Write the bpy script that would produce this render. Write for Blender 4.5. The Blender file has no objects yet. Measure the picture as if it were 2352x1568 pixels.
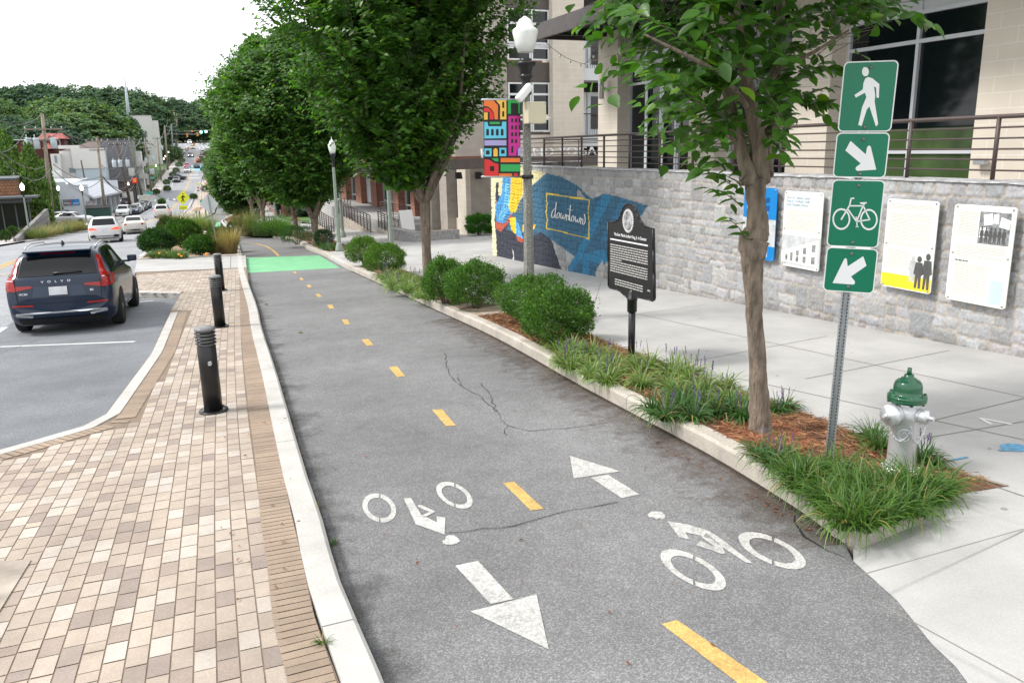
import bpy, bmesh, math, random
import numpy as np
from mathutils import Vector, Matrix
from mathutils.bvhtree import BVHTree
random.seed(7); rng = np.random.default_rng(7)
SC = bpy.context.scene; COL = SC.collection
# ------------------------------------------------------------------ camera
FP, CX, CY = 1829., 1176., 784.          # photo measured on a 2352 px wide copy
def nrm(v): v = np.asarray(v, float); return v/np.linalg.norm(v)
_D = nrm([165., 7520., FP]); _Y = np.array([368-CX, 357-CY, FP]); _Y = nrm(_Y-_D*_Y.dot(_D)); _X = np.cross(_D, _Y)
if _X[0] < 0: _X = -_X
R = np.array([_X, _Y, -_D])
cam = bpy.data.objects.new('camera', bpy.data.cameras.new('camera')); COL.objects.link(cam)
cam.data.sensor_width = 36; cam.data.lens = 36*FP/2352; cam.data.clip_end = 4000; cam.data.clip_start = .05
mw = Matrix.Identity(4)
for i in range(3):
    mw[i][0] = R[i][0]; mw[i][1] = -R[i][1]; mw[i][2] = -R[i][2]
cam.matrix_world = mw; SC.camera = cam
# ------------------------------------------------------------------ sky and light
EXPOSURE = 0.76
SC.view_settings.view_transform = 'Standard'; SC.view_settings.look = 'None'
SC.view_settings.exposure = EXPOSURE; SC.view_settings.gamma = 1
SUN_DIR = nrm([-.72, .25, .85])
w = bpy.data.worlds.new('World'); SC.world = w; w.use_nodes = True
nt = w.node_tree; bg = nt.nodes['Background']
sky = nt.nodes.new('ShaderNodeTexSky'); sky.sky_type = 'NISHITA'; sky.sun_disc = False
sky.sun_elevation = math.asin(SUN_DIR[2]); sky.sun_rotation = math.atan2(SUN_DIR[0], SUN_DIR[1])
sky.air_density = 1.0; sky.dust_density = 2.0
tc = nt.nodes.new('ShaderNodeTexCoord'); nz = nt.nodes.new('ShaderNodeTexNoise'); nz.inputs['Scale'].default_value = 2.2; nz.inputs['Detail'].default_value = 5
mp = nt.nodes.new('ShaderNodeMapping'); mp.inputs['Scale'].default_value = (1, 1, 3.5)
rp = nt.nodes.new('ShaderNodeValToRGB'); rp.color_ramp.elements[0].position = .35; rp.color_ramp.elements[1].position = .65
rp.color_ramp.elements[0].color = (11.6, 11.9, 12.4, 1); rp.color_ramp.elements[1].color = (13.6, 13.7, 13.9, 1)
mx = nt.nodes.new('ShaderNodeMix'); mx.data_type = 'RGBA'; mx.inputs[0].default_value = .88
L = nt.links.new
L(tc.outputs['Generated'], mp.inputs[0]); L(mp.outputs[0], nz.inputs['Vector']); L(nz.outputs[0], rp.inputs[0])
L(sky.outputs[0], mx.inputs[6]); L(rp.outputs[0], mx.inputs[7]); L(mx.outputs[2], bg.inputs[0]); bg.inputs[1].default_value = .085
sl = bpy.data.lights.new('sun', 'SUN'); sl.energy = 2.0; sl.angle = math.radians(11); sl.color = (1, .96, .9)
so = bpy.data.objects.new('sun', sl); COL.objects.link(so)
so.rotation_euler = Vector(SUN_DIR).to_track_quat('Z', 'Y').to_euler()
# ------------------------------------------------------------------ ground profile and photo-to-place helpers
PY = [-60, 0, 20, 57, 72, 118, 150, 180, 220, 260, 300, 330, 368, 400, 420, 450, 3000]
PZ = [.8, -2.4, -3.45, -5.35, -6.2, -8.2, -8.9, -8.7, -7.3, -4.9, -2.3, -.1, 2.3, 4.9, 5.3, 5.5, 5.5]
def G(y): return float(np.interp(y, PY, PZ))
def ray(u, v): return R@nrm([u-CX, v-CY, FP])
def gp(u, v, h=0.):
    d = ray(u, v)
    for i in range(len(PY)-1):
        b = (PZ[i+1]-PZ[i])/(PY[i+1]-PY[i]); a = PZ[i]-b*PY[i]+h; den = d[2]-b*d[1]
        if abs(den) < 1e-9: continue
        t = a/den
        if t > 0 and PY[i] <= d[1]*t <= PY[i+1]: return Vector(d*t)
    return Vector(d*400)
def atY(u, v, Y): d = ray(u, v); return Vector(d*(Y/d[1]))
def atX(u, v, X): d = ray(u, v); return Vector(d*(X/d[0]))
def gxy(pts, h=0.): return [tuple(gp(u, v, h)[:2]) for u, v in pts]
# ------------------------------------------------------------------ materials
MATS = {}
def M(name, col=(.5, .5, .5), rough=.7, metal=0, var=.12, scale=4, bump=0, bscale=60, spec=.5, vcol=False, emit=0, coat=0, trans=0, det=4, pattern=None, bdist=.01, ecol=None, stretch=None):
    if name in MATS: return MATS[name]
    m = bpy.data.materials.new(name); m.use_nodes = True; t = m.node_tree; N = t.nodes; P = N['Principled BSDF']; ln = t.links.new
    P.inputs['Roughness'].default_value = rough; P.inputs['Metallic'].default_value = metal
    P.inputs['Specular IOR Level'].default_value = spec; P.inputs['Coat Weight'].default_value = coat
    co = N.new('ShaderNodeTexCoord')
    if stretch:
        sm_ = N.new('ShaderNodeMapping'); sm_.inputs['Scale'].default_value = stretch; ln(co.outputs['Object'], sm_.inputs[0]); co = type('C', (), {'outputs': {'Object': sm_.outputs[0]}})
    if vcol:
        a = N.new('ShaderNodeAttribute'); a.attribute_name = 'Col'; src = a.outputs['Color']
    else:
        a = N.new('ShaderNodeRGB'); a.outputs[0].default_value = (*col, 1); src = a.outputs[0]
    if pattern: src, hb = pattern(t, co, src)
    else: hb = None
    if var:
        n = N.new('ShaderNodeTexNoise'); n.inputs['Scale'].default_value = scale; n.inputs['Detail'].default_value = det; ln(co.outputs['Object'], n.inputs['Vector'])
        r = N.new('ShaderNodeMapRange'); r.inputs[1].default_value = .3; r.inputs[2].default_value = .7; r.inputs[3].default_value = 1-var; r.inputs[4].default_value = 1+var
        ln(n.outputs[0], r.inputs[0])
        x = N.new('ShaderNodeVectorMath'); x.operation = 'SCALE'; ln(src, x.inputs[0]); ln(r.outputs[0], x.inputs['Scale']); src = x.outputs[0]
    ln(src, P.inputs['Base Color'])
    if emit:
        P.inputs['Emission Strength'].default_value = emit; P.inputs['Emission Color'].default_value = (*(ecol or col), 1)
    if bump or hb:
        b = N.new('ShaderNodeBump'); b.inputs['Strength'].default_value = bump or .4; b.inputs['Distance'].default_value = bdist
        if hb: ln(hb, b.inputs['Height'])
        else:
            n2 = N.new('ShaderNodeTexNoise'); n2.inputs['Scale'].default_value = bscale; n2.inputs['Detail'].default_value = 3; ln(co.outputs['Object'], n2.inputs['Vector']); ln(n2.outputs[0], b.inputs['Height'])
        ln(b.outputs[0], P.inputs['Normal'])
    if trans:
        o = N['Material Output']; tr = N.new('ShaderNodeBsdfTranslucent'); s = N.new('ShaderNodeMixShader'); s.inputs[0].default_value = trans
        y = N.new('ShaderNodeVectorMath'); y.operation = 'MULTIPLY'; y.inputs[1].default_value = (1.5, 1.9, .55); ln(src, y.inputs[0]); ln(y.outputs[0], tr.inputs[0])
        ln(P.outputs[0], s.inputs[1]); ln(tr.outputs[0], s.inputs[2]); ln(s.outputs[0], o.inputs[0])
    MATS[name] = m; return m
def brickpat(w_, h_, mortar, c2f=.82, msize=.012):
    def f(t, co, src):
        N = t.nodes; ln = t.links.new
        s = N.new('ShaderNodeSeparateXYZ'); ln(co.outputs['Object'], s.inputs[0]); a = N.new('ShaderNodeMath'); ln(s.outputs[0], a.inputs[0]); ln(s.outputs[1], a.inputs[1])
        c = N.new('ShaderNodeCombineXYZ'); ln(a.outputs[0], c.inputs[0]); ln(s.outputs[2], c.inputs[1])
        b = N.new('ShaderNodeTexBrick'); b.inputs['Scale'].default_value = 1; b.inputs['Brick Width'].default_value = w_; b.inputs['Row Height'].default_value = h_
        b.inputs['Mortar Size'].default_value = msize; b.inputs['Mortar Smooth'].default_value = .2; b.inputs['Bias'].default_value = -.1; b.inputs['Mortar'].default_value = (*mortar, 1)
        x = N.new('ShaderNodeVectorMath'); x.operation = 'SCALE'; x.inputs['Scale'].default_value = c2f; ln(src, x.inputs[0])
        ln(c.outputs[0], b.inputs['Vector']); ln(src, b.inputs['Color1']); ln(x.outputs[0], b.inputs['Color2'])
        iv = N.new('ShaderNodeMath'); iv.operation = 'SUBTRACT'; iv.inputs[0].default_value = 1; ln(b.outputs['Fac'], iv.inputs[1])
        return b.outputs['Color'], iv.outputs[0]
    return f
def speck(scale, lo, hi, big=.35, bigs=.7):
    def f(t, co, src):
        N = t.nodes; ln = t.links.new
        v = N.new('ShaderNodeTexVoronoi'); v.inputs['Scale'].default_value = scale; ln(co.outputs['Object'], v.inputs['Vector'])
        s = N.new('ShaderNodeSeparateColor'); ln(v.outputs['Color'], s.inputs[0])
        pw = N.new('ShaderNodeMath'); pw.operation = 'POWER'; pw.inputs[1].default_value = 2.2; ln(s.outputs[0], pw.inputs[0])
        r = N.new('ShaderNodeMapRange'); r.inputs[3].default_value = lo; r.inputs[4].default_value = hi; ln(pw.outputs[0], r.inputs[0])
        n = N.new('ShaderNodeTexNoise'); n.inputs['Scale'].default_value = bigs; n.inputs['Detail'].default_value = 6; n.inputs['Roughness'].default_value = .6; ln(co.outputs['Object'], n.inputs['Vector'])
        r2 = N.new('ShaderNodeMapRange'); r2.inputs[1].default_value = .3; r2.inputs[2].default_value = .7; r2.inputs[3].default_value = 1-big; r2.inputs[4].default_value = 1+big*.6; ln(n.outputs[0], r2.inputs[0])
        m = N.new('ShaderNodeMath'); m.operation = 'MULTIPLY'; ln(r.outputs[0], m.inputs[0]); ln(r2.outputs[0], m.inputs[1])
        x = N.new('ShaderNodeVectorMath'); x.operation = 'SCALE'; ln(src, x.inputs[0]); ln(m.outputs[0], x.inputs['Scale'])
        return x.outputs[0], s.outputs[0]
    return f
m_lane = M('lane_asphalt', (.196, .195, .197), .85, var=.08, scale=5, pattern=speck(130, .72, 1.55, .3, .4), bump=.5, bdist=.004)
m_street = M('street_asphalt', (.27, .276, .29), .85, var=.08, scale=3, pattern=speck(60, .75, 1.6, .18, .35), bump=.3, bdist=.004)
m_conc = M('concrete', (.415, .408, .395), .85, var=.06, scale=.6, bump=.12, bscale=140, bdist=.003, pattern=speck(220, .9, 1.08, .16, 1.1))
m_kerb = M('kerb_concrete', (.5, .455, .395), .9, var=.16, scale=3, bump=.5, bscale=70, bdist=.006, pattern=speck(150, .8, 1.15, .16, 2.2))
m_kerbw = M('pale_kerb_concrete', (.5, .485, .455), .9, var=.1, scale=3, bump=.4, bscale=70, bdist=.005, pattern=speck(150, .88, 1.08, .12, 2.2))
m_paver = M('paver', vcol=True, rough=.85, pattern=speck(170, .88, 1.08, .22, 1.1), var=.06, scale=9, bump=.3, bscale=160, bdist=.003)
m_grout = M('grout', (.06, .045, .035), .95)
m_mulch = M('mulch', (.16, .075, .042), .95, var=.45, scale=25, bump=1, bscale=60, bdist=.03, det=8)
m_soil = M('terrain_soil', (.09, .1, .045), .95, var=.4, scale=.3)
m_grass = M('lawn', (.06, .13, .02), .9, var=.3, scale=2, bump=.6, bscale=40)
m_white = M('white_marking', (.62, .61, .58), .8, pattern=speck(90, .62, 1.05, .25, 5), var=.1, scale=18)
m_yellow = M('yellow_marking', (.66, .43, .14), .8, pattern=speck(90, .7, 1.05, .2, 5), var=.1, scale=18)
m_green = M('green_lane_paint', (.19, .5, .26), .7, pattern=speck(60, .85, 1.08, .15, 1.5), var=.08)
m_blue = M('pale_blue_paint', (.2, .42, .52), .8, var=.15)
m_black = M('black_paint', (.008, .008, .009), .32, var=0, spec=.5)
m_dark = M('dark_rubber', (.012, .012, .013), .8, var=.2, scale=20)
m_steel = M('galvanised_steel', (.42, .44, .46), .45, metal=.7, var=.15, scale=30)
m_pole = M('green_grey_pole', (.23, .27, .23), .6, var=.12, scale=12)
m_agg = M('aggregate_pole', (.3, .3, .27), .8, var=.1, pattern=speck(160, .35, 1.5, .1, 4))
m_bronze = M('bronze_rail', (.07, .048, .044), .5, var=.1)
m_glassw = M('globe_glass', (.75, .77, .74), .18, var=0, spec=.6)
m_lit = M('lit_globe', (.9, .85, .75), .3, var=0, emit=3.5, ecol=(1, .86, .66))
m_bark = M('bark', (.19, .15, .115), .95, var=.5, scale=16, bump=1, bscale=30, bdist=.035, stretch=(1, 1, .28), det=8)
m_leafN = M('near_leaf', vcol=True, rough=.38, var=.2, scale=3, trans=.42, spec=.45)
m_leaf = M('leaf', vcol=True, rough=.5, var=.22, scale=2, trans=.34, spec=.4)
m_blade = M('grass_blade', vcol=True, rough=.5, var=.15, scale=8, trans=.3)
m_needle = M('far_leaf', vcol=True, rough=.8, var=.25, scale=.6, trans=.18, spec=.15)
# ------------------------------------------------------------------ mesh tools
def link(o, parent=None):
    COL.objects.link(o)
    if parent is not None: o.parent = parent
    return o
def tag(o, label=None, cat=None, group=None, kind=None):
    if label: o['label'] = label
    if cat: o['category'] = cat
    if group: o['group'] = group
    if kind: o['kind'] = kind
    return o
def empty(name, loc=(0, 0, 0), rz=0, label=None, cat=None, group=None):
    o = bpy.data.objects.new(name, None); o.empty_display_size = .2; o.location = loc; o.rotation_euler = (0, 0, rz); link(o)
    return tag(o, label, cat, group)
def wloc(p):
    v = Vector((0, 0, 0))
    while p is not None: v = v+p.location; p = p.parent
    return v
def npmesh(name, V, F, mat, parent=None, C=None, smooth=False, loc=None):
    V = np.asarray(V, np.float32); F = np.asarray(F, np.int32); me = bpy.data.meshes.new(name)
    k = F.shape[1]; me.vertices.add(len(V)); me.vertices.foreach_set('co', V.ravel())
    me.loops.add(F.size); me.loops.foreach_set('vertex_index', F.ravel())
    me.polygons.add(len(F)); me.polygons.foreach_set('loop_start', np.arange(0, F.size, k, dtype=np.int32)); me.polygons.foreach_set('loop_total', np.full(len(F), k, np.int32))
    if smooth: me.polygons.foreach_set('use_smooth', np.ones(len(F), bool))
    me.update(calc_edges=True)
    if C is not None:
        C = np.asarray(C, np.float32); C = np.hstack([C, np.ones((len(C), 1), np.float32)]); a = me.color_attributes.new('Col', 'FLOAT_COLOR', 'POINT'); a.data.foreach_set('color', C.ravel())
    me.materials.append(mat); o = bpy.data.objects.new(name, me)
    if loc is not None: o.location = loc
    return link(o, parent)
class MB:
    def __init__(s): s.V = []; s.F = []; s.C = []; s.S = []
    def add(s, V, F, c=None, smooth=False):
        n = len(s.V); s.V += [tuple(v) for v in V]; s.F += [tuple(i+n for i in f) for f in F]; s.C += [c or (.5, .5, .5)]*len(V); s.S += [smooth]*len(F); return s
    def box(s, c, d, m=None, col=None, ch=0):
        x, y, z = d[0]/2, d[1]/2, d[2]/2
        V = [Vector((a*x, b*y, e*z)) for a in (-1, 1) for b in (-1, 1) for e in (-1, 1)]
        if m is not None: V = [m@v for v in V]
        V = [v+Vector(c) for v in V]
        return s.add(V, [(0, 1, 3, 2), (4, 6, 7, 5), (0, 4, 5, 1), (2, 3, 7, 6), (0, 2, 6, 4), (1, 5, 7, 3)], col)
    def b2(s, lo, hi, col=None): return s.box([(a+b)/2 for a, b in zip(lo, hi)], [abs(b-a) for a, b in zip(lo, hi)], None, col)
    def tube(s, P, r, n=8, cap=True, col=None, smooth=True, noise=0):
        P = [Vector(p) for p in P]; r = r if isinstance(r, (list, tuple)) else [r]*len(P); V = []; F = []; a = None
        for i, p in enumerate(P):
            d = (P[min(i+1, len(P)-1)]-P[max(i-1, 0)]).normalized()
            if a is None: a = d.orthogonal().normalized()
            a = (a-d*a.dot(d)).normalized(); b = d.cross(a)
            for k in range(n):
                t = 2*math.pi*k/n; rr = r[i]*(1+noise*(random.random()-.5)); V.append(p+(a*math.cos(t)+b*math.sin(t))*rr)
        for i in range(len(P)-1):
            for k in range(n): F.append((i*n+k, i*n+(k+1) % n, (i+1)*n+(k+1) % n, (i+1)*n+k))
        s.add(V, F, col, smooth)
        if cap: m = len(s.V)-len(V); s.F += [tuple(m+k for k in range(n))[::-1], tuple(m+(len(P)-1)*n+k for k in range(n))]; s.S += [False]*2
        return s
    def lathe(s, prof, n=20, o=(0, 0, 0), m=None, col=None, smooth=True, flute=None):
        V = []; F = []
        for r_, z in prof:
            for k in range(n):
                t = 2*math.pi*k/n; q = r_*(1+(flute*math.cos(k*math.pi) if flute else 0)); v = Vector((q*math.cos(t), q*math.sin(t), z))
                if m is not None: v = m@v
                V.append(v+Vector(o))
        for i in range(len(prof)-1):
            for k in range(n): F.append((i*n+k, i*n+(k+1) % n, (i+1)*n+(k+1) % n, (i+1)*n+k))
        F += [tuple(range(n))[::-1], tuple((len(prof)-1)*n+k for k in range(n))]
        s.add(V, F, col, smooth); s.S[-1] = s.S[-2] = False; return s
    def prism(s, poly, fr, t0, t1, col=None):   # fr(x, y, t) -> point
        n = len(poly); V = [fr(x, y, t0) for x, y in poly]+[fr(x, y, t1) for x, y in poly]
        return s.add(V, [tuple(range(n))[::-1], tuple(range(n, 2*n))]+[(i, (i+1) % n, n+(i+1) % n, n+i) for i in range(n)], col)
    def build(s, name, mat, parent=None, world=False, loc=None, bevel=0, fix=True):
        V = s.V
        off = Vector((0, 0, 0))
        if world and parent is not None: off = wloc(parent)
        if loc is not None: off = Vector(loc)
        V = [tuple(Vector(v)-off) for v in V]
        me = bpy.data.meshes.new(name); me.from_pydata(V, [], s.F); me.update()
        me.polygons.foreach_set('use_smooth', s.S)
        if fix:
            b = bmesh.new(); b.from_mesh(me); bmesh.ops.recalc_face_normals(b, faces=b.faces); b.to_mesh(me); b.free()
        a = me.color_attributes.new('Col', 'FLOAT_COLOR', 'POINT'); a.data.foreach_set('color', np.hstack([np.array(s.C, np.float32), np.ones((len(s.C), 1), np.float32)]).ravel())
        me.materials.append(mat); o = bpy.data.objects.new(name, me)
        if loc is not None: o.location = loc
        link(o, parent)
        if bevel:
            md = o.modifiers.new('b', 'BEVEL'); md.width = bevel; md.segments = 2; md.limit_method = 'ANGLE'
        return o
def text(name, s, size, mat, parent, mtx, ext=.002, sx=1, align='LEFT', bold=0):
    c = bpy.data.curves.new(name, 'FONT'); c.body = s; c.size = size; c.extrude = ext; c.align_x = align; c.offset = bold; c.resolution_u = 3
    o = bpy.data.objects.new(name, c); COL.objects.link(o); bpy.context.view_layer.update()
    me = bpy.data.meshes.new_from_object(o.evaluated_get(bpy.context.evaluated_depsgraph_get())); bpy.data.objects.remove(o)
    me.transform(mtx@Matrix.Diagonal((sx, 1, 1, 1))); me.materials.clear(); me.materials.append(mat); o = bpy.data.objects.new(name, me); return link(o, parent)
def frame(o, ex, ey): # matrix with local x=ex, y=ey at origin o
    ex = Vector(ex).normalized(); ey = Vector(ey); ey = (ey-ex*ey.dot(ex)).normalized(); ez = ex.cross(ey)
    m = Matrix.Identity(4)
    for i in range(3): m[i][0] = ex[i]; m[i][1] = ey[i]; m[i][2] = ez[i]; m[i][3] = o[i]
    return m
def copy_tree(o, parent=None):
    c = o.copy(); COL.objects.link(c)
    if parent is not None: c.parent = parent
    for ch in o.children: copy_tree(ch, c)
    return c
def sheet(name, polys, h, mat, kind='structure', parent=None, hf=None):
    """polygon(s) of place xy laid on the ground profile at height h"""
    b = bmesh.new()
    for p in polys:
        f = b.faces.new([b.verts.new((x, y, 0)) for x, y in p]); 
    bmesh.ops.triangulate(b, faces=b.faces[:])
    ys = [v.co.y for v in b.verts]
    for y in PY[1:-1]:
        if min(ys) < y < max(ys): bmesh.ops.bisect_plane(b, geom=b.verts[:]+b.edges[:]+b.faces[:], plane_co=(0, y, 0), plane_no=(0, 1, 0))
    for v in b.verts: v.co.z = G(v.co.y)+h+(hf(v.co.x, v.co.y) if hf else 0)
    bmesh.ops.recalc_face_normals(b, faces=b.faces)
    for f in b.faces:
        if f.normal.z < 0: f.normal_flip()
    me = bpy.data.meshes.new(name); b.to_mesh(me); b.free(); me.materials.append(mat); o = link(bpy.data.objects.new(name, me), parent)
    if kind: o['kind'] = kind
    return o
def resample(pts, step):
    pts = [Vector(p) for p in pts]; out = [pts[0]]; carry = 0
    for a, b in zip(pts, pts[1:]):
        l = (b-a).length
        if l < 1e-6: continue
        t = step-carry
        while t < l: out.append(a+(b-a)*(t/l)); t += step
        carry = l-(t-step)
    if (out[-1]-pts[-1]).length > .02: out.append(pts[-1])
    return out
def smooth2(pts, k=2):
    for _ in range(k):
        q = [pts[0]]
        for a, b in zip(pts, pts[1:]): a = Vector(a); b = Vector(b); q += [a*.75+b*.25, a*.25+b*.75]
        pts = q+[pts[-1]]
    return [tuple(p) for p in pts]
def kerb(name, pts, w, h, mat, side=1, joint=3.0, h0=-.06, step=.5, kind='structure', jit=0):
    """kerb along pts; width w to the given side (+1 left of travel)"""
    P = resample([Vector(p).to_2d() for p in pts], step); mb = MB(); sec = []; dist = 0
    def flush(sec):
        if len(sec) < 2: return
        V = []; n = 5
        for p, q in sec:
            z = G(p.y); a = random.uniform(-jit, jit)
            for s_, e in ((0, h0), (.0, h-.025), (.025, h), (w-.01, h), (w, h0)):
                V.append((p.x+q.x*s_, p.y+q.y*s_, z+e+(a if e > 0 else 0)))
        F = [(i*n+k, i*n+k+1, (i+1)*n+k+1, (i+1)*n+k) for i in range(len(sec)-1) for k in range(n-1)]
        F += [tuple(range(n)), tuple((len(sec)-1)*n+k for k in range(n))[::-1]]
        mb.add(V, F)
    for i, p in enumerate(P):
        d = (P[min(i+1, len(P)-1)]-P[max(i-1, 0)]).normalized(); q = Vector((-d.y, d.x))*side
        if i: dist += (P[i]-P[i-1]).length
        if dist > joint and len(sec) > 1:
            sec.append((p-d*.006, q)); flush(sec); sec = [(p+d*.006, q)]; dist = 0
        else: sec.append((p, q))
    flush(sec)
    o = mb.build(name, mat)
    if kind: o['kind'] = kind
    return o
def inpoly(x, y, poly):
    c = False; j = len(poly)-1
    for i in range(len(poly)):
        xi, yi = poly[i]; xj, yj = poly[j]
        if (yi > y) != (yj > y) and x < (xj-xi)*(y-yi)/(yj-yi)+xi: c = not c
        j = i
    return c
def inpoly_np(x, y, poly):
    c = np.zeros(x.shape, bool); j = len(poly)-1
    for i in range(len(poly)):
        xi, yi = poly[i]; xj, yj = poly[j]
        if yi != yj: c ^= ((yi > y) != (yj > y)) & (x < (xj-xi)*(y-yi)/(yj-yi)+xi)
        j = i
    return c
# ================================================================== THE SETTING
LLpx = [(870,1568),(804,1423),(770,1331),(749,1238),(711,1130),(700,1092),(673,1000),(635,864),(602,767),(594,718),(572,660),(561,622),(557,593),(549,563)]
LRpx = [(1940,1250),(1870,1195),(1770,1130),(1640,1050),(1500,975),(1330,885),(1250,838),(1130,770),(1000,712),(880,655),(800,620),(740,585),(706,574),(692,563),(664,550),(627,547)]
LL = [(.62, .4)]+gxy(LLpx); LR = gxy(LRpx)
FL = gxy([(2140,1480),(2060,1380),(1960,1290)])          # flare of the asphalt at lower right
LLs = smooth2(LL, 2); LRs = smooth2(LR, 2)
lane_poly = LLs+[(2.6,60),(2.7,80),(2.9,94),(6.5,125),(11.3,196),(13.2,230),(17,300),(19.3,300),(15.6,230),(14.3,195),(8.8,123),(5.1,90),(4.3,77.6),(4.4,60),(4.2,54.1),(5.7,49.8)]+LRs[::-1]+FL[::-1]+[(3.3,2.3),(2.9,1.6),(2.6,.4)]
# one ground sheet to the horizon
gx = [-900,-400,-200,-120,-80,-60,-45,-30,-22,-16,-11,0,9,16,30,60,120,400,900]; gy = sorted(set([-60]+PY[1:-1]+[35,90,105,240,280,350,500,600,800,1500,3000]))
def bumpz(x, y):
    k = max(0, min(1, (-x-18)/70)); a = max(0, min(1, (y-90)/120)); b = max(0., min(1., (y-430)/200)); r = max(0, min(1, (x-26)/40))*max(0, min(1, (y-80)/60))
    return k*a*(max(0, 4.0-G(y))*1.0)+b*6*1.0+r*2*(1-b)
V = [(x, y, G(y)-.12+bumpz(x, y)) for y in gy for x in gx]; n = len(gx)
F = [(j*n+i, j*n+i+1, (j+1)*n+i+1, (j+1)*n+i) for j in range(len(gy)-1) for i in range(n-1)]
npmesh('ground', V, F, m_soil)['kind'] = 'structure'
SR = [(-.62,9.3),(-.35,13.2),(-.05,17.9),(.2,21.6),(-.9,22.4),(-1.25,29),(-1.3,35.7),(-.95,41.7),(-1.5,52.5),(-.3,75),(.6,100),(2.2,126),(5.7,180),(7.1,203),(9.3,229.5),(15.2,322),(18,370)]
SL = [(12,372),(9.5,345),(7.3,318),(5.5,298),(2.8,262),(1.4,241),(.3,229),(-.7,208),(-1.6,190),(-3,165),(-5.2,140),(-6.6,115),(-7.5,90),(-9.7,67),(-10.8,58),(-11.5,20),(-11.5,.4)]
sheet('street', [[(-11.5,.4),(-4,.4),(-4,7.15),(-1.7,8.5)]+SR+[(60,372),(60,415),(22,415),(26,470),(15,470),(13,415),(-30,415),(-30,372)]+SL[:-1]], 0, m_street)
sheet('bike_lane', [lane_poly], .004, m_lane)
sheet('parking_bay', [[(-11.4,.5),(-4.02,.5),(-4.02,7.1),(-1.75,8.45),(-.66,9.3),(-.38,13.2),(-.08,17.9),(.17,21.5),(-.95,22.3),(-3.3,22.3),(-3.5,9.6),(-11.4,5)]], .003, M('bay_asphalt', (.165, .175, .188), .85, var=.12, scale=1.5, pattern=speck(110, .8, 1.45, .2, .5), bump=.3, bdist=.004))
# pavements
BK = [(-4,7.15)]+gxy([(0,1032),(228,967),(347,810),(390,718),(413,673),(316,671)],.13)
kerbL = gxy([(781,1568),(721,1407),(700,1293),(667,1163),(651,1065),(618,929),(589,788),(578,729)],.13)
pav_poly = [(-4,.4),(.42,.4)]+kerbL+[(1.85,22.9),(2.25,28.0)]+[(-1.2,29.6)]+BK[::-1]
sheet('paver_bed', [pav_poly], .118, M('paver_sand', (.2, .15, .11), .95))
LW = [(x-.05, y) for x, y in LLs if y < 46]
kerb('lane_kerb', [p for p in LLs if p[1] < 45], .2, .135, m_kerbw, side=1)
kerb('bay_kerb', BK[:5], .17, .135, m_kerbw, side=-1, joint=2.4)
kerb('bay_end_kerb', [BK[5], BK[6]], .14, .15, m_kerbw, side=-1)
# pavers laid brick by brick
PV, PF, PC = [], [], []
def brick(c, ex, ey, a, b, col, k0=0):
    k = k0+random.uniform(-.001, .001); q = []
    for s, t in ((-a, -b), (a, -b), (a, b), (-a, b)):
        x = c[0]+ex[0]*s+ey[0]*t; y = c[1]+ex[1]*s+ey[1]*t; q.append((x, y, G(y)+.1245+k))
    n = len(PV); PV.extend(q); PF.append((n, n+1, n+2, n+3)); PC.extend([col]*4)
def jit(c, s=.06): f = 1+random.uniform(-s, s); return tuple(a*f for a in c)
edge = resample([Vector(p) for p in smooth2([(.42, .4)]+kerbL+[(1.85,22.9),(2.22,28.0)], 2)], .01)
def along(i): 
    i = max(0, min(len(edge)-2, i)); d = (edge[min(i+8, len(edge)-1)]-edge[max(i-8, 0)]).normalized(); return edge[i], d, Vector((-d.y, d.x))
sold = (.33, .25, .185)
for i in range(0, len(edge)-6, 7):
    p, d, q = along(i+3); brick(p+q*.115, q, d, .108, .0315, jit(sold, .09))
bayin = [Vector(p) for p in BK[:5]]
bl = resample(bayin, .072)
for i, p in enumerate(bl[:-1]):
    d = (bl[i+1]-p).normalized(); q = Vector((d.y, -d.x)); c = p+d*.03+q*.25
    if p.y > 2: brick(c, q, d, .1, .032, jit(sold, .09))
seg = [(bayin[i], bayin[i+1]) for i in range(4)]
def dseg(p):
    m = 9
    for a, b in seg:
        t = max(0, min(1, (p-a).dot(b-a)/(b-a).length_squared)); m = min(m, (p-a-(b-a)*t).length)
    return m
cw = .109
_f = np.polyfit([p.y for p in edge], [p.x for p in edge], 3)
edge = [Vector((float(np.polyval(_f, y)), y)) for y in np.arange(.3, 28.2, .01)]
def along(i):
    y = edge[max(0, min(len(edge)-2, i))]; d = Vector((float(np.polyval(np.polyder(_f), y.y)), 1)).normalized(); return y, d, Vector((-d.y, d.x))
for c in range(46):
    off = .225+cw*(c+.5); i = -random.randint(0, 20)
    while i < len(edge)+40:
        L_ = 19 if random.random() < .93 else 10; ii = i+L_//2
        if ii < 0 or ii >= len(edge)-2: i += L_; continue
        p, d, q = along(ii); x = p+q*off
        if inpoly(x.x, x.y, pav_poly) and (x.y > 22.3 or dseg(x) > .36+cw*.3):
            r = random.random(); col = (.48, .425, .37) if r < .18 else (.3, .245, .21) if r < .27 else (.335, .27, .225) if r < .36 else (.405, .335, .272) if r < .75 else (.435, .365, .3)
            brick(x, q, d, cw/2-.004, L_*.005-.004, jit(col, .05), -.003)
        i += L_
npmesh('brick_pavement', PV, PF, m_paver, C=PC)['kind'] = 'structure'
sheet('utility_cover', [gxy([(-60,1290),(72,1284),(0,1400),(-60,1480)], .13)], .130, M('stained_concrete', (.33,.285,.24), .9, var=.35, scale=4))['kind'] = 'structure'
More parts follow.
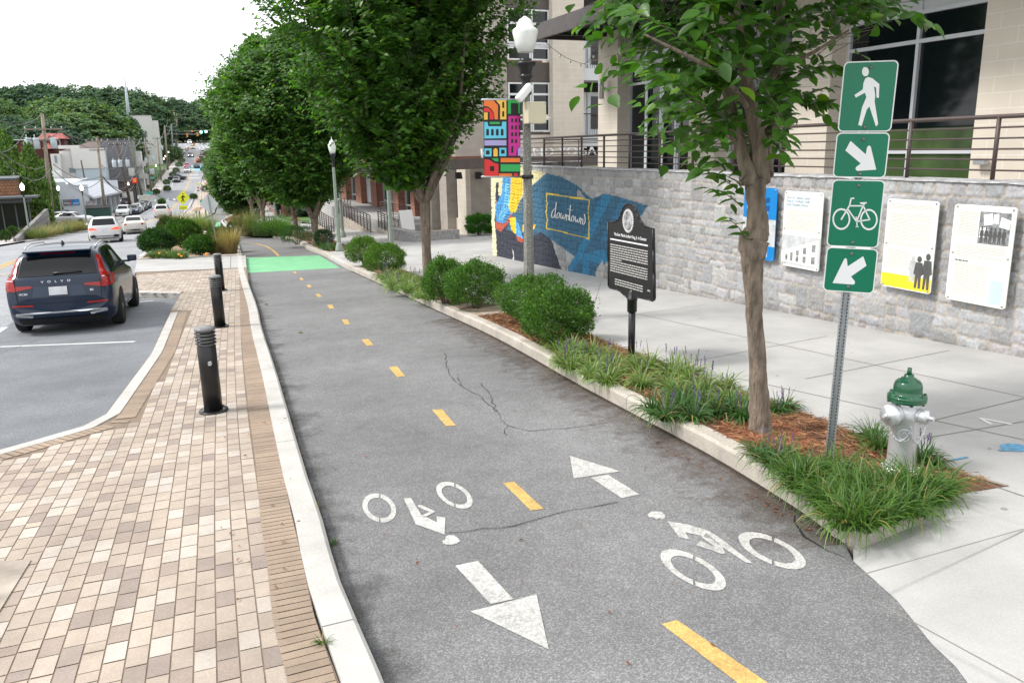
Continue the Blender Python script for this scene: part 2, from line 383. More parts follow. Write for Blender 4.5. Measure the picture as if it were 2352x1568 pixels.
# concrete crossing between pavers and planter island
sheet('crosswalk_pavement', [[(-1.25,29.6),(2.25,28.1),(2.75,34.2),(-1.35,36.0)]], .128, m_conc)
sheet('crosswalk_joint', [[(1.75,28.4),(1.765,28.4),(2.2,34.4),(2.185,34.4)]], .132, m_grout)
# right side: pavement sheet, planter beds, kerbs
wallx = [(9.15,-2),(9.2,6),(9.35,10),(9.5,14),(9.75,20),(10.1,25.3),(10.6,25.9),(14,26.2)]
RMP = [(2.6,.4),(2.9,1.6),(3.3,2.3)]+FL+[(3.93,3.55)]
RM2 = [(3.9,.4),(4.3,1.4),(4.7,2.0),(4.8,2.4),(4.8,2.9),(4.7,3.3),(4.5,3.58)]
sheet('sidewalk_ramp', [[RMP[i],RM2[i],RM2[i+1],RMP[i+1]] for i in range(6)], 0, m_conc, hf=lambda x, y: .15 if min((x-a)**2+(y-b)**2 for a, b in RM2) < 1e-6 else .006)
swalk = RM2+[(x+.16, y) for x, y in LRs if y > 3.8]+[(4.4,54.3),(4.6,60),(4.6,72),(5.4,90),(9,123),(14.6,195),(16,230),(24,230),(20,195),(15,123),(11,90),(10.5,72),(11.5,60),(24,60),(24,-2),(9,-2),(2.6,-2)]
sheet('sidewalk', [swalk], .15, m_conc)
i1 = min(i for i, p in enumerate(LRs) if p[1] > 26.5); i2 = min(i for i, p in enumerate(LRs) if p[1] > 30)
kerb('crossing_edge', LRs[i1:i2+1], .17, .151, m_kerbw, side=-1)
kerb('planter_kerb', LRs[:i1+1], .17, .16, m_kerb, side=-1, joint=3.1, jit=.003)
kerb('far_planter_kerb', LRs[i2:], .17, .16, m_kerb, side=-1, joint=3.1)
kerb('crossing_kerb', [(4.2,54.1),(4.5,60),(4.5,72),(5.1,90),(8.8,123),(14.3,195),(15.6,230)], .17, .15, m_kerbw, side=-1)
for z_ in (0,): o = MB().b2((3.87, 3.43, G(3.5)-.1), (4.55, 3.69, G(3.5)+.147)).build('corner_kerb', m_kerb); o['kind'] = 'structure'
backs = gxy([(2317,1116),(2190,1079),(1981,1000),(1893,965),(1817,937),(1550,840),(1459,810),(1349,768)], .15)
bed1 = [(3.98,3.68)]+[(x+.17, y) for x, y in LRs if 3.75 < y < 13.3]+[(5.72,13.3)]+backs[::-1]
sheet('planter_bed', [bed1], .153, m_mulch)
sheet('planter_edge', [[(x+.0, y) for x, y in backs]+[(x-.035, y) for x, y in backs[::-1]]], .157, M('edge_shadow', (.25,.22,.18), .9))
bed2 = [(4.95,14.9),(5.05,17),(5.27,20.8),(5.42,25.2),(6.25,25.6),(6.2,22),(5.95,17),(5.8,14.9)]
sheet('planter_bed', [bed2], .153, m_mulch)
sheet('paver_patch', [[(4.93,13.4),(5.73,13.4),(5.8,14.8),(4.96,14.8)]], .154, M('patch_paver', (.5,.4,.3), .85, var=.2, scale=9, pattern=brickpat(.2,.1,(.15,.1,.08)), bump=.2))
bed3 = [(5.85,32.6),(5.95,36.9),(6.25,41),(6.4,46.8),(5.9,49.7),(4.5,54.3),(5.2,56.5),(7.6,56.5),(8,50),(7.7,42),(7.2,35),(6.9,32.6)]
sheet('planter_bed', [bed3], .153, m_mulch)
sheet('planter_bed', [[(5.0,76),(5.6,92),(8,112),(10.5,112),(8.4,92),(7.2,76)]], .153, m_mulch)
sheet('paver_patch', [[(6.3,31.2),(7.5,31.2),(7.6,33.0),(6.4,33.0)]], .155, MATS['patch_paver'])
# pavement joints
jm = M('joint', (.2,.19,.17), .9)
def strip(px, wd, h, mat, name, jitter=0, world=False):
    P = [Vector(p) for p in (px if world else gxy(px, h))]; P = resample(P, .12 if jitter else .8); A = []; B = []
    for i, p in enumerate(P):
        d = (P[min(i+1, len(P)-1)]-P[max(i-1, 0)]).normalized(); q = Vector((-d.y, d.x)); w_ = wd*(random.uniform(.3, 1.3) if jitter else 1)/2; p = p+q*random.uniform(-jitter, jitter)
        A.append(tuple(p+q*w_)); B.append(tuple(p-q*w_))
    return [[A[i], A[i+1], B[i+1], B[i]] for i in range(len(A)-1)]
J = []
for px in ([(2100,1010),(2352,968)],[(1700,870),(2352,1010)],[(1950,1012),(2352,915),],[(1560,836),(1900,772)],[(1850,870),(2180,805)],[(2200,1087),(2352,1140)],[(1945,1330),(2352,1215)],[(1990,1370),(2352,1568)],[(1330,740),(1620,700)],[(1380,650),(1352,740)],[(1180,700),(1420,655)],[(1000,650),(1140,640)],[(820,610),(1000,590)],[(1440,716),(2352,912)]):
    J += strip(px, .011, .15, jm, 'j')
sheet('sidewalk_joint', J, .154, jm)
# markings
def marks(name, px, h, mat, hh=.008, kind='structure'): return sheet(name, [gxy(p) for p in px], hh, mat, kind=kind)
Z = lambda L_: [(746.5+x*.4883, 976+y*.4883) for x, y in L_]
def ell(uc, vc, hw, hh, dl, a0=0, a1=360, k=1, n=28): return [(uc+k*hw*math.cos(math.radians(a0+(a1-a0)*i/n)), vc+k*hh*math.cos(math.radians(a0+(a1-a0)*i/n-dl))) for i in range(n+1)]
def ring(uc, vc, hw, hh, dl, k=.7, cut=(88,272)):
    out = []
    for a, b in ((cut[0]+2.5, cut[1]-2.5), (cut[1]+2.5, cut[0]+357.5)):
        n = 16; 
        for i in range(n):
            t0 = a+(b-a)*i/n; t1 = a+(b-a)*(i+1)/n
            o = ell(uc, vc, hw, hh, dl, t0, t1, 1, 1); q = ell(uc, vc, hw, hh, dl, t0, t1, k, 1); out.append([o[0], o[1], q[1], q[0]])
    return out
sym1 = ring(*Z([(256,393)])[0], 39, 33.5, 78, .7)+ring(*Z([(609,333)])[0], 42, 31, 62, .7)
sym1 += [Z([(370,347),(404,345),(452,424),(428,470)]), Z([(428,470),(452,424),(528,462),(562,518)]), Z([(528,462),(524,432),(566,438),(562,518)]), Z([(436,378),(456,380),(520,410),(468,438),(448,432),(492,411),(438,388)])]
sym2 = ring(*Z([(1732,685)])[0], 75.5, 47.5, 47, .68)+ring(*Z([(2103,594)])[0], 77.5, 43, 48, .68)
sym2 += [Z([(1610,455),(1700,470),(1695,508),(1712,540),(1665,530)]), Z([(1700,470),(1792,495),(1850,528),(1822,545),(1760,522),(1695,508)]), Z([(1850,528),(2012,655),(1978,650),(1822,545)]), Z([(1795,512),(1835,545),(1868,575),(1882,608),(1862,608),(1745,568),(1768,548),(1838,580),(1770,530)])]
head = lambda c, rx, ry: [c[0]+0, c[1]]
h1 = [Z([(550,548),(565,543),(568,528),(585,520),(605,522),(625,535),(636,548),(620,560),(598,567),(575,566),(556,560)])]
h2 = [Z([(1516,424),(1535,410),(1560,408),(1585,413),(1598,425),(1600,440),(1585,448),(1575,440),(1560,448),(1545,438),(1525,436)])]
ar1 = [Z([(613,665),(720,642),(885,822),(780,846)]), Z([(685,880),(995,800),(1052,1058)])]
ar2 = [Z([(1152,147),(1388,220),(1170,254)]), Z([(1250,250),(1330,236),(1480,330),(1395,346)])]
for nm, s in (('bicycle_marking', sym1+h1), ('bicycle_marking', sym2+h2), ('arrow_marking', ar1), ('arrow_marking', ar2)): marks(nm, s, 0, m_white)
dash = [Z([(836,275),(890,269),(1028,397),(968,405)]), Z([(1583,940),(1655,920),(2075,1212),(2160,1290),(2040,1290),(1935,1212)])]
dash += [[(992,942),(1016,941),(1047,978),(1025,980)],[(893,844),(912,842),(931,865),(912,867)],[(830,780),(846,779),(858,793),(842,795)],[(785,735),(798,734),(804,745),(792,746)],[(751,701),(763,700),(768,709),(757,710)],[(724,676),(733,675),(740,682),(730,683)],[(704,655),(712,654),(716,660),(708,661)],[(687,639),(693,638),(698,643),(691,644)],[(673,625),(678,624),(682,628),(676,629)]]
marks('centre_line_marking', dash, 0, m_yellow)
sheet('centre_line_marking', strip([(640,588),(628,576),(612,566),(590,560),(565,558)], .11, 0, None, '')+strip([(6.0+.05,98),(8.2,125),(13.2,196)], .12, 0, None, '', world=True), .008, m_yellow)
g1 = [(2.68,34.6),(5.5,32.9),(5.1,26.6),(2.05,27.4)]
sheet('green_crossing', [g1], .0075, m_green); sheet('green_crossing', [[(2.9,93),(5.0,90),(4.3,77.6),(2.7,79)]], .0075, m_green)
sheet('green_crossing', [[(15.4,236),(18,236),(20,252),(17,252)]], .0075, m_green)
# double yellow and white street lines
YL = [(-6.2,20),(-7.1,42),(-4.9,70),(-1.5,112),(.9,150),(2.5,173),(4.9,210),(7.7,252),(14.0,355)]
YL = smooth2(YL, 2)
sheet('centre_line_marking', strip([(x-.13,y) for x,y in YL], .14, 0, 0, '', world=True)+strip([(x+.17,y) for x,y in YL], .14, 0, 0, '', world=True), .006, m_yellow)
sheet('centre_line_marking', strip([(-60,622),(0,612),(40,601)], .12, 0, 0, '')+strip([(-60,642),(0,634),(30,628)], .12, 0, 0, ''), .006, m_yellow)
WL = strip([(-1.8,60),(-.3,75),(.4,100),(1.9,126),(5.3,180),(6.8,203),(9.0,229)], .13, 0, 0, '', world=True)+strip([(10.3,245),(15.2,322)], .13, 0, 0, '', world=True)
WL += strip([(-4.3,118),(-2.6,150),(-.7,178)], .12, 0, 0, '', world=True)+strip([(1.2,208),(3.8,255),(7.9,315)], .12, 0, 0, '', world=True)
WL += strip([(0,797),(310,785)], .1, 0, 0, '')+strip([(-40,785),(12,752)], .13, 0, 0, '')+strip([(318,694),(352,691)], .08, 0, 0, '')+strip([(325,588),(344,578),(334,553)], .3, 0, 0, '')+strip([(318,605),(348,580)], .16, 0, 0, '')
for y in (171,184): 
    WL += strip([(-2.5,y),(5.3,y)], .15, 0, 0, '', world=True)
for k in range(6): WL += strip([(-2+k*1.2,173.5),(-2+k*1.2,181)], .45, 0, 0, '', world=True)
for y in (372,380,395):
    for k in range(8): WL += strip([(11+k*1.6,y),(11+k*1.6,y+3)], .7, 0, 0, '', world=True)
for y in (238,248): WL += strip([(4,y),(9.3,y)], 1.2, 0, 0, '', world=True)
sheet('road_marking', WL, .007, M('street_white', (.6,.61,.62), .8, var=.15))
sheet('road_marking', [[(5.8,262),(11.2,262),(12.4,285),(7.2,285)]], .005, m_blue)
# cracks in the lane
CR = []
for px in ([(1022,812),(1030,860),(1060,890),(1100,910),(1140,945),(1160,975),(1210,993),(1300,985),(1400,970)],[(1030,1225),(1180,1210),(1260,1185),(1340,1170),(1425,1155)],[(1030,820),(1130,815)],[(1060,890),(1052,860)],[(1140,945),(1120,900),(1105,880)],[(1165,980),(1160,1000)]): CR += strip(px, .008, 0, 0, '', jitter=.02)
CR += strip([(1822,1185),(1838,1228),(1900,1268),(1942,1282)], .013, 0, 0, '', jitter=.012)
CR += strip([(0,815),(60,790),(130,768),(230,745)], .01, 0, 0, '', jitter=.02)
sheet('lane_crack', CR, .011, M('crack', (.012,.012,.012), .95))
def edge_band(name, pts, off0, off1, col, thr, hh, side=1, sc=6.):
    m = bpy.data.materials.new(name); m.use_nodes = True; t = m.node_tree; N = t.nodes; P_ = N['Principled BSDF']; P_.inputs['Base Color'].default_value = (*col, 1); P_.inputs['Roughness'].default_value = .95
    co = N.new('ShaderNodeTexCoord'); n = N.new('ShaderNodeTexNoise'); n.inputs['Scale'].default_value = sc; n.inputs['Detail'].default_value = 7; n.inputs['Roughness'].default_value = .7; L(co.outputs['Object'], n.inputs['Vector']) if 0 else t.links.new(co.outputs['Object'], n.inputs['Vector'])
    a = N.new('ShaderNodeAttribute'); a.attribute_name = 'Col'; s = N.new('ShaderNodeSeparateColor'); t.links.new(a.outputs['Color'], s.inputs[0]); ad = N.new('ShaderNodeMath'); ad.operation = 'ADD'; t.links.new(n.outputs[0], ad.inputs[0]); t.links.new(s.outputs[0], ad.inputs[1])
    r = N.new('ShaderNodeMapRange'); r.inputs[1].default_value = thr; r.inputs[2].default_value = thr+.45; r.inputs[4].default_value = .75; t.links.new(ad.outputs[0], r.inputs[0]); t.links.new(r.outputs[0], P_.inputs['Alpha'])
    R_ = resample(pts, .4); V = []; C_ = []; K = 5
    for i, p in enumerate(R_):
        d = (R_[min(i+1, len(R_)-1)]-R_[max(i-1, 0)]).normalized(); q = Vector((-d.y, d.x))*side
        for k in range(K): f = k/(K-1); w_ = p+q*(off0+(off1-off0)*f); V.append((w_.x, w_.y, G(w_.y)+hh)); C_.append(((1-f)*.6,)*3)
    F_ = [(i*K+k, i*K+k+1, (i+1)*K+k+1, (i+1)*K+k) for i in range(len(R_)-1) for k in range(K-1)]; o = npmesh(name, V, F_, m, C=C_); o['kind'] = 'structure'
edge_band('kerb_band', [p for p in LRs if p[1] < 15], 0, 1.1, (.1, .07, .052), .78, .0062); edge_band('kerb_band', [p for p in LLs if p[1] < 26], 0, .7, (.06, .058, .056), .9, .0064, side=-1, sc=3.)  # brown dirt along the right kerb; dark grey band fading from the left kerb
edge_band('gutter_grime', [p for p in LRs if p[1] < 26], 0, .07, (.05, .035, .025), .55, .0095, sc=14.); edge_band('gutter_grime', [p for p in LLs if p[1] < 26], 0, .05, (.03, .027, .022), .6, .0095, side=-1, sc=14.)
# planter island in the middle
isl = [(-1.35,36.3),(-1.0,41.5),(-1.6,52.3),(-.7,66),(1.6,74),(2.5,70),(2.5,58),(3.15,44.6),(2.62,34.5)]
sheet('island_bed', [isl], .12, M('bark_chips', (.3,.19,.12), .95, var=.4, scale=14, bump=.8, bscale=30, bdist=.03))
kerb('island_kerb', smooth2(isl[1:]+[isl[0], isl[1]][:0], 1), .17, .17, m_kerb, side=-1); kerb('island_kerb', [isl[-1], isl[0], isl[1]], .17, .17, m_kerb, side=-1)
# strip with bays between street and lane farther on
sheet('median_pavement', [[(.2,96),(2.7,96),(6.3,125),(11.1,196),(13,230),(9.5,230),(7.3,203),(5.9,180),(3.6,140),(2.4,126)]], .12, M('pale_pavers', (.45,.37,.31), .85, var=.15, scale=1))
kerb('median_kerb', [(2.7,96),(6.3,125),(11.1,196),(13,230)], .2, .14, m_kerbw, side=1, step=2); kerb('median_kerb', [(.4,96),(2.4,126),(5.9,180),(7.3,203),(9.5,230)], .2, .14, m_kerbw, side=-1, step=2)
for q in ([(.8,100),(1.8,100),(2.5,112),(1.9,112)],[(3.4,132),(4.6,132),(5.8,146),(4.6,146)],[(5.6,158),(7.2,158),(8.2,172),(6.6,172)],[(8.2,200),(10,200),(11.5,222),(9.6,222)]): sheet('planter_bed', [q], .13, MATS['bark_chips'])
# left pavements, lots and lawns
sheet('left_sidewalk', [[(-13.5,.4),(-13.5,58),(-12.3,67),(-9.9,90),(-8.9,115),(-7.6,140),(-5.2,165),(-3.6,190),(-2.5,208),(-1.5,229),(-.4,241),(1,262),(3.6,298),(5.4,318),(7.6,345),(9.5,372)]+SL[1:]], .12, M('left_concrete', (.42,.39,.37), .85, var=.1))
kerb('left_kerb', [p for p in SL if 58 < p[1] < 372], .18, .13, m_kerbw, side=1, step=2); kerb('left_kerb', [(-11.5,54),(-11.5,20),(-11.5,4)], .18, .13, m_kerbw, side=-1, step=2)
sheet('parking_lot', [[(-45,96),(-10.0,96),(-9.2,119.5),(-45,119.5)]], .1, m_street)
sheet('parking_lot', [[(-24,153.5),(-7,153.5),(-5.6,168),(-24,168)]], .1, M('dark_lot', (.12,.12,.125), .9))
sheet('park_lawn', [[(-20,232),(-2.6,232),(2.5,290),(-20,290)]], .2, m_grass)
sheet('park_lawn', [[(12,60),(11.2,72),(11.5,90),(15.6,123),(20.5,195),(60,195),(60,60)]], .13, m_grass)
sheet('forest_floor', [[(15,60.5),(18,90),(24,130),(30,130),(30,60.5)]], .16, m_mulch)
# ================================================================== STONE WALL WITH MURAL
def zp(x, y): return (1091+.27466*x, 201+.27466*y)
WTOP = -.53
def wallpt(s):   # along the wall by length from y=2
    pts = WPL; d = 0
    for a, b in zip(pts, pts[1:]):
        l = math.dist(a, b)
        if s <= d+l or b is pts[-1]:
            t = (s-d)/l; return a[0]+(b[0]-a[0])*t, a[1]+(b[1]-a[1])*t
        d += l
WPL = [p for p in smooth2(wallx[:6]+[(10.3,25.75),(10.9,26.1),(14,26.3)], 2) if p[1] > 2.5]
WLEN = sum(math.dist(a, b) for a, b in zip(WPL, WPL[1:]))
ds = .0185; ns = int(WLEN/ds); nz_ = 152; H = 3.35; dz = H/nz_
XY = np.array([wallpt(i*ds) for i in range(ns)]); T = np.gradient(XY, axis=0); T /= np.linalg.norm(T, axis=1)[:, None]; NO = np.stack([-T[:, 1], T[:, 0]], 1)
sid = np.zeros((ns, nz_+1), int); ed = np.full((ns, nz_+1), 9.)
SCOL = [(0, 0, 0)]; STILT = [(0, 0, 0)]
def stone(s0, s1, z0, z1):
    k = len(SCOL); g = random.choice([.28, .305, .33, .355, .38, .41]); SCOL.append((g*random.uniform(.97, 1.03), g*1.0, g*random.uniform(.98, 1.05))); STILT.append((random.uniform(-.02, .02), random.uniform(-.02, .02), random.uniform(0, .02)))
    i0 = max(0, int(s0/ds)); i1 = min(ns, int(s1/ds)+1); j0 = max(0, int(z0/dz)); j1 = min(nz_+1, int(z1/dz)+1)
    if i0 >= i1 or j0 >= j1: return
    S = np.arange(i0, i1)*ds; Zz = np.arange(j0, j1)*dz
    wob = .008*np.sin(S*23+k)[:, None]+.008*np.sin(Zz*29+k*2)[None, :]
    e = np.minimum(np.minimum(S-s0, s1-S)[:, None], np.minimum(Zz-z0, z1-Zz)[None, :])+wob
    m = e > -.003; sid[i0:i1, j0:j1][m] = k; ed[i0:i1, j0:j1][m] = e[m]
z = 0; row = 0
while z < H+.01:        # z measured down from the top of the wall
    hh = .2 if row == 0 else random.choice([.28, .33, .37]); s = -random.random()*.3
    while s < WLEN:
        wd = random.uniform(.22, .5)*(1 if row else .8); k = random.random()
        if row == 0 or k < .22: stone(s, s+wd*.8, z, z+hh); wd *= .8
        elif k < .55: f = random.uniform(.4, .62); stone(s, s+wd, z, z+hh*f); stone(s, s+wd, z+hh*f, z+hh)
        elif k < .78: f = random.uniform(.4, .6); g = random.uniform(.35, .65); stone(s, s+wd, z, z+hh*f); stone(s, s+wd*g, z+hh*f, z+hh); stone(s+wd*g, s+wd, z+hh*f, z+hh)
        else: f = random.uniform(.4, .6); g = random.uniform(.35, .65); stone(s, s+wd*g, z, z+hh*f); stone(s+wd*g, s+wd, z, z+hh*f); stone(s, s+wd, z+hh*f, z+hh)
        s += wd
    z += hh; row += 1
SC_ = np.array(SCOL); ST = np.array(STILT)
rel = np.clip((ed-.006)/.022, 0, 1); rough = rng.normal(0, .0035, ed.shape)+np.array([[0]])
sm = rng.normal(0, 1, (ns//5+2, nz_//5+3)); rough = rough+.004*np.kron(sm, np.ones((5, 5)))[:ns, :nz_+1]
prot = np.where(sid > 0, rel**.5*(.016+.5*ST[sid][..., 2])+rel*rough, .0)
Zg = WTOP-np.arange(nz_+1)*dz
P = np.zeros((ns, nz_+1, 3)); P[..., 0] = XY[:, None, 0]+NO[:, None, 0]*prot; P[..., 1] = XY[:, None, 1]+NO[:, None, 1]*prot; P[..., 2] = Zg[None, :]
prot_top = P
nv = rng.uniform(.86, 1.14, ed.shape)
colr = np.where(((rel > .15) & (sid > 0))[..., None], SC_[sid], np.array([.42, .37, .32]))*nv[..., None]
gz = np.interp(XY[:, 1], PY, PZ)+.15; dirt = np.clip(1-(Zg[None, :]-gz[:, None])/.16, 0, 1)*np.clip(rng.normal(.55, .5, (ns//9+2, 1)).repeat(9, 0)[:ns], 0, 1)
colr = colr*(1-.5*dirt[..., None]*np.array([.8, .9, 1.]))
# the painted mural: colours belong to the stones they are painted on
base = np.zeros_like(P); base[..., 0] = XY[:, None, 0]; base[..., 1] = XY[:, None, 1]; base[..., 2] = Zg[None, :]
Cc = base@R; U = CX+FP*Cc[..., 0]/np.maximum(Cc[..., 2], .1); Vv = CY+FP*Cc[..., 1]/np.maximum(Cc[..., 2], .1)
X2 = (U-1091)/.27466; Y2 = (Vv-201)/.27466; ok = (XY[:, 1] > 9)[:, None]
def paint(poly, c, k=1.): m = inpoly_np(X2, Y2, poly) & ok; colr[m] = np.array(c)*nv[m][:, None]**k*np.where(rel[m] > .3, 1, .8)[:, None]
paint([(100,560),(600,600),(600,1700),(100,1500)], (.045,.047,.06)) if 0 else None
BL = (.045,.135,.22); BL2 = (.04,.2,.36); DK = (.038,.042,.06)
paint([(140,560),(485,640),(485,820),(860,1900),(140,1900)], DK)
paint([(400,920),(485,820),(600,718),(720,745),(865,820),(930,890),(985,930),(1050,905),(1075,885),(1200,910),(1450,990),(1370,1110),(1240,1250),(1130,1420),(1085,1480),(1080,1700),(760,1560),(850,1420),(560,1210),(480,1240),(270,1190),(300,1000)], BL)
paint([(1075,885),(1150,905),(900,1420),(800,1560),(780,1500),(850,1400)], BL2); paint([(1230,920),(1290,940),(1100,1300),(1050,1280)], (.05,.17,.29)); paint([(900,1420),(960,1440),(950,1700),(900,1700)], BL2); paint([(870,1400),(1080,1350),(1120,1440),(1085,1480),(1000,1470)], BL2)
paint([(858,850),(880,860),(930,932),(858,925)], (.36,.35,.33))
paint([(1015,1530),(1075,1440),(1085,1500),(1075,1700),(1010,1700)], (.42,.41,.38))
paint([(230,560),(480,690),(595,712),(485,820),(400,920),(340,1000),(200,900),(200,745)], (.68,.62,.36))
paint([(140,745),(205,745),(190,880),(168,1100),(190,1400),(140,1440)], (.7,.64,.42)); paint([(180,800),(200,790),(190,900),(172,1000)], DK)
paint([(240,700),(305,700),(300,880),(315,1060),(280,1130),(250,1170),(178,1130),(175,990),(228,880)], (.07,.3,.62)); paint([(260,800),(290,800),(290,1000),(240,1110),(190,1100),(250,960)], (.16,.5,.8))
paint([(305,700),(400,748),(405,880),(375,950),(345,1045),(300,1050),(285,1000),(300,880)], (.85,.55,.03))
paint([(175,1120),(245,1140),(310,1050),(318,1085),(270,1150),(220,1205),(180,1180)], (.45,.09,.05))
paint([(288,1090),(340,1085),(360,1170),(340,1230),(310,1190)], (.85,.55,.03)); paint([(340,1085),(372,1150),(405,1260),(350,1245)], (.09,.38,.72)); paint([(345,1235),(405,1262),(400,1298),(365,1285)], (.45,.09,.05))
paint([(400,1150),(515,1148),(485,1215),(400,1205)], (.85,.55,.03))
for k in range(16):   # feather outlines
    y = 740+k*24; paint([(250,y),(300,y+14),(300,y+17),(250,y+3)], (.02,.05,.12)); 
    if k < 13: paint([(300,y),(350,y+16),(398,y+8),(398,y+12),(350,y+20),(300,y+4)], (.35,.2,.02))
for k in range(7): x = 190+k*14; paint([(x,980),(x+3,980),(x-4,1140),(x-7,1140)], (.02,.08,.2))
def stroke(pts, r, c):
    m = np.zeros(X2.shape, bool)
    bb = (X2 > min(p[0] for p in pts)-r) & (X2 < max(p[0] for p in pts)+r) & ok & (Y2 > 500)
    xs, ys = X2[bb], Y2[bb]; mm = np.zeros(xs.shape, bool)
    for (x0, y0), (x1, y1) in zip(pts, pts[1:]):
        t = np.clip(((xs-x0)*(x1-x0)+(ys-y0)*(y1-y0))/((x1-x0)**2+(y1-y0)**2), 0, 1); mm |= (xs-x0-t*(x1-x0))**2+(ys-y0-t*(y1-y0))**2 < r*r
    m[bb] = mm; colr[m] = np.array(c)
stroke([(600,888),(700,900),(800,918),(958,938),(952,1050),(960,1140),(955,1264),(800,1225),(700,1198),(605,1180),(610,1110),(598,1050),(606,980),(600,888)], 4.3, (.8,.58,.06))
stroke([(320,1358),(326,1400),(322,1440)], 4, (.6,.6,.6))
idx = np.arange(ns*(nz_+1)).reshape(ns, nz_+1)
Fq = np.stack([idx[:-1, :-1], idx[1:, :-1], idx[1:, 1:], idx[:-1, 1:]], -1).reshape(-1, 4)
m_wall = M('wall_stone', vcol=True, rough=.92, var=.1, scale=30, bump=.5, bscale=120, bdist=.004)
wroot = empty('retaining_wall', (9.3, 8, G(8)), 0, 'long grey granite retaining wall with a blue bird mural and downtown lettering at its far end', 'wall')
o = npmesh('stone_face', P.reshape(-1, 3)-np.array(wroot.location), Fq, m_wall, wroot, C=colr.reshape(-1, 3))
mb = MB(); tp = []
for i in range(0, ns, 12):
    a = XY[i]; q = -NO[i]; tp.append((a, q))
V = []; 
for a, q in tp:
    for k, dzz in ((-.045, -.02), (-.03, .0), (.25, .012), (.5, .0)): V.append((a[0]+q[0]*k, a[1]+q[1]*k, WTOP+dzz+random.uniform(-.008, .008)+.004))
mb.add(V, [(i*4+k, i*4+k+1, (i+1)*4+k+1, (i+1)*4+k) for i in range(len(tp)-1) for k in range(3)], (.38, .38, .385))
mb.build('coping', M('coping_stone', (.36, .36, .365), .92, var=.35, scale=9, bump=.8, bscale=30, bdist=.02), wroot, world=True)
LET = [[(676,1012),(662,1018),(648,1042),(642,1072),(649,1092),(662,1084),(674,1050)],[(683,958),(677,1010),(672,1060),(673,1090),(684,1094)],
 [(706,1046),(693,1052),(686,1072),(690,1094),(702,1092),(710,1070),(706,1048)],[(722,1050),(717,1080),(723,1100),(733,1090),(739,1062),(736,1088),(743,1103),(754,1090),(759,1058)],[(768,1062),(765,1112)],[(766,1084),(778,1066),(786,1074),(783,1104),(790,1114)],
 [(799,982),(792,1060),(791,1104),(800,1118)],[(774,1016),(818,1028)],[(822,1072),(811,1080),(805,1102),(811,1122),(823,1116),(829,1092),(822,1072)],[(840,1078),(836,1106),(843,1128),(852,1116),(857,1092),(856,1118),(864,1132),(873,1118),(877,1086)],
 [(885,1090),(882,1142)],[(883,1112),(894,1096),(902,1104),(897,1140),(905,1150),(918,1130),(920,1090),(911,1058)]]
mb = MB()
for L_ in LET:
    L2 = [(1.02*x-16, y) for x, y in smooth2(L_, 2)]; Q = []
    for i, (x, y) in enumerate(L2):
        a = L2[max(i-1, 0)]; b = L2[min(i+1, len(L2)-1)]; dx, dy = b[0]-a[0], b[1]-a[1]; l = math.hypot(dx, dy) or 1; w_ = 2.4+2.6*abs(dy/l)
        Q.append([(x-dy/l*w_*.5*1.5, y+dx/l*w_*.5), (x+dy/l*w_*.5*1.5, y-dx/l*w_*.5)])
    pts = []
    for q in Q:
        for x, y in q:
            u, v = zp(x, y); d = ray(u, v); t = None
            for a, b in zip(WPL, WPL[1:]):
                kk = (b[0]-a[0])/(b[1]-a[1]) if abs(b[1]-a[1]) > 1e-6 else 0; t = (a[0]-.052-kk*a[1])/(d[0]-kk*d[1])
                if a[1] <= d[1]*t <= b[1]: break
            pts.append(Vector(d*t))
    mb.add(pts, [(2*i, 2*i+1, 2*i+3, 2*i+2) for i in range(len(Q)-1)])
mb.build('downtown_lettering', M('mural_white', (.75, .75, .73), .8, var=.06, scale=20), wroot, world=True)
def bar_text(mb, fr, x0, x1, y0, n, lh, dot=.5, wmin=.012, wmax=.04):
    for k in range(n):
        x = x0; y = y0-k*lh; end = x1 if k % 7 != 6 else x0+(x1-x0)*random.uniform(.3, .8)
        while x < end:
            w_ = random.uniform(wmin, wmax); mb.add([fr(a, b, 0) for a, b in ((x, y), (min(x+w_, end), y), (min(x+w_, end), y-lh*dot), (x, y-lh*dot))], [(0, 1, 2, 3)]); x += w_+.009
# ---------------------------------------------------------------- history boards on the wall
m_board = M('board_cream', (.78, .77, .71), .35, var=.02); m_bblue = M('board_blue', (.0, .2, .55), .35, var=.05); m_byel = M('board_yellow', (.8, .62, .03), .35, var=.03)
m_ink = M('grey_ink', (.5, .5, .485), .6, var=0); m_dink = M('dark_ink', (.08, .08, .08), .6, var=.2, scale=30); m_mid = M('mid_ink', (.22, .23, .24), .6, var=.5, scale=18); m_pbl = M('title_blue', (.3, .45, .6), .5, var=0); m_wht = M('board_white', (.8, .8, .8), .5, var=0); m_pale = M('pale_photo', (.52, .54, .55), .5, var=.2, scale=8)
def onwall(u, v):
    d = ray(u, v)
    for a, b in zip(wallx, wallx[1:]):
        k = (b[0]-a[0])/(b[1]-a[1]) if b[1] != a[1] else 0; t = (a[0]-k*a[1])/(d[0]-k*d[1]); p = d*t
        if a[1] <= p[1] <= b[1]: return Vector(p)
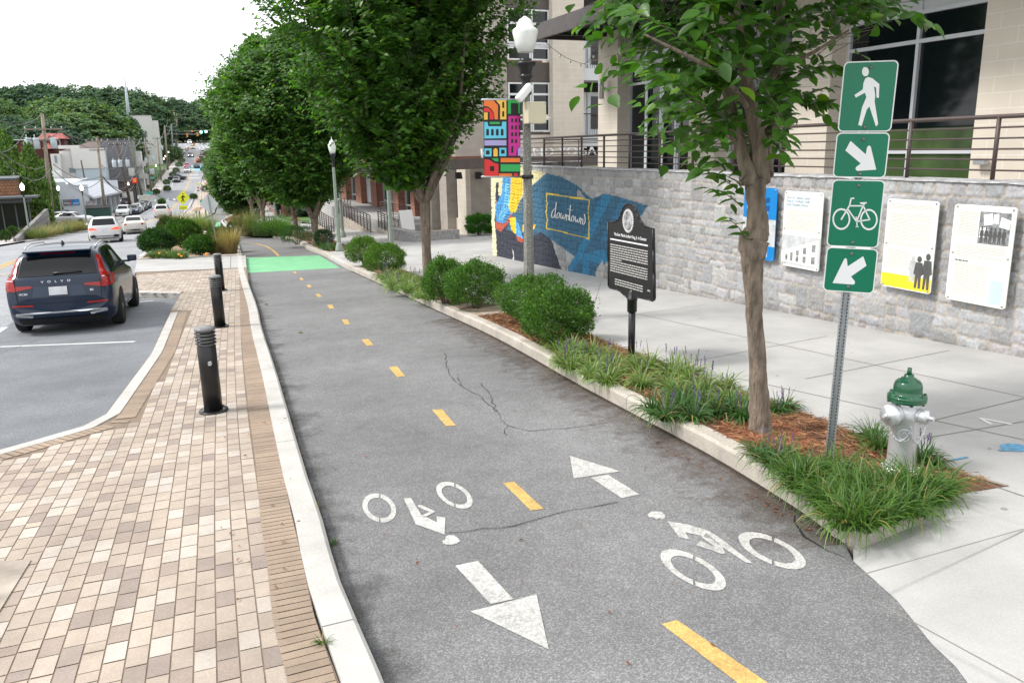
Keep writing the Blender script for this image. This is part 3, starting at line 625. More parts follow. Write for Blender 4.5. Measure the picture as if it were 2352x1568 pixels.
def board(tl, tr, label, kind):
    a = onwall(*tl); b = onwall(*tr); ex = (b-a); ex.z = 0; wd = ex.length; ex.normalize(); no = Vector((-1, 0, 0)); no = (no-ex*no.dot(ex)).normalized(); o = Vector(a)+no*.1
    ht = .6*2.02; ztop = a.z
    r = empty('history_board', (o.x, o.y, ztop), 0, label, 'sign board', 'history boards on the granite wall')
    fr = lambda x, y, t: ex*x*wd+Vector((0, 0, 1))*(y*ht-ht)+no*t
    c = .04; poly = [(c, 0), (1-c, 0), (1, c*.5), (1, 1-c*.5), (1-c, 1), (c, 1), (0, 1-c*.5), (0, c*.5)]
    mb = MB(); mb.prism(poly, fr, -.008, .004); mb.build('board_panel', m_board if kind != 'blue' else m_bblue, r)
    mb = MB()
    for x in (.05, .95):
        for y in (.025, .5, .975): mb.lathe([(.013, 0), (.013, .009), (.007, .013)], 8, fr(x, y, .004), frame((0, 0, 0), ex, (0, 0, 1)).to_3x3().to_4x4())
    mb.build('screws', m_steel, r)
    def rect(name, x0, y0, x1, y1, mat, t=.006): m_ = MB(); m_.add([fr(a, b, t) for a, b in ((x0, y0), (x1, y0), (x1, y1), (x0, y1))], [(0, 1, 2, 3)]); return m_.build(name, mat, r)
    def pol(name, P_, mat, t=.006, parent=None): m_ = MB(); [m_.add([fr(a, b, t) for a, b in q], [tuple(range(len(q)))]) for q in P_]; return m_.build(name, mat, parent or r)
    def lines(y0, n, x0=.08, x1=.92, mat=m_ink, lh=.0155):
        m_ = MB(); bar_text(m_, lambda x, y, t: fr(x, y, .0055), x0, x1, y0, n, lh, .42, .03, .11); m_.build('body_text', mat, r)
    tm = lambda x, y: Matrix.Translation(fr(x, y, .006))@frame((0, 0, 0), ex, (0, 0, 1))
    def figure(x, y, h, w_): return [[(x-w_*.5, y+h*.45), (x-w_*.35, y+h*.8), (x+w_*.35, y+h*.8), (x+w_*.5, y+h*.45), (x+w_*.3, y+h*.4), (x+w_*.32, y), (x+w_*.08, y), (x, y+h*.35), (x-w_*.1, y), (x-w_*.32, y), (x-w_*.3, y+h*.4)], [(x+w_*.24*math.cos(t), y+h*.9+h*.1*math.sin(t)) for t in np.linspace(0, 6, 9)]]
    if kind == 'blue':
        for k, s in enumerate(('MARTIN', 'LUTHER', 'KING, JR.', 'DECATUR')): text('title', s, .13, m_wht, r, tm(.1, .88-k*.095))
        rect('photo', 0, .2, 1, .57, m_pale); pol('photo_figure', figure(.6, .2, .34, .5), m_dink, .007)
        pol('photo_windows', [[(.5+.18*i, .68+j*.11), (.62+.18*i, .69+j*.11), (.62+.18*i, .76+j*.11), (.5+.18*i, .75+j*.11)] for i in range(2) for j in range(2)], M('board_dblue', (0, .07, .25), .4, var=0), .0065)
        lines(.15, 5, .15, .8, m_wht, .022)
    if kind == 'title':
        for k, s in enumerate(('How Dr. Martin Luther', 'King Jr.\'s DeKalb Traffic', 'Stop Changed History')): text('title', s, .056, m_pbl, r, tm(.07, .9-k*.045))
        lines(.75, 17); rect('photo', 0, .03, 1, .42, m_pale)
        pol('photo_building', [[(.0, .06), (0, .2), (.95, .4), (.95, .05)]], m_board, .0068); pol('photo_windows', [[(x, .08+y*x), (x+.05+.05*x, .08+y*x), (x+.05+.05*x, .08+y*x+.05+.06*x), (x, .08+y*x+.05+.05*x)] for x in (.12, .25, .4, .58, .8) for y in (.0, .2)], m_mid, .0075)
    if kind == 'yellow':
        lines(.95, 4); lines(.85, 24, .08, .9); lines(.44, 14, .08, .55); rect('yellow_band', 0.01, .012, .99, .16, m_byel)
        lines(.14, 5, .12, .5, M('band_ink', (.4, .3, .02), .6, var=0)); pol('photo_figure', figure(.62, .1, .3, .16), m_pale, .0072); pol('photo_figure', figure(.74, .04, .36, .19)+figure(.9, .04, .4, .19), m_dink, .0075)
    if kind == 'crowd':
        lines(.93, 16, .1, .42); lines(.6, 9, .1, .9); text('title', 'The Blue Bomb', .03, m_dink, r, tm(.1, .42)); lines(.4, 22, .1, .68)
        ph = rect('photo', .44, .62, .93, .94, m_mid); pol('photo_signs', [[(.52, .8), (.66, .82), (.64, .93), (.5, .91)], [(.76, .8), (.92, .78), (.93, .87), (.78, .9)], [(.46, .68), (.6, .69), (.59, .79), (.46, .78)], [(.66, .83), (.75, .83), (.74, .93), (.66, .92)]], m_wht, .0068, ph)
        fg = []; [fg.extend(figure(.5+.07*k, .63, .16, .07)) for k in range(6)]; pol('photo_figures', fg, m_dink, .0072, ph)
        rect('leaflet', .72, .03, .92, .27, M('leaflet_blue', (.5, .66, .74), .5, var=.05)); 
    if kind == 'hidden': lines(.9, 20); rect('photo', 0.02, .02, .98, .2, m_mid)
    return r
board((1722,428), (1798,434), 'blue board with white capitals over a photo of a man, half behind the tree trunk', 'blue')
board((1815,437), (1905,445), 'cream board headed in pale blue with a long white building in its photo', 'title')
board((1930,448), (2022,456), 'board almost wholly behind the stacked green signs', 'hidden')
board((2053,455), (2172,465), 'cream board with a yellow foot and three walking men', 'yellow')
board((2208,467), (2352,478), 'cream board with a photo of a crowd holding placards', 'crowd')
# ---------------------------------------------------------------- railings
def rail_run(name, pts, h, n, rtop, rbar, rpost, spacing, label, cat='railing', group=None, first=.0, gap0=.12, yspots=None):
    P_ = [Vector(p) for p in pts]; r = empty(name, P_[0], 0, label, cat, group); mb = MB(); up = Vector((0, 0, 1))
    mb.tube([p+up*h for p in P_], rtop, 8); mb.build('top_rail', m_bronze, r, world=True)
    for k in range(n):
        z_ = gap0+(h-gap0)*k/n; mb = MB(); mb.tube([p+up*z_ for p in P_], rbar, 6); mb.build('bar', m_bronze, r, world=True)
    S = []; 
    if yspots:
        for y in yspots:
            for a, b in zip(P_, P_[1:]):
                if a.y <= y <= b.y: S.append(a+(b-a)*((y-a.y)/(b.y-a.y))); break
    else: S = resample3(P_, spacing)
    for p in S: mb = MB(); mb.tube([p+up*-.02, p+up*h], rpost, 8); mb.build('post', m_bronze, r, world=True)
    return r
def resample3(P_, st):
    L_ = sum((b-a).length for a, b in zip(P_, P_[1:])); n = max(1, round(L_/st)); out = []
    for k in range(n+1):
        s = L_*k/n
        for a, b in zip(P_, P_[1:]):
            l = (b-a).length
            if s <= l+1e-6: out.append(a+(b-a)*(s/l)); break
            s -= l
    return out
RY = [1.9, 3.1, 4.4, 5.65, 6.9, 8.2, 9.5, 10.85, 12.15, 13.45, 14.7, 16, 17.25, 18.5, 19.7, 21, 22.3, 23.5, 24.8]
rail_run('terrace_railing', [(x+.2, y, WTOP+.01) for x, y in smooth2(wallx[:6], 2)], .76, 5, .028, .012, .027, 1.25, 'dark brown steel railing of five bars standing on top of the granite wall', yspots=RY)
rail_run('terrace_railing', [(12.2,25.5,WTOP),(17.5,25.5,WTOP)], .76, 5, .025, .012, .022, 1.25, 'second brown railing crossing behind the wall railing below the yoga letters')
# ---------------------------------------------------------------- the building above the wall
m_block = M('beige_block', (.62, .555, .47), .85, var=.06, scale=1.5, pattern=brickpat(.62, .245, (.68, .64, .58), .95, .008), bump=.25, bdist=.006)
m_blockd = M('block_brown', (.4, .355, .31), .85, var=.08, scale=1.5, pattern=brickpat(.5, .2, (.38, .34, .3), .86, .008), bump=.25)
m_alu = M('aluminium_frame', (.6, .62, .65), .4, var=.03, metal=.2); m_win = M('dark_glass', (.006, .009, .011), .06, var=0, spec=.5); m_brown = M('brown_panel', (.085, .068, .06), .5, var=.15, scale=3)
m_gwin = M('green_glass', (.05, .085, .03), .15, var=.4, scale=2, pattern=None); m_panel = M('white_panel', (.6, .62, .64), .45, var=.03); m_steelb = M('canopy_steel', (.075, .06, .057), .45, var=.2, scale=5)
XP, XG = 12.5, 12.95
bld = empty('shop_building', (14, 14, WTOP), 0, 'cream block building with tall dark glazing behind the terrace railing', 'building')
def part(name, mat, lo, hi, parent=None, bevel=0): return MB().b2(lo, hi).build(name, mat, parent or bld, world=True, bevel=bevel)
YPR = [(atX(1641,330,XP).y, atX(1581,330,XP).y)]
piers = [(21.15, 22.3), (YPR[0][0], YPR[0][1]), (12.85, 14.0), (3.2, 9.57)]
for a, b in piers: part('pier', m_block, (XP, a, WTOP-.6), (XG+1, b, 3.3 if b > 20 else 5.2))
part('upper_wall', m_block, (XP+.003, 2, 5.2), (22, 22.29, 9)); MB().prism([(22, 2)]+[(x+.12, y) for x, y in wallx[1:6]]+[(22, 25.3)], lambda x, y, t: Vector((x, y, t)), WTOP-.75, WTOP-.5).build('terrace_floor', m_conc, bld, world=True)
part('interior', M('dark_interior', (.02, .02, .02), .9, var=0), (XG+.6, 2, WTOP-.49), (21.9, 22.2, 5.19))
def bay(y0, y1, zs, ys, glass, lower=None):
    part('glazing', glass, (XG+.02, y0, WTOP-.49), (XG+.05, y1, 5.2))
    fr_ = MB()
    for y in [y0+.03, *ys, y1-.03]: fr_.b2((XG-.05, y-.032, WTOP-.49), (XG+.018, y+.032, 5.2))
    for z_ in zs: fr_.b2((XG-.048, y0, z_-.035), (XG+.016, y1, z_+.035))
    f = fr_.build('window_frame', m_alu, bld, world=True); return f
zA, zB, zC = atX(2038,44,XG).z, atX(1957,119,XG).z, atX(2043,349,XG).z
ym = atX(2090,330,XG).y
bay(9.57, 12.85, [zA, zB, zC], [ym], m_win); part('spandrel', m_panel, (XG-.01, 9.6, zA+.04), (XG+.019, 12.82, 5.1)); part('lower_pane', m_gwin, (XG+.0, 9.63, WTOP-.48), (XG+.019, ym-.035, zC-.037)); part('lower_pane', m_gwin, (XG+.0, ym+.035, WTOP-.48), (XG+.019, 12.8, zC-.037)); 
part('lower_pane', m_gwin, (XG+.0, 9.63, zC+.037), (XG+.0195, ym-.035, zC+.42)); part('lower_pane', m_gwin, (XG, ym+.035, zC+.037), (XG+.0195, 12.8, zC+.42))
bay(14.0, piers[1][0], [zB-.2, zC], [15.3], m_win)
yd = [atX(u, 300, XG).y for u in (1560, 1523, 1485, 1448)]; zd = atX(1520,185,XG).z; z2 = atX(1500,150,XG).z; z3 = atX(1500,122,XG).z
bay(piers[1][1], 21.15, [zd, z2, z3], [yd[0], yd[2]], m_win)
part('louvre', M('louvre_grey', (.2, .2, .21), .5, var=0, pattern=brickpat(9, .045, (.04,.04,.04))), (XG-.006, piers[1][1]+.1, z3+.04), (XG+.0185, 21.1, z3+.55)); part('spandrel', m_panel, (XG-.004, piers[1][1]+.1, z2+.04), (XG+.0185, 21.1, z3-.04))
for a, b in ((yd[0]+.04, yd[1]-.01), (yd[1]+.01, yd[2]-.04)):
    d = MB(); z0 = WTOP-.45; d.b2((XG-.07, a, z0), (XG-.055, a+.09, zd-.04)).b2((XG-.07, b-.09, z0), (XG-.055, b, zd-.04)).b2((XG-.07, a+.09, zd-.14), (XG-.055, b-.09, zd-.04)).b2((XG-.07, a+.09, z0), (XG-.055, b-.09, z0+.26)); dr = d.build('door', m_alu, bld, world=True)
    hy = b-.13 if a == yd[0]+.04 else a+.13; hy = (b-.12) if a < yd[1]-.3 and b <= yd[1] else (a+.12)
    MB().tube([(XG-.07, hy, .35), (XG-.13, hy, .37), (XG-.13, hy, .62), (XG-.07, hy, .64)], .012, 6).build('handle', m_steel, dr, world=True)
# canopy over the terrace
zc0, zc1 = 3.07, 3.5; XC = 10.56
part('canopy_fascia', m_steelb, (XC, 4, zc0), (XC+.1, 22.5, zc1)); part('canopy_fascia', m_steelb, (XC+.1, 22.4, zc0+.002), (XP+3, 22.5, zc1-.002)); part('canopy_deck', M('canopy_dark', (.03, .027, .025), .7, var=.1), (XC+.1, 4, zc1-.1), (XP+.5, 22.4, zc1-.02))
for k in range(9): part('canopy_beam', MATS['canopy_dark'], (XC+.1, 5+k*2.1, zc0+.05), (XP-.003, 5.12+k*2.1, zc1-.1))
for k in range(3): part('canopy_beam', MATS['canopy_dark'], (XC+.6+k*.55, 4, zc0+.12), (XC+.66+k*.55, 22.4, zc1-.101))
def wall_light(x, y, z_, lab):
    r = empty('wall_light', (x, y, z_), 0, lab, 'wall lamp'); MB().lathe([(.075, -.28), (.08, -.27), (.08, .27), (.075, .28)], 16, (-.22, 0, 0)).build('lamp_tube', M('silver_paint', (.5, .5, .5), .4, metal=.5, var=.05), r); MB().box((-.07, 0, -.0), (.14, .06, .08)).box((-.01, 0, 0), (.02, .16, .12)).build('bracket', m_steel, r)
p = atX(1396, 205, XP); wall_light(XP, p.y, p.z, 'grey cylinder wall lamp on the cream pillar beside the glass doors')
for u, v in ((1605,352),(1748+430,360)):
    p = atX(u, v, XP)
p = atX(2262, 371, XP); r = empty('floodlight', (XP-.02, p.y, p.z), 0, 'small grey floodlight low on the cream pillar at the right edge', 'floodlight'); MB().box((-.08, 0, 0), (.12, .2, .1)).box((0, .02, .02), (.06, .08, .06)).build('lamp_body', m_steel, r, bevel=.01)
p = atX(1778, 356, XP-.0); 
# ---------------------------------------------------------------- the wing facing us beyond the terrace
YW = 36.
wing = empty('apartment_wing', (16, YW, -4.2), 0, 'beige and brown apartment block with white framed windows behind the lamp post', 'building')
def X_(u, Y=YW, v=200): return atY(u, v, Y).x
def Z_(v, u=1220, Y=YW): return atY(u, v, Y).z
def wpart(name, mat, x0, x1, z0, z1, y0=YW, y1=YW+.5, par=None): return MB().b2((x0, y0, z0), (x1, y1, z1)).build(name, mat, par or wing, world=True)
xa, xb, xc = X_(1040), X_(1267), X_(1333)
wpart('wall', m_blockd, xa, X_(1166)-.02, -.35, 12, YW+.02, YW+.5); wpart('column', m_block, xb-.1, xc, -.6, 12, YW-.35, YW+.8)
wpart('spandrel', m_brown, X_(1166), xb-.1, Z_(189), Z_(143), YW+.01); wpart('spandrel', m_brown, X_(1166), xb-.1, Z_(20), Z_(-40), YW+.01); wpart('spandrel', m_brown, X_(1166), xb-.1, Z_(310), Z_(304), YW+.01); wpart('wall', m_block, X_(1166), xb-.1, -.5, Z_(310), YW+.01); wpart('spandrel', m_panel, X_(1166), xb-.1, Z_(108), Z_(102), YW+.01)
for (v0, v1, mids) in ((22,101,(55,)),(109,139,()),(190,267,(217,)),(273,303,())):
    for u0, u1 in ((1167,1220),(1222,1262)):
        x0, x1, z0, z1 = X_(u0), X_(u1), Z_(v1), Z_(v0); mb = MB(); t = .07
        mb.b2((x0, YW-.02, z0), (x0+t, YW+.06, z1)).b2((x1-t, YW-.02, z0), (x1, YW+.06, z1)).b2((x0+t, YW-.02, z0), (x1-t, YW+.06, z0+t)).b2((x0+t, YW-.02, z1-t), (x1-t, YW+.06, z1))
        for m_ in mids: zz = Z_(m_); mb.b2((x0+t, YW-.02, zz-.05), (x1-t, YW+.06, zz+.05))
        f = mb.build('window', M('white_frame', (.7, .71, .72), .5, var=0), wing, world=True); MB().b2((x0+t, YW+.03, z0+t), (x1-t, YW+.05, z1-t)).build('pane', m_win, f, world=True)
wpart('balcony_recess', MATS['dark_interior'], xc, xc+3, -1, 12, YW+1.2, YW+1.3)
for zf in (Z_(310, 1350), Z_(158, 1350)):
    wpart('balcony_slab', m_panel, xc, xc+3, zf-.55, zf, YW-.1, YW+1.2)
    for k in range(2): wpart('balcony_door', m_panel, xc+.1+k*.9, xc+.95+k*.9, zf, zf+2.1, YW+1.12, YW+1.18); wpart('balcony_door_pane', m_win, xc+.3+k*.9, xc+.78+k*.9, zf+.3, zf+1.9, YW+1.1, YW+1.119)
    mb = MB(); mb.tube([(xc, YW, zf+1.0), (xc+3, YW, zf+1.0)], .025, 6)
    for k in range(25): mb.tube([(xc+.06+k*.12, YW, zf), (xc+.06+k*.12, YW, zf+1)], .01, 4)
    mb.build('balcony_railing', m_bronze, wing, world=True)
wpart('rear_column', m_block, xc+3, xc+9, -4.2, 12, YW, YW+1)
# lower storefront with the letter sign
zb0, zb1 = Z_(388, 1105, 34.6), Z_(364, 1105, 34.6)
wpart('canopy_beam', m_brown, X_(1035, 34.6), X_(1035, 34.6)+9, zb0, zb1, 34.6, 34.8); wpart('canopy_roof', M('canopy_roofing', (.28, .24, .22), .8, var=.2), X_(1035, 34.6)+.0, X_(1035, 34.6)+9, zb1-.1, zb1-.02, 34.8, YW+.4)
wpart('canopy_beam', m_brown, X_(1035, 34.6)-.18, X_(1035, 34.6)-.001, zb0, zb1, 34.6, YW+2)
sg = empty('letter_sign', (X_(1098, 34.7), 34.7, zb1), 0, 'white channel letters reading HIGHLAND YOGA standing on the brown canopy edge', 'letter sign')
x0s, x1s = X_(1099, 34.7, 360), X_(1366, 34.7, 350)
o = text('letters', 'HIGHLAND YOGA', .66, M('letter_white', (.75, .76, .78), .4, var=0), sg, frame((0, 0, .02), (1, 0, 0), (0, 0, 1)), .04, 1.0)
bx = max(v.co.x for v in o.data.vertices); k = (x1s-x0s)/bx
for v in o.data.vertices: v.co.x *= k; v.co.z *= .9
YB = 38.
wpart('wall', m_blockd, 13.85, 20, -4.4, zb0, YB, YB+.4); wpart('pier', m_block, 13.8, 13.85+.2, -4.4, zb0-.002, YB-.01, YB+1.3)
px2 = X_(1016, 41); wpart('pier', m_blockd, px2, X_(1040, 41), -4.5, zb0, 41, 42.2); wpart('glazing', m_win, X_(1040, 41), X_(1040, 41)+.1, -4.4, zb0, 39.3, 41); wpart('sill', m_block, X_(1040, 41)-.1, X_(1040, 41)-.001, -4.4, -3.6, 39.3, 41)
wpart('wall', m_blockd, 13.6, 14.2, -4.5, zb0, 43.2, 44); wpart('glazing', m_win, 14.25, 14.3, -4.4, zb0, 42.2, 43.2)
for u, v in ((1052,406),(1098,406)):
    p = atY(u, v, YB); r = empty('wall_light', (p.x, YB-.01, p.z), 0, 'dark wedge wall lamp above the %s' % ('narrow window slot' if u < 1060 else 'clipped hedge'), 'wall lamp'); MB().add([(-.15, 0, -.1), (.15, 0, -.1), (.15, -.25, -.1), (-.15, -.25, -.1), (-.15, 0, .22), (.15, 0, .22), (.15, -.1, .22), (-.15, -.1, .22)], [(0, 1, 2, 3), (4, 5, 6, 7), (0, 1, 5, 4), (2, 3, 7, 6), (0, 3, 7, 4), (1, 2, 6, 5)]).build('lamp_housing', m_black, r)
# brick shops
XS = 14.4; m_rb = M('red_brick', (.3, .105, .06), .9, var=.12, scale=3, pattern=brickpat(.23, .085, (.42, .33, .28), .75, .008), bump=.3)
shops = empty('brick_shops', (XS, 50, -4.1), 0, 'red brick shops with brown steel canopies beyond the ramps', 'building')
def spart(name, mat, lo, hi, par=None): return MB().b2(lo, hi).build(name, mat, par or shops, world=True)
ys = lambda u: atX(u, 470, XS).y
pr = [(ys(797),ys(785)),(ys(831),ys(819)),(ys(866),ys(854)),(ys(915),ys(904)),(ys(952),ys(944))]
fz = -4.1
for a, b in pr: spart('brick_pier', m_rb, (XS, a, -7.5), (XS+.9, b+.1, -.95))
spart('shop_floor', m_conc, (11.6, 43.6, -6.5), (XS+1.5, 73, fz))
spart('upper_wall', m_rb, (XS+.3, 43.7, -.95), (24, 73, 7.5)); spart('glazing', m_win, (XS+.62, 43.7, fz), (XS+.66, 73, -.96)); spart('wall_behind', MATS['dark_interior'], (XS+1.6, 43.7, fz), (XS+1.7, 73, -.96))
ends = [43.9]+[v for a, b in reversed(pr) for v in (a, b+.1)]+[73]
for a, b in zip(ends[::2], ends[1::2]):
    if b-a < .3: continue
    mb = MB()
    for y in (a+.05, (a+b)/2, b-.05): mb.b2((XS+.5, y-.06, fz), (XS+.615, y+.06, -1))
    for z_ in (fz+.5, fz+2.1): mb.b2((XS+.505, a, z_-.05), (XS+.61, b, z_+.05))
    mb.build('shop_frame', m_alu, shops, world=True)
for u0, u1, t_, s_ in ((817,845,'HC',0),(851,866,'DEDICATION',1)):
    y0, y1 = ys(u1), ys(u0); dpan = spart('shop_door', M('poster_grey', (.5, .52, .55), .5, var=.05), (XS+.47, y0+.2, fz+.1), (XS+.5, y1-.2, fz+2.3))
for k in range(6): spart('upper_window', m_win, (XS+.28, 46.5+k*4.3, 1.0), (XS+.299, 48.6+k*4.3, 3.0)); 
spart('stone_band', M('limestone', (.5, .46, .4), .85), (XS+.22, 43.7, .15), (XS+.299, 73, .45)); spart('cornice', m_brown, (XS+.0, 43.7, 7.5), (24, 73, 7.8))
for y0, y1, z0, z1, x0 in ((ys(867)-1.5,ys(826)+2,-1.45,-.98,12.4),(ys(826)+2.1,74,-1.75,-1.3,12.7),(44,ys(880),-1.5,-.98,12.9)):
    spart('canopy', m_brown, (x0, y0, z0), (XS-.003, y1, z1))
for u in (815,864,902,932):
    y = ys(u); r = empty('wall_light', (XS-.01, y, -1.95), 0, 'dark wedge wall lamp on the brick piers of the shops', 'wall lamp', 'wedge lamps on the brick piers'); MB().box((-.12, 0, 0), (.24, .3, .28)).build('lamp_housing', m_black, r, bevel=.04)
r = empty('hanging_sign', (12.6, ys(800), -1.0), 0, 'white square sign on top of the farthest brown canopy', 'sign'); MB().box((0, 0, .55), (1.1, .08, 1.1)).build('sign_panel', m_panel, r); text('sign_text', 'BOXING+FITNESS', .13, m_dink, r, frame((-.5, -.05, .15), (1, 0, 0), (0, 0, 1)), .002, .75)
# ramp railings and their low walls
def Pxx(u, v, X): return atX(u, v, X)
gr_ = 'brown ramp railings in front of the shops'
a0, a1 = Pxx(779,491,11.0), Pxx(852,533,10.8)
def ramp(p0, p1, h, lab, wall=True):
    rail_run('ramp_railing', [p0, p1], h, 6, .03, .016, .028, .95, lab, group=gr_)
    if wall:
        mb = MB(); d = (Vector(p1)-Vector(p0)); q = Vector((1, 0, 0)); n = 8; V = []; 
        for i in range(n+1):
            p = Vector(p0)+d*(i/n); g = G(p.y)+.1
            V += [(p.x-.12, p.y, g), (p.x-.12, p.y, p.z+.0), (p.x+.15, p.y, p.z+.0), (p.x+.15, p.y, g)]
        mb.add(V, [(i*4+k, i*4+k+1, (i+1)*4+k+1, (i+1)*4+k) for i in range(n) for k in range(3)]+[(0, 1, 2, 3), (n*4, n*4+1, n*4+2, n*4+3)])
        o = mb.build('ramp_wall', M('low_stone', (.42, .37, .31), .9, var=.2, scale=6, pattern=brickpat(.5, .25, (.5, .44, .36)), bump=.5), None, loc=tuple((Vector(p0)+Vector(p1))/2)); tag(o, 'low pale stone wall under '+lab.split(' railing')[0]+' ramp railing', 'wall')
ramp(tuple(a0), tuple(a1), .95, 'long sloping railing left of the bare lamp post')
b0, b1 = Pxx(870,522,11.2), Pxx(917,546,10.9); ramp(tuple(b0), tuple(b1), .92, 'short sloping railing right behind the lamp post')
c0, c1 = Pxx(722,508,9.6), Pxx(768,541,9.3); ramp(tuple(c0), tuple(c1), 1.0, 'far sloping railing behind the forked tree')
rail_run('ramp_railing', [Pxx(781,492,12.6), (12.6, Pxx(781,492,12.6).y-.01, fz)][:1]+[(12.4, ys(856)-1.5, fz)], 1.0, 6, .025, .014, .024, 1.4, 'level railing in front of the glass shop doors', group=gr_)
rail_run('ramp_railing', [(12.3, 49.6, fz), (12.5, 44.4, fz)], 1.0, 6, .025, .014, .024, 1.4, 'level railing in front of the nearest brick piers', group=gr_)
# low granite planter, hedge, folding sign
m_gran = M('granite', (.3, .3, .3), .9, var=.25, scale=8, pattern=brickpat(.42, .2, (.36, .3, .26), .75, .015), bump=.8, bdist=.02)
p0, p1 = gp(950,556,.15), gp(1056,548,.15)
o = MB(); ex = (p1-p0).normalized(); mm = frame((0, 0, 0), ex, (-ex.y, ex.x, 0)).to_3x3(); L_ = (p1-p0).length
zt = p0.z+.42
for lo, hi in (((0, 0, -.9), (L_, .45, .42)), ((0, .452, -.9), (.5, 3.2, .418))): 
    n0 = len(o.V); o.b2(lo, hi)
    for i in range(n0, n0+8): o.V[i] = tuple(mm@Vector(o.V[i])+p0)
ob = o.build('planter_wall', m_gran, None, loc=tuple(p0)); tag(ob, 'low grey granite planter wall between the tree trunk and the hedge', 'wall')
q = atY(985, 528, 45.0); r = empty('folding_sign', (13.0, 43.6, fz), 0, 'blank white folding pavement sign by the storefront', 'folding sign')
r.location = (12.1, 43.2, gp(985,528,.15).z+.28)
for s in (-1, 1): MB().box((0, s*.25, .55), (.75, .03, 1.15), Matrix.Rotation(s*.38, 4, 'X').to_3x3()).build('sign_board', m_wht, r, bevel=.02)
# string of bulbs under the canopy
a = atY(1250, 95, 22.4); b = atY(1345, 148, 22.4); cc = atY(1385, 98, 22.4); r = empty('string_lights', a, 0, 'drooping string of small bulbs under the canopy corner', 'string lights'); pts = [a+(b-a)*t+Vector((0, 0, -.12*math.sin(math.pi*t))) for t in np.linspace(0, 1, 9)]+[b+(cc-b)*t*.98 for t in np.linspace(.1, 1, 6)]
MB().tube(pts, .008, 4).build('cable', m_dark, r, world=True)
for p in pts[1::2]: MB().lathe([(.01, -.02), (.03, -.05), (.03, -.08), (.005, -.11)], 8, p).build('bulb', m_glassw, r, world=True)
# ================================================================== STREET FURNITURE NEAR THE CAMERA
# bollards
def bollard(loc, label, sticker=False):
    r = empty('bollard', loc, 0, label, 'bollard', 'black louvred bollards on the pavers')
    MB().lathe([(.155, 0), (.155, .012), (.15, .018), (.1, .02)], 28).build('base_plate', m_black, r)
    MB().lathe([(.098, .02), (.098, .74), (.094, .745)], 28).build('post', m_black, r)
    mb = MB()
    for k in range(4):
        z_ = .765+k*.037; mb.lathe([(.085, z_-.001), (.108, z_), (.111, z_+.008), (.085, z_+.02)], 28)
    mb.build('louvre_rings', m_black, r); MB().lathe([(.08, .745), (.08, .9)], 20).build('lens', M('lens_grey', (.45, .46, .46), .3, var=0), r)
    MB().lathe([(.085, .905), (.106, .91), (.108, .93), (.09, .945), (.0, .95)], 28).build('cap', M('cap_grey', (.16, .16, .165), .35, var=0), r)
    mb = MB()
    for k in range(4): mb.lathe([(.014, 0), (.014, .012), (.004, .02)], 6, (.128*math.cos(k*1.57+.6), .128*math.sin(k*1.57+.6), .014))
    mb.build('bolts', m_black, r)
    if sticker:
        mb = MB(); a0 = -1.45; q = [(a0+.26*math.cos(t), .56+.028*math.sin(t)) for t in np.linspace(0, 6.28, 17)[:-1]]
        mb.add([(.0995*math.cos(a), .0995*math.sin(a), z_) for a, z_ in q], [tuple(range(16))]); s = mb.build('sticker', M('sticker_grey', (.12, .12, .13), .5, var=0), r)
        mb = MB()
        for k in range(3): mb.add([(.1003*math.cos(a0+da), .1003*math.sin(a0+da), .575-k*.016+dz_) for da, dz_ in ((-.17, -.004), (.17, .002), (.17, .01), (-.17, .004))], [(0, 1, 2, 3)])
        mb.build('sticker_text', m_wht, s)
    return r
bs = [gp(491,943,.128), gp(506,750,.128), gp(508,667,.128)]
bollard(bs[0], 'nearest black louvred bollard with a small round sticker', True); bollard(bs[1], 'middle one of the three black bollards on the brick pavement'); bollard(bs[2], 'farthest of the three black bollards on the brick pavement')
for k, (x, y) in enumerate(((3.3,100),(4.4,110),(5.2,119),(7.6,138),(8.5,150),(9.5,165))):
    r = empty('bollard', (x+.1, y, G(y)+.12), 0, 'distant black bollard on the strip between the street and the bike lane', 'bollard', 'far bollards beside the bike lane')
    MB().lathe([(.16, 0), (.1, .02), (.1, .95), (.0, .96)], 10).build('post', m_black, r)
# lamp posts
def lamp(base, h, label, lit=False, kind='green', group=None, seg=12, s=1.0):
    r = empty('street_lamp', base, 0, label, 'street lamp', group); m = m_agg if kind == 'agg' else m_pole; rb = .098 if kind == 'agg' else .085
    hp = h-1.07*s
    MB().lathe([(rb*2, 0), (rb*2, .08), (rb*1.7, .16), (rb*1.3, .3), (rb*1.05, .36)] if kind != 'agg' else [(rb*1.25, 0), (rb*1.25, .1), (rb*1.02, .12)], seg).build('base', m, r)
    MB().lathe([(rb, .1), (rb*.62, hp)], 16 if seg > 8 else 8, flute=.035, smooth=False).build('pole', m, r)
    MB().lathe([(.062*s, hp), (.07*s, hp+.03), (.055*s, hp+.1), (.055*s, hp+.22), (.09*s, hp+.42), (.125*s, hp+.46), (.13*s, hp+.5), (.1*s, hp+.52)], seg).build('neck', m_black, r)
    z0 = hp+.52*s; MB().lathe([(.1*s, z0), (.135*s, z0+.14), (.165*s, z0+.3), (.16*s, z0+.34), (.115*s, z0+.38), (.105*s, z0+.43), (.075*s, z0+.49), (.035*s, z0+.52), (.02*s, z0+.54)], max(seg, 12)).build('globe', m_lit if lit else m_glassw, r)
    MB().lathe([(.02*s, z0+.54), (.028*s, z0+.555), (.012*s, z0+.58), (.018*s, z0+.6), (.0, z0+.66)], 8).build('finial', m_black if kind == 'agg' else m_glassw, r)
    return r
pA = gp(1217,735,.15); hA = atY(1210,15,pA.y).z-pA.z
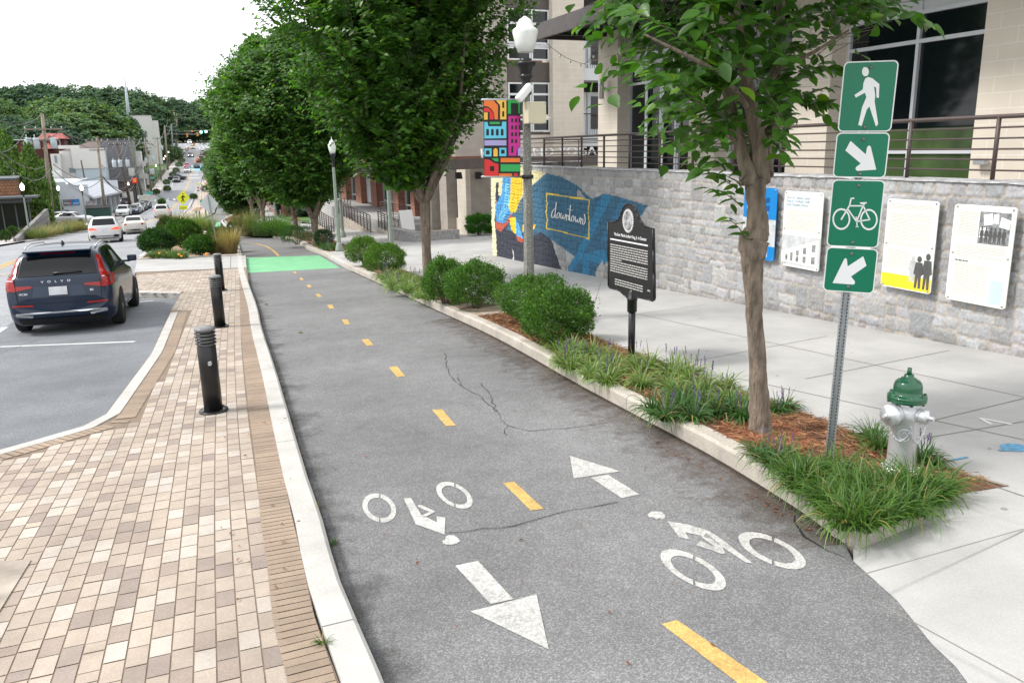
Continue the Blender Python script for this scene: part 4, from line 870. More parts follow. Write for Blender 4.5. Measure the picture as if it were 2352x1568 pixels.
LA = lamp(pA, hA, 'tall speckled lamp post beside the shrubs carrying a colourful banner', kind='agg', seg=24, s=1.25)
pB = gp(780,577,.15); lamp(pB, atY(757,320,pB.y).z-pB.z, 'green grey lamp post standing in front of the ramp railings', seg=18)
pC = gp(901,590,.15); lamp(pC, 4.9, 'green grey lamp post with its globe lost in the tree crown', seg=18)
for (u, v), lb in (((788,545),'lamp post behind the forked tree, only its pole showing'), ((634,512),'lamp post among the tree trunks farther on')): 
    p = gp(u, v, .15); lamp(p, 5, lb)
Yb = pA.y; A = lambda u, v, dy=0: atY(u, v, Yb+dy)
# banner on the lamp post
m_bk = M('banner_black', (.008, .008, .01), .45, var=0); bn = empty('street_banner', A(1195,317), 0, 'tall banner of bright geometric buildings hung left of the lamp post', 'banner')
BC = dict(o=(.85, .2, .03), r=(.75, .03, .03), y=(.9, .55, .08), g=(.03, .42, .1), c=(.13, .6, .8), m=(.6, .02, .3), l=(.42, .38, .7), k=(.008, .008, .01))
bp = lambda x, y, t: A(*zp(x, y))+Vector((0, -t, 0))
MB().prism([(70,105),(380,105),(380,745),(78,745)], lambda x, y, t: bp(x, y, t), -.004, 0).build('cloth', m_bk, bn, world=True)
def rc(a, b, c, d): return [(a, b), (c, b), (c, d), (a, d)]
def arch(a, b, c, d): m = (a+c)/2; h = (c-a)/2; return [(a, d), (a, b+h)]+[(m-h*math.cos(t), b+h-h*math.sin(t)) for t in np.linspace(0, math.pi, 8)]+[(c, b+h), (c, d)]
BS = [('o', [(75,106),(150,106),(192,150),(192,268),(164,268),(157,215),(138,182),(108,160),(75,156)]),('r',[(75,172),(105,170),(135,192),(153,225),(157,268),(122,268),(122,206),(75,203)]),('y',rc(75,210,106,270)),('y',[(172,106),(262,106),(262,268),(210,268),(210,150)]),('k',arch(227,120,244,172)),('k',arch(227,198,244,245)),('g',rc(275,103,376,220)),('k',rc(300,132,361,221)),('c',rc(313,152,346,218)),('g',rc(123,289,208,307)),
 ('c',[(77,290),(105,290),(111,325),(224,325),(226,288),(261,287),(262,425),(78,428)]),('m',[(280,240),(377,238),(377,500),(352,520),(345,572),(280,572)]),('l',rc(78,441,262,486)),('c',rc(78,510,138,578)),('k',rc(92,527,121,560)),('c',rc(203,505,262,575)),('k',rc(218,521,247,554)),('y',arch(154,508,189,577)),('l',arch(358,500,395,572)[:10]+[(377,572)]),('g',[(136,594),(195,592),(195,620),(168,618)]),('o',rc(214,590,376,626)),('r',[(79,600),(120,605),(160,632),(196,641),(196,744),(79,745)]),('k',rc(125,658,160,700)),('g',rc(214,643,379,703)),('o',rc(200,720,310,743)),('r',rc(325,718,356,741)),('r',rc(370,718,379,739))]
BS += [('k', arch(x, 347, x+22, 402)) for x in (94,134,175,216)]+[('k', arch(x, y, x+17, y+35)) for y in (258,317,374,430) for x in (302,334,362) if x < 360]+[('k', arch(303,489,320,548))]+[('k', arch(366, y, 377, y+35)) for y in (258,317,374)]
lv = {}
for i, (k, P_) in enumerate(BS):
    mt = m_bk if k == 'k' else M('banner_'+{'o':'orange','r':'red','y':'yellow','g':'green','c':'cyan','m':'magenta','l':'lavender'}[k], BC[k], .42, var=.04, scale=5)
    lv.setdefault(k, MB()).add([bp(x, y, .0015 if k != 'k' else .003) for x, y in P_], [tuple(range(len(P_)))])
for k, mb in lv.items(): mb.build('printed_shapes', m_bk if k == 'k' else M('banner_'+{'o':'orange','r':'red','y':'yellow','g':'green','c':'cyan','m':'magenta','l':'lavender'}[k], BC[k], .42), bn, world=True)
mb = MB()
for y in (103, 747): mb.tube([bp(55, y, -.01), bp(400, y, -.01)], .016, 8)
mb.build('rods', m_steel, bn, world=True)
# camera housing and equipment box on the lamp post
r = empty('traffic_sensor', A(1204,214,-.2), 0, 'white tilted sensor housing clamped near the top of the lamp post', 'camera')
a, b = A(1192,228,-.2), A(1216,199,-.2); d = (b-a).normalized(); mm = frame((0, 0, 0), d, (0, 1, 0)).to_3x3()
MB().box((a+b)/2, ((b-a).length+.06, .13, .12), mm).build('housing', m_wht, r, world=True, bevel=.03); MB().tube([(a+b)/2, A(1213,222,0)], .02, 8).build('bracket', m_steel, r, world=True)
r = empty('equipment_box', A(1225,285,-.16), 0, 'cream equipment box strapped to the lamp post above the banner', 'equipment box')
lo = A(1204,285,-.14); hi = A(1245,235,-.14); MB().b2((lo.x, Yb-.3, lo.z), (hi.x, Yb-.1, hi.z)).build('box', M('box_cream', (.6, .55, .4), .5, var=.04), r, world=True, bevel=.012)
mb = MB(); [mb.box((x, Yb-.305, z_), (.025, .012, .025)) for x in (lo.x+.02, hi.x-.02) for z_ in (lo.z+.02, hi.z-.02)]; mb.build('latches', m_steel, r, world=True)
mb = MB(); q = A(1215,330); 
for v in (140, 176, 406): 
    z_ = A(1212, v).z; mb.lathe([(.1, z_-.03), (.1, z_+.03)], 16, (pA.x, pA.y, 0))
mb.build('pole_clamps', m_black, LA, world=True)
# stacked green signs on a perforated post
sb = gp(1903,1062,.12); tp_ = ray(2000,137); tp_ = Vector(tp_*(sb.xy.length+.0)/math.hypot(tp_[0], tp_[1])); sg = empty('path_sign', sb, 0, 'leaning steel post with four green signs for walkers and bicycles', 'sign')
up = (tp_-sb).normalized(); view = Vector((sb.x, sb.y, 0)).normalized(); ex = Vector((view.y, -view.x, 0)); ex = (ex-up*ex.dot(up)).normalized(); nf = -(ex.cross(up)); nf = nf if nf.dot(view) < 0 else -nf
SM = Matrix.Identity(3)
for i in range(3): SM[i][0] = ex[i]; SM[i][1] = up[i]; SM[i][2] = nf[i]
fs = lambda x, y, t: sb+ex*x+up*y+nf*t
Lp = (tp_-sb).length
def spos(u, v):   # point on the sign plane
    d = Vector(ray(u, v)); t = (sb-nf*-.035).dot(nf)/d.dot(nf); q = d*t-sb; return q.dot(ex), q.dot(up)
m_sg = M('sign_green', (.0, .165, .088), .3, var=.03, scale=40, spec=.5); m_sw = M('sign_white', (.78, .79, .8), .4, var=0); m_bolt = M('bolt_grey', (.2, .21, .21), .5, metal=.6, var=0)
mb = MB(); w2, dpt = .034, .03
mb.prism([(-.034, 0), (-.02, 0), (-.014, .026), (.014, .026), (.02, 0), (.034, 0), (.034, .003), (.023, .003), (.017, .03), (-.017, .03), (-.023, .003), (-.034, .003)], lambda x, y, t: fs(x, t, -y), -.3, Lp-.02); mb.build('post', m_steel, sg, world=True)
mb = MB(); y = .06
while y < Lp-.1:
    for x in (-.019, .019): mb.add([fs(x*1.0+.0055*math.cos(t), y+.0055*math.sin(t), .0009) for t in np.linspace(0, 5.5, 8)], [tuple(range(8))])
    y += .0254*1.05
mb.build('holes', m_dark, sg, world=True)
def rrect(x0, y0, x1, y1, r_): return [(cx_+r_*math.cos(math.radians(a)), cy_+r_*math.sin(math.radians(a))) for cx_, cy_, s in ((x1-r_, y1-r_, 0), (x0+r_, y1-r_, 90), (x0+r_, y0+r_, 180), (x1-r_, y0+r_, 270)) for a in range(s, s+91, 18)]
Zs = lambda L_: [spos((2700+x*.59354)/1.74150, (y*.59354)/1.74150) for x, y in L_]       # big zoom
Zt = lambda L_: [spos((2900+x*.54216)/1.74150, (650+y*.54216)/1.74150) for x, y in L_]
def panel(c, tall, shapes, bolts):
    x0, y0, x1, y1 = c
    MB().prism(rrect(x0, y0, x1, y1, .035), fs, .001, .004).build('sign_face', m_sw, sg, world=True)
    p = MB().prism(rrect(x0+.008, y0+.008, x1-.008, y1-.008, .029), fs, .0035, .0052).build('sign_field', m_sg, sg, world=True)
    if shapes:
        mb = MB(); [mb.add([fs(a, b, .0062) for a, b in q], [tuple(range(len(q)))]) for q in shapes]; mb.build('symbol', m_sw, p, world=True)
    mb = MB(); [mb.lathe([(.013, 0), (.013, .003), (.009, .004), (.009, .009), (.003, .011)], 8, fs(a, b, .006), SM) for a, b in bolts]; mb.build('bolts', m_bolt, p, world=True)
cs = [spos(1993,222), spos(1977.5,357), spos(1964.5,492), spos(1952.5,622)]
W_ = .2165
def sz(u0, v0, u1, v1): return (math.dist(spos(u0, v0), spos(u1, v1))/2)
hs = [sz(2000,142,1987,305), sz(1987,307,1973,411), sz(1973,415,1957,570), sz(1957,571,1944,673)]
W_ = sz(1936,222,2057,232)*1.02
ped = [Zs([(1272,452),(1283,452),(1295,455),(1305,468),(1307,485),(1303,502),(1292,512),(1280,514),(1268,507),(1261,492),(1262,470)]), Zs([(1300,518),(1330,527),(1378,566),(1374,660),(1359,658),(1356,590),(1341,582),(1350,640),(1346,685),(1370,836),(1355,853),(1311,718),(1293,738),(1258,850),(1235,843),(1262,720),(1290,655),(1281,625),(1218,658),(1210,640),(1266,602),(1270,560),(1282,530)])]
a1 = [Zs([(1183,950),(1286,1042),(1294,995),(1302,984),(1312,982),(1320,990),(1357,1145),(1230,1153),(1220,1147),(1216,1136),(1222,1126),(1252,1103),(1148,1015)])]
def tb(pts, w_):  # flat band along px points in the Zt zoom
    out = []
    for (xa_, ya_), (xb_, yb_) in zip(pts, pts[1:]):
        l = math.dist((xa_, ya_), (xb_, yb_)); nx, ny = -(yb_-ya_)/l*w_/2, (xb_-xa_)/l*w_/2; ex_, ey_ = (xb_-xa_)/l*w_/3, (yb_-ya_)/l*w_/3
        out.append(Zt([(xa_-ex_+nx, ya_-ey_+ny), (xb_+ex_+nx, yb_+ey_+ny), (xb_+ex_-nx, yb_+ey_-ny), (xa_-ex_-nx, ya_-ey_-ny)]))
    return out
def rg(xc_, yc_, rx, ry, k, n=30): return [Zt([(xc_+rx*math.cos(a), yc_+ry*math.sin(a)), (xc_+rx*math.cos(b), yc_+ry*math.sin(b)), (xc_+k*rx*math.cos(b), yc_+k*ry*math.sin(b)), (xc_+k*rx*math.cos(a), yc_+k*ry*math.sin(a))]) for a, b in [(6.2832*i/n, 6.2832*(i+1)/n) for i in range(n)]]
bike = rg(858, 420, 66, 80, .83)+rg(1062, 424, 65, 79, .83)+tb([(858,422),(920,318),(930,268),(950,266)], 11)+tb([(920,322),(1018,322),(972,438),(1068,424),(1020,322)], 10)+tb([(905,345),(972,440)], 10)+tb([(1030,305),(1015,330)], 9)+[Zt([(992,297),(1046,294),(1045,304),(1030,310),(1002,309)])]+tb([(968,405),(976,478)], 8)+tb([(962,406),(974,406)], 6)+tb([(966,478),(984,478)], 6)
a2 = [Zt([(1020,695),(1045,765),(930,845),(958,880),(958,898),(945,905),(793,893),(878,718),(888,709),(898,714),(905,770)])]
hh = lambda i: (cs[i][0]-W_, cs[i][1]-hs[i], cs[i][0]+W_, cs[i][1]+hs[i])
for i, (shp, b_) in enumerate(((ped, [(1320,452),(1278,858)]), (a1, [(1269,939),(1245,1174)]))): panel(hh(i), 0, shp, Zs(b_))
for i, (shp, b_) in ((2, (bike, [(986,172),(942,593)])), (3, (a2, [(934,677),(909,922)]))): panel(hh(i), 0, shp, Zt(b_))
# historical marker
mkb = gp(1450,836,.12); mk = empty('historical_marker', mkb, 0, 'black historical marker plaque with a round seal on a black post', 'plaque'); XM = mkb.x
MB().tube([(XM, mkb.y, mkb.z-.1), (XM, mkb.y, atX(1450,690,XM).z)], .045, 16).build('post', m_black, mk, world=True)
zc_ = atX(1450,715,XM).z; zt_ = atX(1450,680,XM).z
MB().lathe([(.058, zc_), (.062, zc_+.01), (.062, zt_-.05), (.066, zt_-.045), (.066, zt_-.02), (.055, zt_-.01), (.045, zt_+.06), (.015, zt_+.1)], 20, (XM, mkb.y, 0)).build('socket', m_black, mk, world=True)
def Mk(L_, t=0): return [atX((2350+x*.47832)/1.7415, (750+y*.47832)/1.7415, XM-t) for x, y in L_]
ol = [(183,283),(215,290),(245,285),(275,262),(292,228),(305,180),(325,148),(355,135),(385,142),(405,165),(425,215),(445,270),(475,312),(510,330),(558,342),(563,525),(566,720),(568,925),(560,948),(440,918),(410,925),(395,940),(350,925),(300,880),(280,862),(200,838),(186,820),(184,620)]
def Mprism(L_, t0, t1): a = Mk(L_); n = len(a); mb = MB(); V = [p+Vector((-t0, 0, 0)) for p in a]+[p+Vector((-t1, 0, 0)) for p in a]; mb.add(V, [tuple(range(n)), tuple(range(n, 2*n))[::-1]]+[(i, (i+1) % n, n+(i+1) % n, n+i) for i in range(n)]); return mb
m_mk = M('marker_black', (.01, .01, .011), .38, var=.2, scale=20, bump=.15, bscale=90)
Mprism(ol, -.012, .022).build('plaque', m_mk, mk, world=True, bevel=.006)
mb = MB(); q = Mk(ol); 
for a, b in zip(q, q[1:]+q[:1]): mb.tube([a+Vector((-.022, 0, 0)), b+Vector((-.022, 0, 0))], .009, 6)
mb.build('raised_rim', m_black, mk, world=True)
c_ = Mk([(355,278)])[0]; ry_, rz_ = abs(Mk([(403,278)])[0].y-c_.y), abs(Mk([(355,380)])[0].z-c_.z)
mb = MB(); mb.add([c_+Vector((-.026, ry_*math.cos(t), rz_*math.sin(t))) for t in np.linspace(0, 6.2832, 33)[:-1]], [tuple(range(32))]); sl_ = mb.build('seal', M('seal_silver', (.3, .3, .31), .5, var=.8, scale=14, bump=.3), mk, world=True)
mb = MB(); 
for k in range(28):
    a = k*6.2832/28; mb.box(c_+Vector((-.029, ry_*.86*math.cos(a), rz_*.86*math.sin(a))), (.004, .014, .02))
mb.build('seal_letters', m_wht, sl_, world=True)
def Mv(x0, y0, x1, y1): a, b = Mk([(x0, y0), (x1, y1)], .024); return a, b
exm = Vector((0, -1, 0)); ta, tb_ = Mv(232,398,490,398); ty = Matrix.Translation(ta)@frame((0, 0, 0), exm, (0, 0, 1))
o = text('heading', 'The Rev. Martin Luther King, Jr. in Decatur', .055, m_sw, mk, Matrix.Translation(-mkb)@Matrix.Translation(Mk([(222,400)], .024)[0])@frame((0, 0, 0), exm, (0, 0, 1)), .002, 1)
xs = [v.co.y for v in o.data.vertices]; k = (Mk([(492,450)])[0].y-Mk([(222,400)])[0].y)/(min(xs)-max(xs)); y0_ = max(xs)
for v in o.data.vertices: v.co.y = y0_+(v.co.y-y0_)*k
mb = MB(); za = Mk([(206,428)])[0]; zb_ = Mk([(520,490)])[0]; mb.b2((XM-.027, za.y, za.z-.008), (XM-.023, zb_.y, za.z+.008)); mb.build('rule', m_sw, mk, world=True)
mb = MB(); y1_, y2_ = za.y, zb_.y; ztop_ = Mk([(206,468)])[0].z; zbot_ = Mk([(206,705)])[0].z; n_ = 12; lh_ = (ztop_-zbot_)/n_
bar_text(mb, lambda x, y, t: Vector((XM-.0245, y1_-x, y)), .0, y1_-y2_, ztop_, n_, lh_, .42, .03, .09)
bar_text(mb, lambda x, y, t: Vector((XM-.0245, y1_-x, y)), .12, y1_-y2_-.1, zbot_-.07, 3, lh_, .4, .03, .09)
mb.build('body_text', M('marker_text', (.5, .49, .47), .5, var=0), mk, world=True)
text('number', '44-5', .035, m_sw, mk, Matrix.Translation(Mk([(500,868)], .024)[0]-mkb)@frame((0, 0, 0), exm, (0, 0, 1)), .001)
# fire hydrant
hb = gp(2066,1084,.13); hy = empty('fire_hydrant', hb, 0, 'silver fire hydrant with a dark green cap among the grass', 'hydrant')
m_sil = M('silver_enamel', (.62, .63, .65), .3, metal=.5, var=.06, scale=20, bump=.08, bscale=70); m_hg = M('hydrant_green', (.006, .085, .035), .28, var=.12, scale=25, coat=.4, bump=.06)
k = (atY(2075,858,hb.y).z-hb.z)/.86
S_ = lambda L_: [(r_*k, z_*k) for r_, z_ in L_]
MB().lathe(S_([(.15, -.12), (.15, .01), (.152, .02), (.152, .045), (.12, .05), (.112, .06), (.108, .09), (.105, .45), (.118, .48), (.125, .52), (.12, .56), (.108, .6), (.112, .625)]), 36).build('barrel', m_sil, hy)
mb = MB(); [mb.lathe(S_([(.011, .045), (.011, .06), (.004, .065)]), 6, (.136*k*math.cos(a), .136*k*math.sin(a), 0)) for a in np.arange(0, 6.28, .785)]; mb.build('base_bolts', m_sil, hy)
MB().lathe(S_([(.125, .622), (.148, .626), (.15, .645), (.146, .652), (.15, .658), (.148, .672), (.125, .68), (.112, .69), (.11, .72), (.108, .75), (.1, .778), (.084, .798), (.058, .808), (.056, .818), (.036, .82), (.036, .845), (.03, .848)]), 36).build('bonnet', m_hg, hy)
MB().lathe(S_([(.019, .84), (.017, .9)]), 5).build('operating_nut', m_hg, hy)
mb = MB(); [mb.lathe(S_([(.012, .612), (.012, .685), (.005, .69)]), 6, (.137*k*math.cos(a+.2), .137*k*math.sin(a+.2), 0)) for a in np.arange(0, 6.28, .785)]; mb.build('bonnet_bolts', m_hg, hy)
def nozzle(az, rr, L_, z_, nm):
    d = Vector((math.cos(az), math.sin(az), 0)); m3 = frame((0, 0, 0), (-d.y, d.x, 0), (0, 0, 1)).to_3x3(); m3 = m3 if (m3@Vector((0, 0, 1))).dot(d) > 0 else frame((0, 0, 0), (d.y, -d.x, 0), (0, 0, 1)).to_3x3()
    o_ = Vector((0, 0, z_*k)); nz1 = MB().lathe(S_([(rr*.9, .06), (rr*.86, .1), (rr*.95, .115), (rr, .118), (rr, .135)]), 28, o_, m3).build('nozzle', m_sil, hy)
    cp = MB().lathe(S_([(rr*1.02, .137), (rr*1.06, .142), (rr*1.06, .137+L_), (rr*.98, .147+L_), (rr*.35, .152+L_), (rr*.33, .163+L_)]), 28, o_, m3).build('nozzle_cap', m_sil, hy)
    MB().lathe(S_([(.021, .15+L_), (.018, .195+L_)]), 5, o_, m3).build('cap_nut', m_sil, cp); return o_+d*(.15+L_)*k
cd = -math.atan2(view.x, view.y)
th = math.atan2(-view.y, -view.x)       # towards the camera
e1 = nozzle(th-.75, .082, .055, .53, 'a'); e2 = nozzle(th+.95, .055, .045, .53, 'b')
def chain(a, b, sag, n):
    mb = MB()
    for i in range(n):
        t = (i+.5)/n; p = a+(b-a)*t+Vector((0, 0, -sag*4*t*(1-t))); t2 = (i+1.5)/n; q = a+(b-a)*t2+Vector((0, 0, -sag*4*t2*(1-t2))); d = (q-p).normalized(); sd = d.cross(Vector((0, 0, 1)) if i % 2 else view).normalized()
        ring_ = [p+d*.013*k*math.cos(x)+sd*.008*k*math.sin(x) for x in np.linspace(0, 6.2832, 9)]; mb.tube(ring_, .0028, 4, cap=False)
    mb.build('chain', m_sil, hy)
tc_ = Vector((math.cos(th+.3), math.sin(th+.3), 0))*.125*k
chain(e1*.9+Vector((0, 0, -.02)), tc_+Vector((0, 0, .4*k)), .1, 18); chain(e2*.95+Vector((0, 0, -.02)), tc_+Vector((0, 0, .45*k)), .14, 18)
mb = MB(); q = [Vector((math.cos(th+.0+a)*.1075*k, math.sin(th+a)*.1075*k, z_*k)) for a, z_ in [(.42*math.cos(t), .36+.05*math.sin(t)) for t in np.linspace(0, 6.2832, 17)]]; mb.tube(q, .004, 5, cap=False); mb.tube([Vector((math.cos(th+a)*.1075*k, math.sin(th+a)*.1075*k, z_*k)) for a, z_ in ((-.2, .33), (0, .4), (.2, .33))], .004, 5); mb.build('cast_emblem', m_sil, hy)
for s, z_ in (('5 1/4', .24), ('2017', .19), ('200 PSI', .14)):
    o = text('cast_lettering', s, .035*k, m_sil, hy, Matrix.Translation((0, 0, z_*k)), .0, 1, 'CENTER')
    for v in o.data.vertices: a = th-.05+v.co.x/(.106*k); zz = v.co.z+v.co.y+0; v.co = (math.cos(a)*(.1078*k), math.sin(a)*(.1078*k), zz)
# small marks and litter on the pavement
mb = MB(); c0 = gp(2330,1028,.15)
def spray(px, name, mat, lab, cat='ground paint'): sheet(name, px, .1535+random.random()*.001, mat)
spray(strip([(2250,960),(2290,967),(2325,975)], .035, .15, 0, '')+strip([(2250,960),(2262,972),(2278,975)], .03, .15, 0, ''), 'pavement_paint', M('faded_white', (.66, .65, .63), .8), '')
m_tur = M('turtle_blue', (.1, .27, .42), .8, var=.35, scale=20)
spray([[(c0.x+.11*math.cos(t), c0.y+.1*math.sin(t)) for t in np.linspace(0, 6.1, 16)]]+strip([(2293,1034),(2318,1035)], .035, .15, 0, '')+strip([(2180,1058),(2205,1052),(2222,1050)], .03, .15, 0, ''), 'pavement_paint', m_tur, '')
sheet('pavement_paint', [gxy([(1592,836),(1598,834),(1600,838),(1594,840)], .15)], .1536, M('pink_paint', (.6, .2, .2), .8)) 
mt = M('dry_leaf', (.19, .07, .03), .8, var=.4, scale=40); LV, LF = [], []
random.seed(3)
for k in range(150):
    if k < 60: u = random.uniform(1480, 1900); v = 990+(u-1480)*.56+random.uniform(4, 18); h = .01
    elif k < 85: u = random.uniform(640, 1800); v = random.uniform(760, 1560); h = .012
    elif k < 110: t = random.random(); u = 610+130*t; v = 790+470*t; u += random.uniform(6, 20); h = .012
    else: u = random.uniform(500, 700); v = random.uniform(660, 1400); h = .132
    p = gp(u, v, h); a = random.random()*6.28; s = random.uniform(.008, .025); n = len(LV)
    LV += [(p.x+s*math.cos(a), p.y+s*math.sin(a), p.z+.002), (p.x+.4*s*math.cos(a+1.6), p.y+.4*s*math.sin(a+1.6), p.z+random.uniform(.003, .012)), (p.x-s*math.cos(a), p.y-s*math.sin(a), p.z+.002), (p.x-.4*s*math.cos(a+1.6), p.y-.4*s*math.sin(a+1.6), p.z+random.uniform(.003, .01))]; LF.append((n, n+1, n+2, n+3))
o = npmesh('leaf_litter', LV, LF, mt); o['kind'] = 'stuff'
# ================================================================== PLANTS
def unit(a): return a/np.maximum(np.linalg.norm(a, axis=-1, keepdims=True), 1e-9)
def leafgeo(P, D, N, L_, W_, full=False, droop=.15, fold=.18):
    """leaves at P pointing along D with face normal N -> verts, faces, leaf index per vert"""
    D = unit(D); N = unit(N-D*(N*D).sum(1)[:, None]); S = np.cross(D, N); n = len(P); L_ = np.broadcast_to(L_, n)[:, None]; W_ = np.broadcast_to(W_, n)[:, None]
    if full:
        if full == 2:
            hw_ = [(.1, .24), (.28, .43), (.52, .46), (.76, .3)]; f2 = fold*.7
            sh = [(0, 0, 0)]+[(x, -y, f2*y*2) for x, y in hw_]+[(1.05, 0, -droop)]+[(x, y, f2*y*2) for x, y in hw_[::-1]]+[(.28, 0, 0), (.52, 0, -droop*.2), (.76, 0, -droop*.5)]
            fc = [(0, 1, 10), (1, 2, 10), (2, 3, 11), (2, 11, 10), (3, 4, 12), (3, 12, 11), (4, 5, 12), (0, 10, 9), (9, 10, 8), (8, 10, 11), (8, 11, 7), (7, 11, 12), (7, 12, 6), (6, 12, 5)]
        else:
            sh = [(0, 0, 0), (.22, -.42, fold), (.55, -.47, fold*.9), (1, 0, -droop), (.55, .47, fold*.9), (.22, .42, fold), (.3, 0, 0), (.65, 0, -droop*.4)]
            fc = [(0, 1, 6), (1, 2, 7), (1, 7, 6), (2, 3, 7), (0, 6, 5), (6, 7, 4), (6, 4, 5), (7, 3, 4)]
    else:
        sh = [(0, 0, 0), (.42, -.5, fold), (1, 0, -droop), (.42, .5, fold)]; fc = [(0, 1, 2), (0, 2, 3)]
    k = len(sh); V = np.stack([P+D*(a*L_)+S*(b*W_)+N*(c*L_*.6) for a, b, c in sh], 1).reshape(-1, 3)
    F = (np.arange(n)[:, None, None]*k+np.array(fc)[None]).reshape(-1, 3)
    return V, F, k
def leafcol(n, base, k, var=.25, yel=.1):
    c = np.array(base)[None]*(1+rng.normal(0, var, (n, 1)).clip(-.5, .7)); y = rng.random((n, 1)) < yel; c = np.where(y, c*np.array([[2.0, 1.5, .8]]), c); return np.repeat(c, k, 0)
def crown(zs, ws, n_tw, r_in=.45, tw_len=.45, nl=9, L_=.09, W_=.055, base=(.035, .085, .018), full=False, up=.5, lump=.25, squash=1., seed=1, yel=.06, axis=(0, 0), dr=.2, cut=None):
    """leafy twigs filling a silhouette: zs heights, ws half widths"""
    g = np.random.default_rng(seed); t = g.random(n_tw); z = zs[0]+(zs[-1]-zs[0])*t; w_ = np.interp(z, zs, ws)
    keep = g.random(n_tw) < (w_/max(ws))**1.2+.08; z = z[keep]; w_ = w_[keep]; n = len(z)
    ph = g.random(n)*6.2832; rr = r_in+(1-r_in)*g.random(n)**.55
    lob = 1+lump*(np.sin(ph*3+z*1.3+seed)*.5+np.sin(ph*5-z*2.1+seed*2)*.35+np.sin(z*3.3+ph*2)*.3); r_ = w_*rr*lob
    O = np.stack([r_*np.cos(ph)+axis[0]*z, r_*np.sin(ph)*squash+axis[1]*z, z], 1); radial = np.stack([np.cos(ph), np.sin(ph), np.zeros(n)], 1)
    T = unit(radial*.9+np.array([0, 0, up])+g.normal(0, .38, (n, 3))); ln = tw_len*g.uniform(.6, 1.3, n)*np.where(g.random(n) < .08, 1.7, 1)
    s = (np.arange(nl)+.5)/nl; P = O[:, None]+T[:, None]*(ln[:, None]*s[None])[..., None]; P[..., 2] -= dr*ln[:, None]*s[None]**2
    Sd = unit(np.cross(T, np.array([0, 0, 1.])+g.normal(0, .3, (n, 3)))); sg_ = np.where(np.arange(nl) % 2, 1, -1)[None, :, None]
    D = T[:, None]*.55+Sd[:, None]*sg_*.85+g.normal(0, .18, P.shape); D[..., 2] -= .25; N = np.array([0, 0, 1.])+radial[:, None]*.5+g.normal(0, .35, P.shape)
    P = P.reshape(-1, 3); D = D.reshape(-1, 3); N = N.reshape(-1, 3)
    if cut is not None: m = cut(P); P, D, N = P[m], D[m], N[m]
    m = len(P); q = g.uniform(.7, 1.15, m); V, F, k = leafgeo(P, D, N, L_*q, W_*q, full)
    cb = leafcol(m, base, k, .22, yel); 
    if cut is not None: mm = cut(O+T*ln[:, None]); O, T, ln = O[mm], T[mm], ln[mm]
    return V, F, cb, (O, T, ln)
def twigmesh(name, tw, mat, parent, r_=.004, step=1):
    O, T, ln = tw; O, T, ln = O[::step], T[::step], ln[::step]; n = len(O); a = unit(np.cross(T, [0.1, .2, 1])); b = np.cross(T, a); V = []
    for e, rr in ((O, r_), (O+T*ln[:, None]*.9, r_*.4)):
        for k in range(3): V.append(e+a*rr*math.cos(k*2.094)+b*rr*math.sin(k*2.094))
    V = np.stack(V, 1).reshape(-1, 3); F = (np.arange(n)[:, None, None]*6+np.array([(0, 1, 4, 3), (1, 2, 5, 4), (2, 0, 3, 5)])[None]).reshape(-1, 4)
    return npmesh(name, V, F, mat, parent)
def limbs(name, chains, parent, n=10, noise=.12, mat=None):
    mb = MB()
    for pts, rs in chains:
        P_ = []; R_ = []
        for i in range(len(pts)-1):
            for t in np.linspace(0, 1, 5)[:-1]: P_.append(Vector(pts[i])*(1-t)+Vector(pts[i+1])*t+Vector(rng.normal(0, rs[i]*.05, 3))); R_.append(rs[i]*(1-t)+rs[i+1]*t)
        P_.append(Vector(pts[-1])); R_.append(rs[-1]); mb.tube(P_, R_, n, noise=noise)
    return mb.build(name, mat or m_bark, parent)
# ---- the near street tree
t1 = gp(1748,992,.14); tree = empty('street_tree', t1, 0, 'nearest street tree with a knotted brown trunk between the plaque and the green signs', 'tree')
def TT(L_, Y=None, dx=0): return [atY(u, v, (Y or t1.y)+(dy))-t1 for u, v, dy in L_]
pxw = 1829/6.75
trunk = TT([(1748,1010,0),(1747,985,0),(1744,920,0),(1740,850,0),(1734,760,0),(1731,680,0),(1728,600,0),(1731,560,0),(1738,520,0),(1737,470,0),(1733,410,0)])
rad = [x/2/pxw for x in (78,56,47,41,38,40,50,70,50,42,48)]
limbs('trunk', [(trunk, rad)], tree, 16, .1)
limbs('limb', [(TT([(1722,420,0),(1706,360,.05),(1692,300,.1),(1672,220,.2),(1645,130,.3),(1610,40,.5),(1570,-80,.6)]), [.08, .055, .048, .044, .04, .035, .028])], tree); limbs('limb', [(TT([(1745,420,0),(1742,330,0),(1725,250,0),(1710,150,-.05),(1690,40,-.1),(1680,-100,-.1)]), [.08, .07, .055, .048, .042, .03])], tree); limbs('limb', [(TT([(1752,400,.02),(1770,300,.15),(1780,200,.3),(1790,60,.5),(1800,-100,.6)]), [.09, .06, .05, .04, .03])], tree)
limbs('branch', [(TT([(1700,330,.1),(1650,300,0),(1600,290,-.2)]), [.02, .014, .006]), (TT([(1720,250,0),(1660,170,-.3),(1560,120,-.7),(1480,80,-1)]), [.025, .02, .014, .006]), (TT([(1725,230,0),(1790,160,-.2),(1870,120,-.5),(1950,70,-.7)]), [.025, .02, .014, .006]), (TT([(1730,380,0),(1700,420,-.1),(1660,400,-.2)]), [.01, .007, .003]), (TT([(1745,300,0),(1820,230,.1),(1900,200,.1)]), [.02, .012, .005])], tree, 8)
ax = Vector(TT([(1735,200,0)])[0]); zc = ax.z; azs = math.atan2(sb.x, sb.y)
